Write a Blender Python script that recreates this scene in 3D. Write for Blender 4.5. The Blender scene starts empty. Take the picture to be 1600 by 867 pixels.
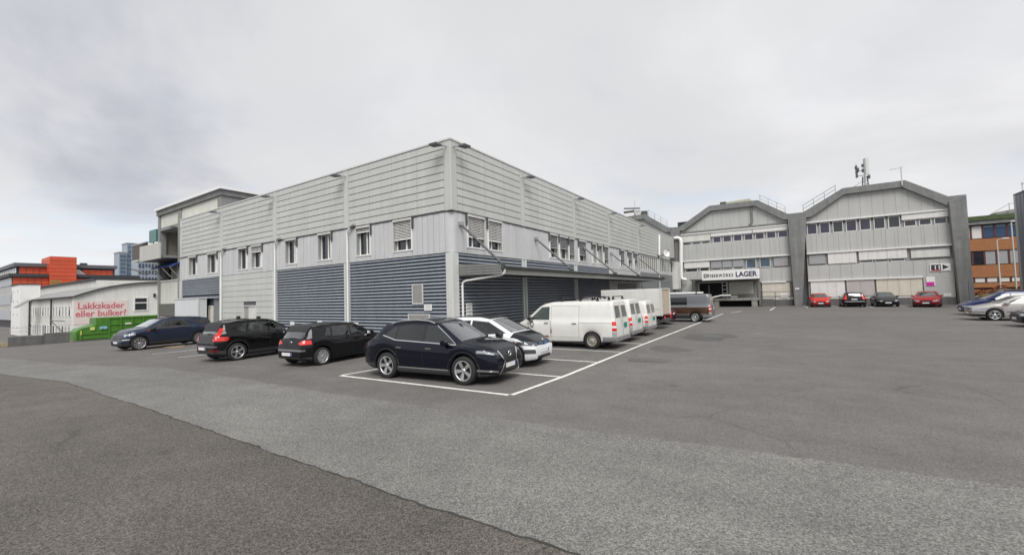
import bpy, bmesh, math, random
import numpy as np
from mathutils import Vector, Matrix
random.seed(7); np.random.seed(7)
R = math.radians
scene = bpy.context.scene
COL = scene.collection

# ------------------------------------------------------------------ camera
FPX = 651.37                                   # focal length in pixels of the 1600 px wide photograph
CAM = np.array([12.30, -14.08, 2.28])
YAW, PITCH, ROLL = R(-33.073), R(2.374), R(-1.623)
cf = np.array([math.sin(YAW)*math.cos(PITCH), math.cos(YAW)*math.cos(PITCH), math.sin(PITCH)])
cr0 = np.array([math.cos(YAW), -math.sin(YAW), 0.0]); cu0 = np.cross(cr0, cf)
cr = math.cos(ROLL)*cr0 + math.sin(ROLL)*cu0
cu = -math.sin(ROLL)*cr0 + math.cos(ROLL)*cu0
cam = bpy.data.cameras.new('camera'); camo = bpy.data.objects.new('camera', cam); COL.objects.link(camo)
m = Matrix(((cr[0], cu[0], -cf[0], CAM[0]), (cr[1], cu[1], -cf[1], CAM[1]), (cr[2], cu[2], -cf[2], CAM[2]), (0, 0, 0, 1)))
camo.matrix_world = m
cam.sensor_width = 36; cam.sensor_fit = 'HORIZONTAL'; cam.lens = 36*FPX/1600
cam.clip_start = 0.1; cam.clip_end = 3000
scene.camera = camo

# ------------------------------------------------------------------ sky and sun
SUN_AZ = math.atan2(0.80, -0.62)               # light comes from +x -y (behind the camera, through cloud)
SUN_EL = R(52)
world = bpy.data.worlds.new('World'); scene.world = world; world.use_nodes = True
nt = world.node_tree; nt.nodes.clear()
def N(t, tree=None, **kw):
    n = (tree or nt).nodes.new(t)
    for k, v in kw.items(): setattr(n, k, v)
    return n
def setin(n, **kw):
    for k, v in kw.items():
        n.inputs[k.replace('_', ' ')].default_value = v
wo = N('ShaderNodeOutputWorld'); bg = N('ShaderNodeBackground'); nt.links.new(bg.outputs[0], wo.inputs[0])
sky = N('ShaderNodeTexSky', sky_type='NISHITA'); sky.sun_disc = False
sky.sun_elevation = SUN_EL; sky.sun_rotation = SUN_AZ; sky.air_density = 1.0; sky.dust_density = 1.5
skm = N('ShaderNodeVectorMath', operation='SCALE'); nt.links.new(sky.outputs[0], skm.inputs[0]); skm.inputs['Scale'].default_value = 1.15
tc = N('ShaderNodeTexCoord')
# project the view direction on a cloud layer so that clouds shrink towards the horizon
sx = N('ShaderNodeSeparateXYZ'); nt.links.new(tc.outputs['Generated'], sx.inputs[0])
zz = N('ShaderNodeMath', operation='MAXIMUM'); nt.links.new(sx.outputs['Z'], zz.inputs[0]); zz.inputs[1].default_value = 0.0
za = N('ShaderNodeMath', operation='ADD'); nt.links.new(zz.outputs[0], za.inputs[0]); za.inputs[1].default_value = 0.16
dv = N('ShaderNodeVectorMath', operation='DIVIDE'); nt.links.new(tc.outputs['Generated'], dv.inputs[0])
cz = N('ShaderNodeCombineXYZ')
for i in range(3): nt.links.new(za.outputs[0], cz.inputs[i])
nt.links.new(cz.outputs[0], dv.inputs[1])
mp = N('ShaderNodeMapping'); nt.links.new(dv.outputs[0], mp.inputs[0]); mp.inputs['Location'].default_value = (9.45, 3.64, 0.0); mp.inputs['Scale'].default_value = (0.62, 0.62, 0.25)
n1 = N('ShaderNodeTexNoise'); nt.links.new(mp.outputs[0], n1.inputs[0]); setin(n1, Scale=0.85, Detail=8.0, Roughness=0.54, Distortion=0.35)
n2 = N('ShaderNodeTexNoise'); nt.links.new(mp.outputs[0], n2.inputs[0]); setin(n2, Scale=2.4, Detail=8.0, Roughness=0.5, Distortion=0.2)
r1 = N('ShaderNodeValToRGB'); nt.links.new(n1.outputs[0], r1.inputs[0])
r1.color_ramp.interpolation = 'EASE'
e = r1.color_ramp.elements; e[0].position = 0.30; e[0].color = (3.3, 3.4, 3.85, 1); e[1].position = 0.68; e[1].color = (5.7, 5.7, 5.78, 1)
el = e.new(0.45); el.color = (4.7, 4.72, 4.84, 1)
r2 = N('ShaderNodeValToRGB'); nt.links.new(n2.outputs[0], r2.inputs[0])
e = r2.color_ramp.elements; e[0].position = 0.36; e[0].color = (0, 0, 0, 1); e[1].position = 0.50; e[1].color = (1, 1, 1, 1)
# gaps of pale sky only low down towards the horizon, where thin cloud is seen edge on
hz = N('ShaderNodeMapRange'); nt.links.new(zz.outputs[0], hz.inputs[0]); setin(hz, From_Min=0.02, From_Max=0.30, To_Min=0.55, To_Max=0.06)
gap = N('ShaderNodeMath', operation='MULTIPLY'); inv = N('ShaderNodeMath', operation='SUBTRACT'); inv.inputs[0].default_value = 1
nt.links.new(r2.outputs[0], inv.inputs[1]); nt.links.new(inv.outputs[0], gap.inputs[0]); nt.links.new(hz.outputs[0], gap.inputs[1])
mixc = N('ShaderNodeMix', data_type='RGBA'); nt.links.new(gap.outputs[0], mixc.inputs[0]); nt.links.new(r1.outputs[0], mixc.inputs[6]); nt.links.new(skm.outputs[0], mixc.inputs[7])
# bright haze along the horizon
hb = N('ShaderNodeMapRange'); nt.links.new(zz.outputs[0], hb.inputs[0]); setin(hb, From_Min=0.0, From_Max=0.22, To_Min=0.75, To_Max=0.0)
mixh = N('ShaderNodeMix', data_type='RGBA'); nt.links.new(hb.outputs[0], mixh.inputs[0]); nt.links.new(mixc.outputs[2], mixh.inputs[6]); mixh.inputs[7].default_value = (6.3, 6.38, 6.6, 1)
nt.links.new(mixh.outputs[2], bg.inputs[0]); bg.inputs[1].default_value = 0.073
world.cycles.sampling_method = 'AUTOMATIC'
sl = bpy.data.lights.new('sun', 'SUN'); sl.energy = 1.5; sl.angle = R(36); sl.color = (1.0, 0.975, 0.945)
so = bpy.data.objects.new('sun', sl); COL.objects.link(so)
sd = Vector((0.62, -0.80, 0)).normalized()*math.cos(SUN_EL) + Vector((0, 0, math.sin(SUN_EL)))
so.rotation_euler = sd.to_track_quat('Z', 'Y').to_euler(); so.location = (20, -30, 40)
vs = scene.view_settings; vs.view_transform = 'Standard'; vs.look = 'None'; vs.gamma = 1.0; vs.exposure = 1.11; vs.use_curve_mapping = False
scene.render.engine = 'CYCLES'
scene.cycles.max_bounces = 6; scene.cycles.diffuse_bounces = 3; scene.cycles.glossy_bounces = 3; scene.cycles.transparent_max_bounces = 10
scene.cycles.use_denoising = True

# ------------------------------------------------------------------ pixel -> place helpers (a pixel is only a direction)
def ray(x, y): return cf + cr*(x-800)/FPX - cu*(y-433.5)/FPX
def onz(x, y, z=0.0): d = ray(x, y); return CAM + d*(z-CAM[2])/d[2]
def ony(x, y, Y): d = ray(x, y); return CAM + d*(Y-CAM[1])/d[1]
def onx(x, y, X): d = ray(x, y); return CAM + d*(X-CAM[0])/d[0]
def pr(P):
    d = np.asarray(P, float)-CAM; z = d@cf
    return np.array([800+FPX*(d@cr)/z, 433.5-FPX*(d@cu)/z])

# ------------------------------------------------------------------ materials
MATS = {}
def mat(name, col, rough=0.6, metal=0.0, var=0.0, vscale=3.0, bump=0.0, bscale=40.0, spec=0.5, stretch=(1, 1, 1), emit=None, coat=0.0, streak=0.0, alpha=None, island=0.0, cior=1.5):
    """procedural principled material; var = value variation from noise, streak = vertical dirt streaks, island = tone change from piece to piece"""
    if name in MATS: return MATS[name]
    mt = bpy.data.materials.new(name); mt.use_nodes = True; t = mt.node_tree; t.nodes.clear()
    o = N('ShaderNodeOutputMaterial', t); b = N('ShaderNodeBsdfPrincipled', t); t.links.new(b.outputs[0], o.inputs[0])
    b.inputs['Roughness'].default_value = rough; b.inputs['Metallic'].default_value = metal
    b.inputs['Specular IOR Level'].default_value = spec; b.inputs['Coat Weight'].default_value = coat; b.inputs['Coat Roughness'].default_value = 0.04; b.inputs['Coat IOR'].default_value = cior
    c4 = (*col, 1)
    b.inputs['Base Color'].default_value = c4
    src = None
    geo = N('ShaderNodeNewGeometry', t)
    if var or streak or island:
        val = N('ShaderNodeValue', t); val.outputs[0].default_value = 1.0; cur = val.outputs[0]
        def addn(scale, sc, lo, hi, det=5.0):
            nonlocal cur
            mpn = N('ShaderNodeMapping', t); t.links.new(geo.outputs['Position'], mpn.inputs[0]); mpn.inputs['Scale'].default_value = sc
            nn = N('ShaderNodeTexNoise', t); t.links.new(mpn.outputs[0], nn.inputs[0]); setin(nn, Scale=scale, Detail=det, Roughness=0.6)
            mr = N('ShaderNodeMapRange', t); t.links.new(nn.outputs[0], mr.inputs[0]); setin(mr, From_Min=0.3, From_Max=0.7, To_Min=lo, To_Max=hi)
            mu = N('ShaderNodeMath', t, operation='MULTIPLY'); t.links.new(cur, mu.inputs[0]); t.links.new(mr.outputs[0], mu.inputs[1]); cur = mu.outputs[0]
        if var: addn(vscale, stretch, 1-var, 1+var)
        if streak: addn(1.0, (3.2, 3.2, 0.22), 1-streak, 1+0.3*streak, 6.0)
        if island:
            oi = N('ShaderNodeObjectInfo', t)
            mr = N('ShaderNodeMapRange', t); t.links.new(oi.outputs['Random'], mr.inputs[0]); setin(mr, To_Min=1-island, To_Max=1+island)
            mu = N('ShaderNodeMath', t, operation='MULTIPLY'); t.links.new(cur, mu.inputs[0]); t.links.new(mr.outputs[0], mu.inputs[1]); cur = mu.outputs[0]
        mx = N('ShaderNodeVectorMath', t, operation='SCALE'); mx.inputs[0].default_value = col; t.links.new(cur, mx.inputs['Scale'])
        t.links.new(mx.outputs[0], b.inputs['Base Color'])
    if bump:
        nn = N('ShaderNodeTexNoise', t); t.links.new(geo.outputs['Position'], nn.inputs[0]); setin(nn, Scale=bscale, Detail=4.0, Roughness=0.6)
        bp = N('ShaderNodeBump', t); bp.inputs['Strength'].default_value = bump; bp.inputs['Distance'].default_value = 0.02; t.links.new(nn.outputs[0], bp.inputs['Height']); t.links.new(bp.outputs[0], b.inputs['Normal'])
    if emit: b.inputs['Emission Color'].default_value = (*emit[:3], 1); b.inputs['Emission Strength'].default_value = emit[3]
    MATS[name] = mt; return mt

def asphalt(name, col, coarse, speck, tint=(1, 1, 1), seed=0.0, stain=0.25):
    mt = bpy.data.materials.new(name); mt.use_nodes = True; t = mt.node_tree; t.nodes.clear()
    o = N('ShaderNodeOutputMaterial', t); b = N('ShaderNodeBsdfPrincipled', t); t.links.new(b.outputs[0], o.inputs[0])
    geo = N('ShaderNodeNewGeometry', t)
    off = N('ShaderNodeVectorMath', t, operation='ADD'); t.links.new(geo.outputs['Position'], off.inputs[0]); off.inputs[1].default_value = (seed, seed*1.7, 0)
    def noise(scale, det, rough, lo, hi, fmin=0.3, fmax=0.7, sc=None):
        s = off.outputs[0]
        if sc:
            mpn = N('ShaderNodeMapping', t); t.links.new(s, mpn.inputs[0]); mpn.inputs['Scale'].default_value = sc; s = mpn.outputs[0]
        nn = N('ShaderNodeTexNoise', t); t.links.new(s, nn.inputs[0]); setin(nn, Scale=scale, Detail=det, Roughness=rough)
        mr = N('ShaderNodeMapRange', t); t.links.new(nn.outputs[0], mr.inputs[0]); setin(mr, From_Min=fmin, From_Max=fmax, To_Min=lo, To_Max=hi)
        return nn.outputs[0], mr.outputs[0]
    _, big = noise(0.16, 5, 0.62, 1-stain, 1+stain*0.8)
    _, mid = noise(1.3, 4, 0.6, 0.90, 1.09)
    _, trk = noise(0.5, 4, 0.6, 0.93, 1.06, sc=(0.25, 2.0, 1))
    fine, fin = noise(coarse, 3, 0.75, 1-speck, 1+speck, 0.32, 0.68)
    vo = N('ShaderNodeTexVoronoi', t); t.links.new(off.outputs[0], vo.inputs[0]); setin(vo, Scale=coarse*0.8)
    sw = N('ShaderNodeSeparateColor', t); t.links.new(vo.outputs['Color'], sw.inputs[0])
    st = N('ShaderNodeMapRange', t); t.links.new(sw.outputs[0], st.inputs[0]); setin(st, From_Min=0.0, From_Max=1.0, To_Min=1-speck*0.8, To_Max=1+speck*0.9)
    def cells(scale, r0, r1, val, thr, warp=0.0, feature='F1'):
        src = off.outputs[0]
        if warp:
            wn = N('ShaderNodeTexNoise', t); t.links.new(off.outputs[0], wn.inputs[0]); setin(wn, Scale=scale*2.2, Detail=4.0, Roughness=0.6)
            ws_ = N('ShaderNodeVectorMath', t, operation='MULTIPLY_ADD'); t.links.new(wn.outputs['Color'], ws_.inputs[0]); ws_.inputs[1].default_value = (warp, warp, 0); t.links.new(off.outputs[0], ws_.inputs[2]); src = ws_.outputs[0]
        fl = N('ShaderNodeMapping', t); t.links.new(src, fl.inputs[0]); fl.inputs['Scale'].default_value = (1, 1, 0)
        v = N('ShaderNodeTexVoronoi', t, feature=feature); t.links.new(fl.outputs[0], v.inputs[0]); setin(v, Scale=scale)
        mr = N('ShaderNodeMapRange', t, interpolation_type='SMOOTHSTEP'); t.links.new(v.outputs['Distance'], mr.inputs[0]); setin(mr, From_Min=r0, From_Max=r1, To_Min=val, To_Max=1.0)
        # only some of the cells / some areas carry the mark
        if feature == 'F1':
            sc = N('ShaderNodeSeparateColor', t); t.links.new(v.outputs['Color'], sc.inputs[0]); gate = sc.outputs[1]
        else:
            gn = N('ShaderNodeTexNoise', t); t.links.new(off.outputs[0], gn.inputs[0]); setin(gn, Scale=0.22, Detail=2.0); gate = gn.outputs[0]
        g = N('ShaderNodeMapRange', t); t.links.new(gate, g.inputs[0]); setin(g, From_Min=thr, From_Max=thr+0.04, To_Min=0.0, To_Max=1.0)
        mxx = N('ShaderNodeMix', t, data_type='FLOAT'); t.links.new(g.outputs[0], mxx.inputs[0]); mxx.inputs[2].default_value = 1.0; t.links.new(mr.outputs[0], mxx.inputs[3])
        return mxx.outputs[0]
    drips = cells(0.9, 0.02, 0.16, 0.72, 0.55, 0.12)
    dots = cells(3.1, 0.0, 0.10, 0.66, 0.72, 0.05)
    grit = cells(7.0, 0.035, 0.07, 1.75, 0.80)
    hair = cells(0.30, 0.0, 0.008, 0.70, 0.56, 0.75, 'DISTANCE_TO_EDGE')
    cur = None
    for s in (big, mid, trk, fin, st.outputs[0], drips, dots, grit, hair):
        if cur is None: cur = s; continue
        mu = N('ShaderNodeMath', t, operation='MULTIPLY'); t.links.new(cur, mu.inputs[0]); t.links.new(s, mu.inputs[1]); cur = mu.outputs[0]
    mx = N('ShaderNodeVectorMath', t, operation='SCALE'); mx.inputs[0].default_value = [col*k for k in tint]; t.links.new(cur, mx.inputs['Scale'])
    t.links.new(mx.outputs[0], b.inputs['Base Color'])
    b.inputs['Roughness'].default_value = 0.82; b.inputs['Specular IOR Level'].default_value = 0.35
    bp = N('ShaderNodeBump', t); bp.inputs['Strength'].default_value = 0.55; bp.inputs['Distance'].default_value = 0.006
    ad = N('ShaderNodeMath', t, operation='ADD'); t.links.new(fine, ad.inputs[0]); t.links.new(sw.outputs[0], ad.inputs[1])
    t.links.new(ad.outputs[0], bp.inputs['Height']); t.links.new(bp.outputs[0], b.inputs['Normal'])
    return mt

M = dict(
    clad=mat('light_grey_cladding', (0.505, 0.515, 0.495), 0.45, var=0.04, vscale=0.5, streak=0.09, island=0.03),
    board=mat('pale_board_cladding', (0.53, 0.535, 0.54), 0.5, var=0.05, vscale=1.0, streak=0.10, island=0.03),
    trim=mat('pale_trim', (0.60, 0.605, 0.59), 0.5, var=0.05, vscale=2.0, streak=0.12),
    backing=mat('dark_joint_backing', (0.10, 0.105, 0.11), 0.8, var=0.1),
    slat=mat('blue_grey_louvre', (0.265, 0.290, 0.330), 0.42, var=0.06, vscale=1.5, streak=0.12, island=0.05),
    slatback=mat('louvre_backing', (0.040, 0.045, 0.058), 0.8),
    white=mat('white_paint', (0.78, 0.78, 0.76), 0.45, var=0.04, vscale=2.0, streak=0.06),
    offwhite=mat('off_white_panel', (0.62, 0.62, 0.58), 0.6, var=0.06, vscale=1.0, streak=0.12),
    cream=mat('cream_render', (0.60, 0.60, 0.54), 0.75, var=0.05, vscale=1.2, streak=0.10, bump=0.1),
    fascia=mat('weathered_grey_concrete', (0.200, 0.203, 0.200), 0.8, var=0.14, vscale=1.5, streak=0.22, bump=0.25, bscale=12),
    sheet=mat('ribbed_grey_sheet', (0.445, 0.448, 0.432), 0.55, var=0.04, vscale=0.5, streak=0.07, island=0.025),
    sheetdk=mat('dark_grey_sheet', (0.19, 0.20, 0.205), 0.6, var=0.08, vscale=0.8, streak=0.12),
    blind=mat('grey_blind', (0.33, 0.335, 0.34), 0.5, var=0.05, vscale=3),
    blindw=mat('white_blind', (0.70, 0.69, 0.67), 0.5, var=0.05, vscale=2, streak=0.08),
    blindc=mat('cream_blind', (0.62, 0.57, 0.49), 0.6, var=0.05, vscale=2, streak=0.08),
    blindp=mat('pinkish_blind', (0.47, 0.43, 0.42), 0.6, var=0.05, vscale=2, streak=0.08),
    galv=mat('galvanised_steel', (0.42, 0.43, 0.43), 0.45, metal=0.6, var=0.1, vscale=6),
    darkmetal=mat('dark_grey_metal', (0.085, 0.09, 0.09), 0.5, metal=0.3, var=0.1, vscale=4),
    canopy=mat('canopy_grey', (0.155, 0.16, 0.16), 0.55, var=0.10, vscale=3, streak=0.1),
    black=mat('black_plastic', (0.014, 0.014, 0.015), 0.55, var=0.15, vscale=8),
    glass=mat('dark_window_glass', (0.020, 0.024, 0.030), 0.04, spec=0.8, var=0.3, vscale=0.8),
    glassb=mat('blue_tinted_glass', (0.035, 0.075, 0.11), 0.05, spec=0.8, var=0.3, vscale=1.0),
    curtain=mat('drawn_curtain', (0.23, 0.225, 0.20), 0.8, var=0.12, vscale=6, stretch=(8, 8, 0.5)),
    reveal=mat('window_reveal', (0.30, 0.30, 0.285), 0.7, var=0.06),
    concrete=mat('dark_concrete', (0.135, 0.135, 0.13), 0.85, var=0.15, vscale=2, streak=0.2, bump=0.3, bscale=18),
    dock=mat('dock_concrete', (0.25, 0.245, 0.225), 0.8, var=0.12, vscale=2, streak=0.2),
    void=mat('dark_interior', (0.006, 0.006, 0.007), 0.9),
    red=mat('orange_red_panel', (0.56, 0.085, 0.034), 0.55, var=0.10, vscale=0.6, island=0.06),
    roofdark=mat('dark_roofing', (0.045, 0.047, 0.052), 0.7, var=0.15, vscale=1.5),
    roofgrey=mat('grey_roofing', (0.25, 0.25, 0.245), 0.8, var=0.12, vscale=1.5),
    greyoff=mat('pale_office_cladding', (0.40, 0.41, 0.43), 0.6, var=0.05, vscale=0.6),
    brick=None,
    towerg=mat('blue_glass_tower', (0.085, 0.15, 0.21), 0.25, var=0.12, vscale=0.3, island=0.2),
    towerd=mat('dark_tower_glass', (0.035, 0.05, 0.08), 0.25, var=0.12, vscale=0.3, island=0.25),
    green=mat('green_container_paint', (0.072, 0.215, 0.026), 0.45, var=0.14, vscale=2.5, streak=0.15),
    moss=mat('mossy_roof', (0.070, 0.095, 0.040), 0.9, var=0.3, vscale=2.0, bump=0.5, bscale=9),
    bluegrey=mat('blue_grey_cladding', (0.27, 0.28, 0.32), 0.5, var=0.05, vscale=1.0, streak=0.08),
    paint=mat('road_paint', (0.66, 0.66, 0.62), 0.7, var=0.20, vscale=9),
    yellow=mat('yellow_plastic', (0.70, 0.50, 0.02), 0.4, var=0.05),
    bluefab=mat('blue_fabric', (0.02, 0.045, 0.16), 0.8, var=0.15),
    greenscreen=mat('teal_sign_panel', (0.006, 0.11, 0.10), 0.3, var=0.3, vscale=3),
    signred=mat('red_lettering', (0.55, 0.15, 0.17), 0.6),
    signnavy=mat('navy_lettering', (0.018, 0.02, 0.075), 0.5),
    signink=mat('dark_lettering', (0.03, 0.03, 0.035), 0.5),
    magenta=mat('magenta_print', (0.62, 0.02, 0.36), 0.5),
    pinkwash=mat('pale_pink_poster', (0.70, 0.60, 0.575), 0.6, var=0.03),
    ltred=mat('sign_red', (0.55, 0.04, 0.04), 0.5),
    bin=mat('tan_wood', (0.33, 0.20, 0.06), 0.7, var=0.15),
    aluminium=mat('brushed_aluminium', (0.58, 0.59, 0.60), 0.38, metal=0.9, var=0.05, vscale=8),
    chrome=mat('chrome', (0.75, 0.75, 0.76), 0.12, metal=1.0),
    rubber=mat('tyre_rubber', (0.020, 0.020, 0.020), 0.85, var=0.15, vscale=12, bump=0.2, bscale=60),
    carglass=mat('car_window_glass', (0.006, 0.008, 0.009), 0.03, spec=0.3, coat=1.0, cior=1.5),
    carglassg=mat('greenish_car_glass', (0.024, 0.042, 0.037), 0.03, spec=0.4, coat=1.0, cior=1.55),
    wsglass=mat('windscreen_glass', (0.030, 0.040, 0.042), 0.03, spec=0.4, coat=1.0, cior=2.0),
    lens=mat('headlight_lens', (0.36, 0.38, 0.41), 0.10, metal=0.4, coat=0.5),
    lensdark=mat('smoked_lens', (0.06, 0.065, 0.075), 0.06, coat=0.6),
    tail=mat('red_tail_lens', (0.62, 0.022, 0.018), 0.12, coat=0.6, spec=0.6),
    plate=mat('number_plate_white', (0.70, 0.70, 0.69), 0.5, var=0.06, vscale=30),
    plateg=mat('number_plate_green', (0.01, 0.23, 0.17), 0.5, var=0.05, vscale=30),
    plateblue=mat('plate_band_blue', (0.02, 0.04, 0.35), 0.5),
    grille=mat('black_grille', (0.012, 0.012, 0.013), 0.35),
    clad_plastic=mat('grey_plastic_cladding', (0.035, 0.036, 0.038), 0.6),
    under=mat('underbody_black', (0.008, 0.008, 0.008), 0.9),
    rimdark=mat('rim_dark', (0.03, 0.03, 0.032), 0.4),
    steelrim=mat('dirty_steel_rim', (0.36, 0.335, 0.29), 0.5, metal=0.3, var=0.15, vscale=10),
)
def carpaint(name, col, metal=0.35, rough=0.28):
    return mat(name, col, rough+0.1, metal=metal, coat=0.7, spec=0.02, var=0.02, vscale=3)

def clear_glass(name, tint, k=1.0):
    mt = bpy.data.materials.new(name); mt.use_nodes = True; t = mt.node_tree; t.nodes.clear()
    o = N('ShaderNodeOutputMaterial', t); mx = N('ShaderNodeMixShader', t); tr = N('ShaderNodeBsdfTransparent', t); gl = N('ShaderNodeBsdfGlossy', t); fr = N('ShaderNodeFresnel', t)
    fr.inputs['IOR'].default_value = 1.52; tr.inputs[0].default_value = (*tint, 1); gl.inputs['Roughness'].default_value = 0.015; gl.inputs[0].default_value = (0.95, 0.97, 1.0, 1)
    m2 = N('ShaderNodeMath', t, operation='MULTIPLY'); m2.use_clamp = True; m2.inputs[1].default_value = 1.9*k; t.links.new(fr.outputs[0], m2.inputs[0])
    t.links.new(m2.outputs[0], mx.inputs[0]); t.links.new(tr.outputs[0], mx.inputs[1]); t.links.new(gl.outputs[0], mx.inputs[2]); t.links.new(mx.outputs[0], o.inputs[0]); return mt
M['clear'] = clear_glass('clear_car_glass', (0.62, 0.70, 0.66)); M['privacy'] = clear_glass('privacy_car_glass', (0.16, 0.17, 0.18)); M['screen'] = clear_glass('windscreen_car_glass', (0.55, 0.62, 0.60), 1.5)
M['seat'] = mat('dark_seat_fabric', (0.075, 0.073, 0.070), 0.8, var=0.15, vscale=12); M['dash'] = mat('dashboard_plastic', (0.022, 0.022, 0.023), 0.7)
def brick_material():
    mt = bpy.data.materials.new('orange_brick'); mt.use_nodes = True; t = mt.node_tree
    b = t.nodes['Principled BSDF']; geo = N('ShaderNodeNewGeometry', t)
    mpn = N('ShaderNodeMapping', t); t.links.new(geo.outputs['Position'], mpn.inputs[0]); mpn.inputs['Rotation'].default_value = (R(90), 0, 0)
    br = N('ShaderNodeTexBrick', t); t.links.new(mpn.outputs[0], br.inputs[0]); setin(br, Scale=1.0, Mortar_Size=0.012, Brick_Width=0.25, Row_Height=0.08)
    br.inputs['Color1'].default_value = (0.42, 0.165, 0.055, 1); br.inputs['Color2'].default_value = (0.33, 0.115, 0.038, 1); br.inputs['Mortar'].default_value = (0.27, 0.15, 0.09, 1)
    t.links.new(br.outputs[0], b.inputs['Base Color']); b.inputs['Roughness'].default_value = 0.85
    return mt
M['brick'] = brick_material()

# ------------------------------------------------------------------ mesh + object helpers
class MB:
    """collects shapes in world coordinates; build() links them as ONE mesh object"""
    def __init__(s): s.v = []; s.f = []; s.sm = []
    def add(s, vs, fs, smooth=False):
        o = len(s.v); s.v += [tuple(map(float, p)) for p in vs]
        for f in fs: s.f.append([i+o for i in f]); s.sm.append(smooth)
        return s
    def box(s, x0, x1, y0, y1, z0, z1):
        if x0 > x1: x0, x1 = x1, x0
        if y0 > y1: y0, y1 = y1, y0
        if z0 > z1: z0, z1 = z1, z0
        return s.add([(x0,y0,z0),(x1,y0,z0),(x1,y1,z0),(x0,y1,z0),(x0,y0,z1),(x1,y0,z1),(x1,y1,z1),(x0,y1,z1)],
              [(0,3,2,1),(4,5,6,7),(0,1,5,4),(1,2,6,5),(2,3,7,6),(3,0,4,7)])
    def prism(s, poly, vec):
        """extrude a planar 3D polygon along vec"""
        n = len(poly); p = [Vector(q) for q in poly]; v = Vector(vec)
        nrm = Vector((0, 0, 0))
        for i in range(n): nrm += p[i].cross(p[(i+1) % n])
        if nrm.dot(v) > 0: p = p[::-1]
        vs = p + [q+v for q in p]
        return s.add(vs, [list(range(n)), list(range(2*n-1, n-1, -1))] + [(i, i+n, (i+1) % n+n, (i+1) % n) for i in range(n)])
    def tube(s, pts, r, n=10, cap=True):
        pts = [Vector(p) for p in pts]; rings = []; prev = None
        rr = r if isinstance(r, (list, tuple)) else [r]*len(pts)
        for i, p in enumerate(pts):
            d = (pts[min(i+1, len(pts)-1)] - pts[max(i-1, 0)]).normalized()
            ref = prev if prev is not None else (Vector((0, 0, 1)) if abs(d.z) < 0.9 else Vector((1, 0, 0)))
            a = d.cross(ref).normalized(); b2 = a.cross(d).normalized(); prev = b2
            rings.append([p + a*math.cos(2*math.pi*k/n)*rr[i] + b2*math.sin(2*math.pi*k/n)*rr[i] for k in range(n)])
        vs = [q for rg in rings for q in rg]; fs = []
        for i in range(len(pts)-1):
            for k in range(n): fs.append((i*n+k, i*n+(k+1) % n, (i+1)*n+(k+1) % n, (i+1)*n+k))
        s.add(vs, fs, True)
        if cap: s.add(rings[0], [list(range(n))[::-1]]); s.add(rings[-1], [list(range(n))])
        return s
    def lathe(s, prof, axis_o, axis_d, n=24, smooth=True):
        d = Vector(axis_d).normalized(); a = d.orthogonal().normalized(); b2 = d.cross(a); o = Vector(axis_o)
        vs = []; fs = []; mlen = len(prof)
        for k in range(n):
            t = 2*math.pi*k/n
            for (r, h) in prof: vs.append(o + d*h + (a*math.cos(t)+b2*math.sin(t))*r)
        for k in range(n):
            for i in range(mlen-1): fs.append((k*mlen+i, ((k+1) % n)*mlen+i, ((k+1) % n)*mlen+i+1, k*mlen+i+1))
        return s.add(vs, fs, smooth)
    def mesh(s, name, origin=(0, 0, 0)):
        me = bpy.data.meshes.new(name); ox, oy, oz = origin
        me.from_pydata([(x-ox, y-oy, z-oz) for x, y, z in s.v], [], s.f)
        me.polygons.foreach_set('use_smooth', s.sm); me.update()
        return me
    def build(s, name, mt, parent=None, bevel=0.0, origin=None):
        o0 = origin if origin is not None else (wloc(parent) if parent else (0, 0, 0))
        ob = bpy.data.objects.new(name, s.mesh(name, o0)); COL.objects.link(ob); ob.data.materials.append(mt)
        if parent: ob.parent = parent
        elif origin is not None: ob.location = origin
        if bevel:
            md = ob.modifiers.new('edge', 'BEVEL'); md.width = bevel; md.segments = 2; md.limit_method = 'ANGLE'
        return ob
def wloc(o):
    v = Vector((0, 0, 0))
    while o is not None: v += o.location; o = o.parent
    return v
def tag(o, label=None, cat=None, group=None, kind=None):
    if label: o['label'] = label
    if cat: o['category'] = cat
    if group: o['group'] = group
    if kind: o['kind'] = kind
    return o
def thing(name, label, cat, loc, rz=0.0, group=None):
    o = bpy.data.objects.new(name, None); COL.objects.link(o); o.location = loc; o.rotation_euler = (0, 0, rz); o.empty_display_size = 0.3
    return tag(o, label, cat, group)
def share(name, me, parent, wpos, rz=0.0):
    ob = bpy.data.objects.new(name, me); COL.objects.link(ob); ob.parent = parent; ob.location = Vector(wpos)-wloc(parent); ob.rotation_euler = (0, 0, rz)
    return ob
def bx(name, mt, parent, *a, bevel=0.0): return MB().box(*a).build(name, mt, parent, bevel)
def text(name, s, mt, parent, wpos, size, rot=(R(90), 0, 0), sx=1.0, bold=0.0, depth=0.01, align='LEFT', space=1.0):
    cu_ = bpy.data.curves.new(name, 'FONT'); cu_.body = s; cu_.size = size; cu_.extrude = depth; cu_.offset = bold; cu_.align_x = align; cu_.space_character = space; cu_.resolution_u = 3
    tmp = bpy.data.objects.new('tmp', cu_); COL.objects.link(tmp); bpy.context.view_layer.update()
    me = bpy.data.meshes.new_from_object(tmp.evaluated_get(bpy.context.evaluated_depsgraph_get()))
    bpy.data.objects.remove(tmp); me.materials.clear(); me.materials.append(mt)
    ob = bpy.data.objects.new(name, me); COL.objects.link(ob); ob.parent = parent; ob.location = Vector(wpos)-wloc(parent); ob.rotation_euler = rot; ob.scale = (sx, 1, 1)
    return ob

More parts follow.
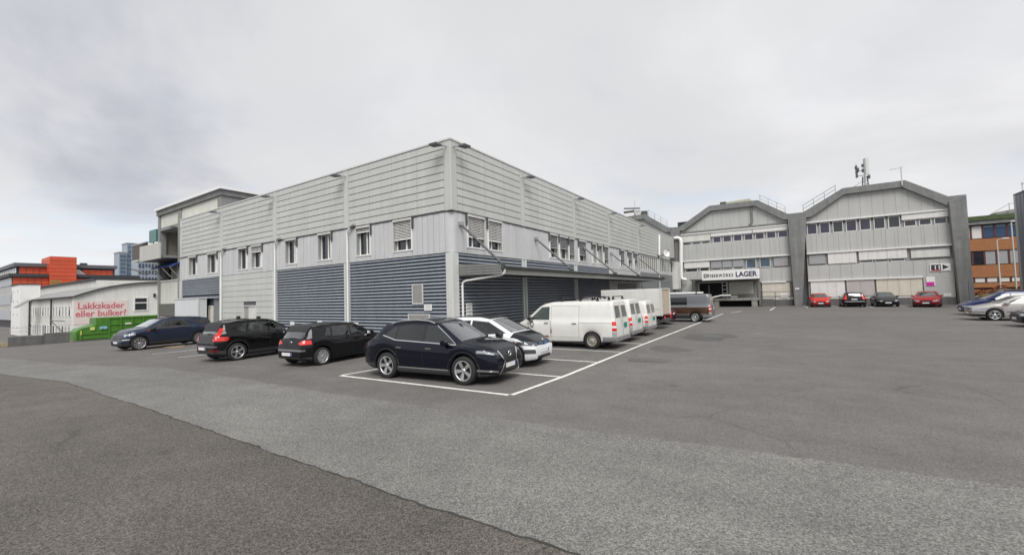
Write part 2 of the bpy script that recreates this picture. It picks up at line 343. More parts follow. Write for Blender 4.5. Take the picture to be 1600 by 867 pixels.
# ================================================================== THE GROUND
ASPH = asphalt('yard_asphalt', 0.127, 75, 0.34, (1.05, 0.99, 0.945), 0.0, 0.13)
LANE = asphalt('coarse_lane_asphalt', 0.160, 78, 0.52, (1.02, 1.0, 0.935), 11.0, 0.12)
NEAR = asphalt('old_dark_asphalt', 0.092, 78, 0.58, (1.09, 0.995, 0.87), 23.0, 0.30)
PATCH = asphalt('repair_asphalt', 0.098, 60, 0.3, (1.0, 0.98, 0.95), 5.0, 0.2)
def slope_z(x): return float(np.interp(-x, [-1, 20, 46.5, 63], [0, -0.28, -1.14, -1.75]))
def ong(x, y):
    z = 0.0
    for _ in range(12):
        p = onz(x, y, z); z = slope_z(p[0])
    return p
# one sheet to the horizon: level yard, easing down beyond x=-18 where the street lies lower
g = MB()
xs = [-900, -300, -120, -63, -46.5, -33, -20, -10, 1, 10, 20, 40, 80, 300, 900]
ys = [-400, -120, -40, -20, 0, 20, 60, 120, 300, 900]
vs_ = [(x, y, slope_z(x)) for y in ys for x in xs]; nx = len(xs)
g.add(vs_, [(j*nx+i, j*nx+i+1, (j+1)*nx+i+1, (j+1)*nx+i) for j in range(len(ys)-1) for i in range(nx-1)])
ground = g.build('ground', ASPH); tag(ground, 'level grey asphalt yard between the industrial buildings', None, kind='structure')
# lighter coarse lane crossing in front of the parked cars (edges measured in the photograph, on the ground)
seam_px = [(-260, 556), (0, 560), (95, 569), (260, 575), (380, 592), (520, 615), (640, 632), (800, 656), (1050, 690), (1300, 722), (1600, 763), (1900, 800)]
crack_px = [(-260, 566), (-60, 577), (100, 597), (250, 645), (350, 680), (500, 733), (620, 775), (760, 822), (900, 867), (1010, 905)]
up = [ong(*q) for q in seam_px]; lo = [ong(*q) for q in crack_px]
lo.append(np.array([16.0, -10.9, 0])); lo.append(np.array([40, -10.9, 0])); up.append(np.array([40, -5.2, 0]))
gx = np.unique(np.r_[np.arange(-75, -12, 0.3), np.arange(-12, 15, 0.07), np.arange(15, 40, 0.3), [-63.0, -46.5, -20.0, 1.0, 40.0]])     # columns of constant x, so the sheets follow the slope exactly
def wob(n, a):
    k = np.ones(9)/9; w = np.convolve(np.random.randn(n+60), np.ones(25)/25, 'same')*3.0+np.convolve(np.random.randn(n+60), k, 'same')*1.4+np.random.randn(n+60)*0.3
    return a*w[30:-30]
def edge(P, a):
    P = sorted([(p[0], p[1]) for p in P]); return np.interp(gx, [p[0] for p in P], [p[1] for p in P])+wob(len(gx), a)
yu, yl = edge(up, 0.03), edge(lo, 0.022); yu = np.maximum(yu, yl+0.02); n_ = len(gx)
def strip(name, mt_, ya, yb, label, dz):
    b_ = MB(); b_.add([(x, y, slope_z(x)+dz) for x, y in zip(gx, ya)]+[(x, y, slope_z(x)+dz) for x, y in zip(gx, yb)], [(i, n_+i, n_+i+1, i+1) for i in range(n_-1)])
    return tag(b_.build(name, mt_), label, None, kind='structure')
strip('road_lane', LANE, yu, yl, 'lighter coarse asphalt lane crossing in front of the parked cars', 0.004)
strip('road_apron', NEAR, yl, np.full(n_, -60.0), 'older darker asphalt in the foreground below the long crack', 0.004)
cw_ = 0.006+0.010*np.abs(np.convolve(np.random.randn(n_+8), np.ones(9)/9, 'same')[4:-4])*2.0; yc = yl+wob(n_, 0.008)
ck = MB(); ck.add([(x, y+w, slope_z(x)+0.008) for x, y, w in zip(gx, yc, cw_)]+[(x, y-w, slope_z(x)+0.008) for x, y, w in zip(gx, yc, cw_)], [(i, n_+i, n_+i+1, i+1) for i in range(n_-1)])
CRACK = mat('crack_dirt', (0.040, 0.040, 0.034), 0.95, var=0.3, vscale=6)
tag(ck.build('pavement_crack', CRACK), 'long dark crack running across the foreground asphalt', None, kind='structure')
def blob(cx, cy, rx, ry, z, mt, name, label, n=26, rough=0.18, kind='structure'):
    b_ = MB(); ph = np.random.rand(4)*6
    pts = []
    for k in range(n):
        a = 2*math.pi*k/n; rr = 1+rough*(math.sin(2*a+ph[0])+0.6*math.sin(3*a+ph[1])+0.5*math.sin(5*a+ph[2])+.3*random.uniform(-1, 1))
        pts.append((cx+rx*rr*math.cos(a), cy+ry*rr*math.sin(a), z))
    b_.add(pts, [list(range(n))]); return tag(b_.build(name, mt), label, None, kind=kind)
for q, rx, ry, lb in (((1046, 545), 0.75, 0.9, 'dark asphalt repair patch beside the parking line'), ((1016, 563), 0.7, 0.45, 'small dark repair patch nearest the lane'), ((1108, 526), 1.3, 1.4, 'wide worn patch round the manhole')):
    p_ = onz(*q); blob(p_[0], p_[1], rx, ry, 0.004, PATCH, 'pavement_patch', lb)
p_ = onz(1112, 525)
mh = thing('manhole_cover', 'round iron manhole cover in the worn patch beside the parking line', 'manhole', (p_[0], p_[1], 0.0))
MB().lathe([(0.0, 0.012), (0.33, 0.012), (0.33, 0.006)], (p_[0], p_[1], 0), (0, 0, 1), 28, False).build('lid', M['darkmetal'], mh)
MB().lathe([(0.34, 0.006), (0.34, 0.014), (0.43, 0.014), (0.44, 0.005)], (p_[0], p_[1], 0), (0, 0, 1), 28, False).build('rim_ring', M['concrete'], mh)
p_ = ong(268, 543); blob(p_[0]-0.6, p_[1]+0.3, 1.3, 0.55, slope_z(p_[0]+0.7)+0.006, mat('sandy_stain', (0.21, 0.165, 0.10), 0.9, var=0.25, vscale=4), 'pavement_patch', 'sandy yellow stain on the asphalt behind the blue SUV')
# painted parking lines
def stripe(pts, w, label, z=0.005):
    b_ = MB(); P = [Vector((p[0], p[1], 0)) for p in pts]; L_, R_ = [], []
    n = []
    for i in range(len(P)-1):
        k = max(2, int((P[i+1]-P[i]).length/0.35)); n += [P[i].lerp(P[i+1], j/k) for j in range(k)]
    n.append(P[-1])
    for i, p in enumerate(n):
        d = (n[min(i+1, len(n)-1)]-n[max(i-1, 0)]).normalized(); s = Vector((-d.y, d.x, 0))*w/2
        j = random.uniform(0.85, 1.1)
        L_.append(p+s*j+Vector((0, 0, z))); R_.append(p-s*j+Vector((0, 0, z)))
    k = len(n); b_.add(L_+R_, [(k+i, k+i+1, i+1, i) for i in range(k-1)])
    return tag(b_.build('road_marking', M['paint']), label, None, kind='structure')
stripe([(6.99, -6.07), (7.12, -3.55), (7.13, 3.53), (7.28, 14), (7.5, 28.6)], 0.12, 'long white line closing the bays along the canopy side')
stripe([(1.0, -6.35), (6.93, -6.11)], 0.12, 'white bay line beside the dark crossover', 0.0055)
stripe([(1.0, -6.28), (1.35, -3.6)], 0.11, 'short white line behind the dark crossover')
stripe([(2.2, -3.98), (7.04, -3.75)], 0.11, 'white bay line between the dark crossover and the white electric hatchback')
stripe([(1.8, -1.22), (7.08, -1.1)], 0.11, 'white bay line between the electric hatchback and the first van')
stripe([(2.2, 1.30), (7.05, 1.42)], 0.09, 'faint bay line under the first white van')
stripe([(2.2, 4.1), (7.08, 4.15)], 0.09, 'faint bay line between the first two vans')
for xx in (14.35, 17.0, 19.75, 22.3): stripe([(xx, 41.2), (xx-0.2, 46.0)], 0.12, 'white bay line %s the row of cars by the warehouse' % {14.35: 'before the red hatchback in', 17.0: 'after the red hatchback in', 19.75: 'in the middle of', 22.3: 'before the red fastback in'}[xx])
p0, p1 = onz(1203, 485), onz(1211, 480); stripe([p0[:2], p1[:2]], 0.14, 'short white mark in front of the loading dock railing')
p0, p1 = onz(1118, 492), onz(1135, 489); stripe([(8.0, 30.0), (8.6, 33.5)], 0.12, 'short white mark beyond the grey van')
stripe([(-14.6, -6.3), (-14.4, -2.6)], 0.10, 'worn bay line beside the blue SUV', slope_z(-14.6)+0.009)
stripe([(-11.0, -6.4), (-10.8, -2.6)], 0.10, 'worn bay line behind the black compact SUV', slope_z(-11)+0.009)

# ================================================================== MAIN BUILDING
ZS, ZP, ZT = 4.25, 6.13, 9.40
main = thing('warehouse_building', 'long light grey panel-clad warehouse with blue-grey louvred ground floor', 'building', (0, 0, 0))
XL = -30.2; YB = 47.6
core = MB()
core.box(XL+0.12, -0.12, 0.12, YB, -1.6, ZS-0.02)
core.box(XL+0.34, -0.34, 0.34, YB, ZS-0.02, ZP+0.02)
core.box(XL+0.08, -0.08, 0.08, YB, ZP+0.02, ZT-0.06)
wall = core.build('wall', M['backing'], main)
roof = MB().box(XL-0.03, 0.03, -0.03, 0.30, ZT-0.045, ZT+0.03).box(-0.30, 0.03, 0.30, YB, ZT-0.045, ZT+0.03).build('parapet_cap', M['trim'], main)
MB().box(XL+0.2, -0.3, 0.3, YB-0.1, ZT-0.4, ZT-0.1).build('roof', M['roofgrey'], main)
# facade frames: f(u, out, z) -> world ; u runs away from the corner
def FL(u, out, z): return (-u, -out, z)        # left facade (faces -y)
def FR(u, out, z): return (out, u, z)          # right facade (faces +x)
def fbox(mb, F, u0, u1, o0, o1, z0, z1):
    a = F(u0, o0, z0); b2 = F(u1, o1, z1); return mb.box(a[0], b2[0], a[1], b2[1], a[2], b2[2])
clad_root = MB(); fbox(clad_root, FL, 0.1, 30.1, -0.075, -0.065, ZP+0.03, ZT-0.06); fbox(clad_root, FR, 0.1, 47.0, -0.075, -0.065, ZP+0.03, ZT-0.06)
upper = clad_root.build('upper_cladding', M['backing'], main)
PM = {}
def panel_mesh(kind, w, h, t, mt):
    k = (kind, round(w, 3), round(h, 3), t, mt.name)
    if k not in PM:
        me_ = MB()
        b_ = 0.006
        # cassette with chamfered edges: back plate + smaller face
        v = [(0, 0, 0), (w, 0, 0), (w, 0, h), (0, 0, h), (0, -t+b_, 0), (w, -t+b_, 0), (w, -t+b_, h), (0, -t+b_, h), (b_, -t, b_), (w-b_, -t, b_), (w-b_, -t, h-b_), (b_, -t, h-b_)]
        f = [(4, 5, 9, 8), (5, 6, 10, 9), (6, 7, 11, 10), (7, 4, 8, 11), (8, 9, 10, 11), (0, 1, 5, 4), (1, 2, 6, 5), (2, 3, 7, 6), (3, 0, 4, 7)]
        me_.add(v, f); me = me_.mesh(kind); me.materials.append(mt); PM[k] = me
    return PM[k]
def place_panel(name, F, u0, u1, z0, z1, parent, mt, t=0.055, out=0.0):
    w = abs(u1-u0); me = panel_mesh(name, w, z1-z0, t, mt)
    if F is FL: return share(name, me, parent, (-max(u0, u1), -out+t, z0), 0.0)
    return share(name, me, parent, (out-t, min(u0, u1), z0), R(90))
ROWH = (ZT-0.05-(ZP+0.04))/9
colsL = []                                       # panel columns on both facades
pilL = [(0.0, 0.42), (7.36, 7.82), (14.80, 15.27), (22.33, 22.82), (29.80, 30.2)]
for k in range(4):
    a, b2 = pilL[k][1], pilL[k+1][0]; w = (b2-a)/4
    colsL += [(a+w*j, a+w*(j+1)) for j in range(4)]
pilR = [(0.0, 0.42), (5.92, 6.36), (12.92, 13.38), (19.93, 20.40), (28.45, 28.95), (36.6, 37.05), (45.5, 46.0)]
colsR = [(0.42, 0.80), (0.80, 2.55), (2.55, 4.28), (4.28, 5.92)]; colsR_far = []
for k in range(1, 6):
    a, b2 = pilR[k][1], pilR[k+1][0]; w = (b2-a)/4
    (colsR if k < 4 else colsR_far).extend([(a+w*j, a+w*(j+1)) for j in range(4)])
G = 0.017
for F, cols in ((FL, colsL), (FR, colsR)):
    for (a, b2) in cols:
        for rI in range(9):
            z0 = ZP+0.04+rI*ROWH
            place_panel('cladding_panel', F, a+0.009, b2-0.009, z0+G, z0+ROWH-G, upper, M['clad'])
far = MB()
for (a, b2) in colsR_far:
    for rI in range(9):
        z0 = ZP+0.04+rI*ROWH; fbox(far, FR, a+0.006, b2-0.006, -0.055, 0.0, z0+G, z0+ROWH-G)
tag(far.build('cladding_panels', M['clad'], upper), kind='stuff')
# flat pilaster strips, upper storey
def pil_mesh(F, u0, u1, z0, z1, out, name, mt, parent=main):
    return fbox(MB(), F, u0+0.012, u1-0.012, -0.06, out, z0, z1).build(name, mt, parent, bevel=0.01)
for F, pl in ((FL, pilL[1:]), (FR, pilR[1:6])):
    for (a, b2) in pl: pil_mesh(F, a, b2, ZP+0.04, ZT-0.05, 0.004, 'pilaster_strip', M['clad'])
cm = MB(); r_ = 0.05
arc = [(-r_+r_*math.sin(t), r_-r_*math.cos(t)) for t in np.linspace(0, math.pi/2, 7)]
poly = [(-0.41, 0.0), ] + [(x, y) for x, y in arc] + [(0.0, 0.41), (-0.06, 0.41), (-0.06, 0.06), (-0.41, 0.06)]
cm.prism([(x, y, ZP+0.04) for x, y in poly], (0, 0, ZT-0.05-ZP-0.04)); cm.build('corner_column', M['clad'], main)
cm2 = MB(); r2_ = 0.32
arc = [(-r2_+r2_*math.sin(t), r2_-r2_*math.cos(t)) for t in np.linspace(0, math.pi/2, 10)]
poly = [(-0.41, 0.0)] + arc + [(0.0, 0.41), (-0.2, 0.41), (-0.41, 0.2)]
cm2.prism([(x, y, ZS+0.02) for x, y in poly], (0, 0, ZP-ZS-0.05)); cm2.build('corner_column', M['board'], main)
MB().box(-0.42, 0.0, 0.0, 0.42, -0.3, ZS+0.0).build('corner_column', M['trim'], main, bevel=0.015)
# drip rail at the foot of the panels
rail = MB(); fbox(rail, FL, 0.0, 30.2, -0.05, 0.035, ZP-0.015, ZP+0.03); fbox(rail, FR, 0.036, 46.9, -0.05, 0.035, ZP-0.015, ZP+0.03); rail.build('drip_rail', M['darkmetal'], main)
# --- window band: boards, windows, blinds
winL = [(2.56, 3.81, 0.62), (5.62, 6.72, 0.16), (9.0, 10.24, 0.0), (12.52, 13.75, 0.0), (16.66, 18.03, 0.26), (18.65, 19.94, 0.0), (23.26, 24.90, 0.0), (26.88, 28.36, 0.0)]
winR = [(1.12, 2.42, 0.66), (2.74, 3.93, 0.68), (9.29, 10.42, 0.56), (10.66, 12.0, 0.52), (12.12, 13.02, 0.72), (13.75, 15.1, 0.68), (16.25, 17.1, 0.0), (17.45, 18.4, 0.0), (18.75, 19.85, 0.72), (22.83, 24.1, 0.55), (25.06, 26.4, 0.5), (27.0, 28.3, 0.45)]
bandroot = MB(); fbox(bandroot, FL, 0.4, 30.1, -0.36, -0.345, ZS, ZP-0.02); fbox(bandroot, FR, 0.4, 47, -0.36, -0.345, ZS, ZP-0.02)
band = bandroot.build('window_band', M['backing'], main)
WZ0, WZ1 = 4.58, 6.05
def window(F, u0, u1, blind, idx):
    fr = MB()
    t_ = 0.06
    o0, o1 = -0.27, -0.20
    fbox(fr, F, u0, u1, o0, o1, WZ0, WZ0+t_); fbox(fr, F, u0, u1, o0, o1, WZ1-t_, WZ1)
    fbox(fr, F, u0, u0+t_, o0, o1, WZ0+t_, WZ1-t_); fbox(fr, F, u1-t_, u1, o0, o1, WZ0+t_, WZ1-t_)
    um = u0+(u1-u0)*0.44
    fbox(fr, F, um-0.04, um+0.04, o0, o1+0.01, WZ0+t_, WZ1-t_)
    fr_o = fr.build('window', M['white'], main, bevel=0.006)
    for a, b2 in ((u0+t_, um-0.04), (um+0.04, u1-t_)):
        p = MB(); fbox(p, F, a, b2, -0.255, -0.235, WZ0+t_, WZ1-t_); p.build('pane', M['glass'], fr_o)
    rv = MB()
    fbox(rv, F, u0-0.02, u0, -0.34, -0.03, WZ0, WZ1); fbox(rv, F, u1, u1+0.02, -0.34, -0.03, WZ0, WZ1); fbox(rv, F, u0, u1, -0.34, -0.03, WZ1, WZ1+0.03)
    rv.build('reveal', M['reveal'], fr_o)
    sl_ = MB(); fbox(sl_, F, u0-0.05, u1+0.05, -0.34, 0.03, WZ0-0.05, WZ0); sl_.build('sill', M['white'], fr_o, bevel=0.006)
    # guide rail of the outside blind, at the side nearer the corner, with its bracket
    gr = MB(); fbox(gr, F, u0-0.075, u0-0.025, -0.02, 0.06, WZ0-0.05, WZ1+0.06); gr.build('guide_rail', M['white'], fr_o)
    gb = MB(); fbox(gb, F, u0-0.16, u0-0.08, 0.0, 0.085, WZ1-0.45, WZ1+0.13); gb.build('bracket', M['darkmetal'], fr_o)
    hb_ = MB(); fbox(hb_, F, u0-0.02, u1+0.02, -0.06, 0.05, WZ1-0.02, WZ1+0.075); hb_.build('blind_box', M['trim'], fr_o)
    if blind > 0:
        zb = WZ1-0.02-(WZ1-WZ0)*blind; n = max(3, int((WZ1-0.02-zb)/0.075)); bl = MB()
        for k in range(n):
            z = zb+0.02+k*(WZ1-0.04-zb)/n
            a0 = F(u0+0.02, -0.02, z); a1 = F(u1-0.02, -0.02, z); b0 = F(u0+0.02, -0.075, z+0.055); b1 = F(u1-0.02, -0.075, z+0.055)
            c0 = F(u0+0.02, -0.08, z+0.06); d0 = F(u0+0.02, -0.025, z+0.008); c1 = F(u1-0.02, -0.08, z+0.06); d1 = F(u1-0.02, -0.025, z+0.008)
            bl.add([a0, a1, b1, b0, d0, d1, c1, c0], [(0, 1, 2, 3), (7, 6, 5, 4), (0, 4, 5, 1), (2, 6, 7, 3)])
        fbox(bl, F, u0+0.01, u1-0.01, -0.08, -0.015, zb-0.02, zb+0.02)
        tag(bl.build('blind', M['blindw'] if F is FL or u0 < 5 else M['blind'], fr_o), kind='stuff')
for i, (a, b2, bl) in enumerate(winL): window(FL, a, b2, bl, i)
for i, (a, b2, bl) in enumerate(winR): window(FR, a, b2, bl, i)
BW = 0.348
def boards(F, u0, u1, wins, z0=ZS+0.015, z1=ZP-0.025):
    u = u0
    edges = []
    segs = []; cur = u0
    for (a, b2, _) in sorted(wins):
        if b2 < u0 or a > u1: continue
        segs.append((cur, a-0.02)); cur = b2+0.02
        segs_low.append((F, a-0.02, b2+0.02))
    segs.append((cur, u1))
    for (a, b2) in segs:
        if b2-a < 0.04: continue
        n = max(1, round((b2-a)/BW)); w = (b2-a)/n
        for k in range(n): place_panel('board', F, a+k*w+0.011, a+(k+1)*w-0.011, z0, z1, band, M['board'], t=0.045, out=-0.005 if k % 2 else 0.004)
segs_low = []
boards(FL, 0.42, 30.18, winL); boards(FR, 0.42, 28.5, winR)
for F, a, b2 in segs_low:
    place_panel('board', F, a+0.005, b2-0.005, ZS+0.015, WZ0-0.055, band, M['board'], t=0.045)
    place_panel('board', F, a+0.005, b2-0.005, WZ1+0.035, ZP-0.025, band, M['board'], t=0.045)
# two ribbon windows at the far end of the right facade
for (a, b2, npn, dk) in ((29.3, 36.2, 8, False), (37.4, 44.6, 9, True)):
    fr = MB(); fbox(fr, FR, a, b2, -0.1, 0.0, 4.5, 4.58); fbox(fr, FR, a, b2, -0.1, 0.0, 6.0, 6.08)
    for k in range(npn+1):
        u = a+(b2-a)*k/npn; fbox(fr, FR, max(a, u-0.06), min(b2, u+0.06), -0.1, 0.0, 4.58, 6.0)
    w_ = fr.build('window', M['trim'], main)
    for k in range(npn):
        u = a+(b2-a)*k/npn; p = MB(); fbox(p, FR, u+0.06, u+(b2-a)/npn-0.06, -0.09, -0.07, 4.58, 6.0); p.build('pane', M['glass'] if dk else M['curtain'], w_)
for (a, b2, z0, z1) in ((28.95, 29.3, ZS, ZP-0.02), (36.2, 37.4, ZS, ZP-0.02), (44.6, 46.9, ZS, ZP-0.02), (29.3, 36.2, ZS, 4.5), (37.4, 44.6, ZS, 4.5)):
    bq = MB(); fbox(bq, FR, a, b2, -0.12, -0.005, z0, z1); bq.build('board', M['board'], band)
# --- louvred ground floor
SP = 0.163
def slat_mesh(w):
    k = ('slat', round(w, 3))
    if k not in PM:
        prof = [(0.0, 0.0), (0.045, 0.012), (0.062, 0.035), (0.062, 0.062), (0.045, 0.088), (0.0, 0.108)]
        mb = MB(); n = len(prof)
        vs = [(0, -o, z) for o, z in prof] + [(w, -o, z) for o, z in prof]
        mb.add(vs, [(i, n+i, n+i+1, i+1) for i in range(n-1)], True); mb.add(vs, [tuple(range(n)), tuple(range(2*n-1, n-1, -1))])
        me = mb.mesh('louvre_slat'); me.materials.append(M['slat']); PM[k] = me
    return PM[k]
def louvres(F, u0, u1, z0, z1):
    bk = MB(); fbox(bk, F, u0, u1, -0.115, -0.075, z0, z1); root = bk.build('louvre_wall', M['slatback'], main)
    n = int((z1-z0-0.02)/SP)
    for k in range(n):
        z = z1-0.012-0.108-k*SP
        me = slat_mesh(u1-u0-0.02)
        if F is FL: share('louvre_slat', me, root, (-u1+0.01, 0.075, z))
        else: share('louvre_slat', me, root, (-0.075, u0+0.01, z), R(90))
    return root
louvres(FL, 0.43, 7.36, -0.20, ZS); louvres(FL, 7.82, 14.80, -0.30, ZS); louvres(FL, 22.82, 29.8, 2.80, ZS)
for a, b2 in ((0.43, 5.92), (6.36, 12.92), (13.38, 19.93)): louvres(FR, a, b2, 0.05, ZS)
# pilasters of the ground floor: two pale bars with a grey web between
for F, pl in ((FL, pilL[1:]), (FR, pilR[1:4])):
    for (a, b2) in pl:
        pb = MB(); fbox(pb, F, a, a+0.13, -0.1, 0.02, -1.2, ZS); fbox(pb, F, b2-0.13, b2, -0.1, 0.02, -1.2, ZS); pb.build('pilaster', M['trim'], main, bevel=0.008)
        pw = MB(); fbox(pw, F, a+0.13, b2-0.13, -0.1, -0.03, -1.2, ZS-0.004); pw.build('pilaster', M['sheet'], main)
# panel bay with the recessed side door (left facade, third bay)
pb3 = MB(); fbox(pb3, FL, 15.27, 22.33, -0.09, -0.07, 0, ZS); bay3 = pb3.build('panel_bay', M['backing'], main)
w4 = (22.33-15.27)/4; rh = ZS/11
for j in range(4):
    for k in range(11):
        a, b2 = 15.27+j*w4, 15.27+(j+1)*w4; z0, z1 = k*rh, (k+1)*rh
        if 17.45 < b2 and a < 19.2 and z0 < 2.0:
            for (c, d) in ((a, min(b2, 17.45)), (max(a, 19.2), b2)):
                if d-c > 0.05: place_panel('cladding_panel', FL, c+0.006, d-0.006, z0+0.009, z1-0.009, bay3, M['clad'])
            continue
        place_panel('cladding_panel', FL, a+0.006, b2-0.006, z0+0.009, z1-0.009, bay3, M['clad'])
dn = MB(); fbox(dn, FL, 17.45, 17.5, -0.09, 0.02, 0, 2.06); fbox(dn, FL, 19.15, 19.2, -0.09, 0.02, 0, 2.06); fbox(dn, FL, 17.5, 19.15, -0.09, 0.02, 2.0, 2.06); door = dn.build('door', M['trim'], main)
dl = MB(); fbox(dl, FL, 17.5, 18.55, -0.088, -0.04, 0.0, 2.0); dl.build('door_leaf', M['offwhite'], door)
dl = MB(); fbox(dl, FL, 18.55, 19.15, -0.088, -0.045, 0.0, 2.0); dl.build('side_panel', M['reveal'], door)
dl = MB(); fbox(dl, FL, 18.35, 18.47, -0.04, 0.02, 1.0, 1.04); dl.build('door_handle', M['chrome'], door)
for u in (16.95, 19.75):
    lm = MB(); fbox(lm, FL, u-0.12, u+0.12, 0.0, 0.16, 1.0, 1.34); fbox(lm, FL, u-0.09, u+0.09, 0.02, 0.14, 0.94, 1.0); lm.build('wall_lamp', M['black'], main, bevel=0.015)
# recessed entrance under the louvres (fourth bay)
en = MB(); fbox(en, FL, 22.82, 29.8, -0.116, -0.10, -0.6, 2.78); en.build('entrance_wall', M['slatback'], main)
for k in range(16):
    me = slat_mesh(2.6); share('louvre_slat', me, wall, (-28.2, 0.10, 0.05+k*SP))
ep = MB(); fbox(ep, FL, 22.84, 23.9, -0.09, -0.05, -0.6, 2.75); ep.build('entrance_panel', M['sheetdk'], main)
fr = MB(); fbox(fr, FL, 24.0, 24.12, -0.09, 0.0, -0.3, 2.1); fbox(fr, FL, 25.4, 25.52, -0.09, 0.0, -0.3, 2.1); fbox(fr, FL, 24.12, 25.4, -0.09, 0.0, 2.0, 2.1); fbox(fr, FL, 24.7, 24.82, -0.09, 0.0, -0.3, 2.0); dr = fr.build('door', M['offwhite'], main)
dg = MB(); fbox(dg, FL, 24.82, 25.4, -0.08, -0.06, -0.3, 2.0); dg.build('pane', M['glass'], dr)
dg = MB(); fbox(dg, FL, 24.12, 24.7, -0.08, -0.04, -0.3, 2.0); dg.build('door_leaf', M['blindc'], dr)
st_ = MB(); fbox(st_, FL, 22.85, 29.8, -0.06, 0.12, 2.66, 2.79); st_.build('entrance_soffit', M['slat'], main)
# right facade beyond the louvres
def plain(F, u0, u1, z0, z1, mt, cols, rows, out=0.0):
    root = fbox(MB(), F, u0, u1, -0.116, -0.08, z0, z1).build('panel_bay', M['backing'], main)
    for j in range(cols):
        for k in range(rows):
            a = u0+(u1-u0)*j/cols; b2 = u0+(u1-u0)*(j+1)/cols; c = z0+(z1-z0)*k/rows; d = z0+(z1-z0)*(k+1)/rows
            place_panel('cladding_panel', F, a+0.006, b2-0.006, c+0.01, d-0.01, root, mt, out=out)
    return root
plain(FR, 20.42, 28.45, 0.0, ZS, M['sheet'], 5, 6); plain(FR, 28.95, 36.6, 0.0, ZS, M['sheetdk'], 4, 4); plain(FR, 37.05, 45.5, 0, ZS, M['sheetdk'], 4, 4)
for (a, b2) in ((28.45, 28.95), (36.6, 37.05), (45.5, 46.0)):
    pq = MB(); fbox(pq, FR, a, b2, -0.1, 0.01, 0, ZS); pq.build('pilaster', M['trim'], main)
gd = MB(); fbox(gd, FR, 22.0, 27.4, -0.05, 0.03, 0.0, 3.0); gate_ = gd.build('loading_door', M['darkmetal'], main)
for k in range(10):
    gs = MB(); fbox(gs, FR, 22.08, 27.32, 0.03, 0.05, 0.03+k*0.295, 0.30+k*0.295); gs.build('slat', M['sheetdk'], gate_)
# vents and notices on the louvres, left facade
for (u0, u1, z0, z1) in ((1.86, 2.57, 1.96, 2.92), (1.45, 2.87, 0.85, 1.50)):
    v_ = MB(); t_ = 0.05
    fbox(v_, FL, u0, u1, -0.02, 0.03, z0, z0+t_); fbox(v_, FL, u0, u1, -0.02, 0.03, z1-t_, z1); fbox(v_, FL, u0, u0+t_, -0.02, 0.03, z0+t_, z1-t_); fbox(v_, FL, u1-t_, u1, -0.02, 0.03, z0+t_, z1-t_)
    vo_ = v_.build('vent', M['trim'], main)
    vp = MB(); fbox(vp, FL, u0+t_, u1-t_, -0.02, 0.008, z0+t_, z1-t_); vp.build('mesh_panel', mat('tan_mesh', (0.36, 0.34, 0.31), 0.7, var=0.1, vscale=20), vo_)
    vs2 = MB()
    for k in range(int((z1-z0-2*t_)/0.06)): fbox(vs2, FL, u0+t_, u1-t_, 0.008, 0.018, z0+t_+k*0.06, z0+t_+k*0.06+0.03)
    tag(vs2.build('mesh_slats', M['reveal'], vo_), kind='stuff')
def plate(F, u0, u1, z0, z1, label, o=0.02, lines=3, mt=None):
    c = F((u0+u1)/2, 0, z0); s_ = thing('notice_plate', label, 'sign', (c[0], c[1], c[2]), group='white notices fixed to the facades')
    p = MB(); fbox(p, F, u0, u1, o-0.02, o, z0, z1); p.build('plate', mt or M['white'], s_)
    for k in range(lines):
        z = z1-(z1-z0)*(k+0.8)/(lines+0.8); q = MB(); fbox(q, F, u0+0.12*(u1-u0), u1-(0.12+0.1*(k % 2))*(u1-u0), o, o+0.003, z, z+(z1-z0)*0.07); q.build('print', M['reveal'], s_)
    return s_
plate(FL, 1.31, 1.79, 1.66, 1.96, 'square white notice below the vent near the building corner')
for (px_, py_, lb) in ((457, 505, 'small white parking plate above the roof of the compact hatchback, near its tail'), (500, 504, 'small white parking plate just above the compact hatchback roof, middle one of three'), (556, 507, 'small white parking plate beside the pilaster behind the compact hatchback bonnet')):
    p = ony(px_, py_, 0); plate(FL, -p[0]-0.22, -p[0]+0.22, p[2]-0.10, p[2]+0.10, lb, lines=1)
p = onx(733, 487, 0); plate(FR, p[1]-0.22, p[1]+0.22, 1.05, 1.95, 'tall white notice board on the louvres beside the corner downpipe', lines=5)
# flood lamps on the parapet and downpipes
def flood(F, u, z, s, parent=main):
    """s = +1/-1: side along u the lamp head points to"""
    a = MB(); p0 = F(u, 0.0, z); p1 = F(u+0.05*s, 0.32, z-0.02)
    a.tube([p0, p1], 0.03, 8); arm = a.build('lamp_arm', M['galv'], parent)
    c = F(u+0.25*s, 0.45, z-0.02); h = MB()
    hu = 0.30
    for_ = [(-hu, 0.0), (hu, 0.0), (hu*0.9, 0.09), (-hu*0.6, 0.12)]
    q = [F(u+0.22*s+d*s, 0.28, z-0.06+e+0.10*d) for d, e in for_]
    v = Vector(F(0, 0.34, 0))-Vector(F(0, 0, 0)); h.prism(q, v); h.build('lamp_head', M['darkmetal'], arm, bevel=0.015)
for (a, b2) in pilL[1:4]: flood(FL, (a+b2)/2, 9.02, 1)
flood(FL, 30.0, 8.75, 1)
for (a, b2) in pilR[1:5]: flood(FR, (a+b2)/2, 8.98, 1)
flood(FL, 0.22, 9.08, 1); flood(FR, 0.22, 9.08, 1)
for (a, b2) in pilL[1:4]:
    u = a+0.02; p = MB(); p.tube([FL(u-0.55, 0.10, 6.22), FL(u-0.35, 0.12, 6.16), FL(u-0.06, 0.12, 5.95), FL(u, 0.11, 5.82), FL(u, 0.10, 5.4), FL(u, 0.10, 0.15)], 0.055, 10); p.build('downpipe', M['white'], main)
    c = MB(); c.tube([FL(u-0.62, 0.10, 6.27), FL(u-0.30, 0.12, 6.17)], 0.085, 10); c.build('rain_hopper', M['galv'], main)
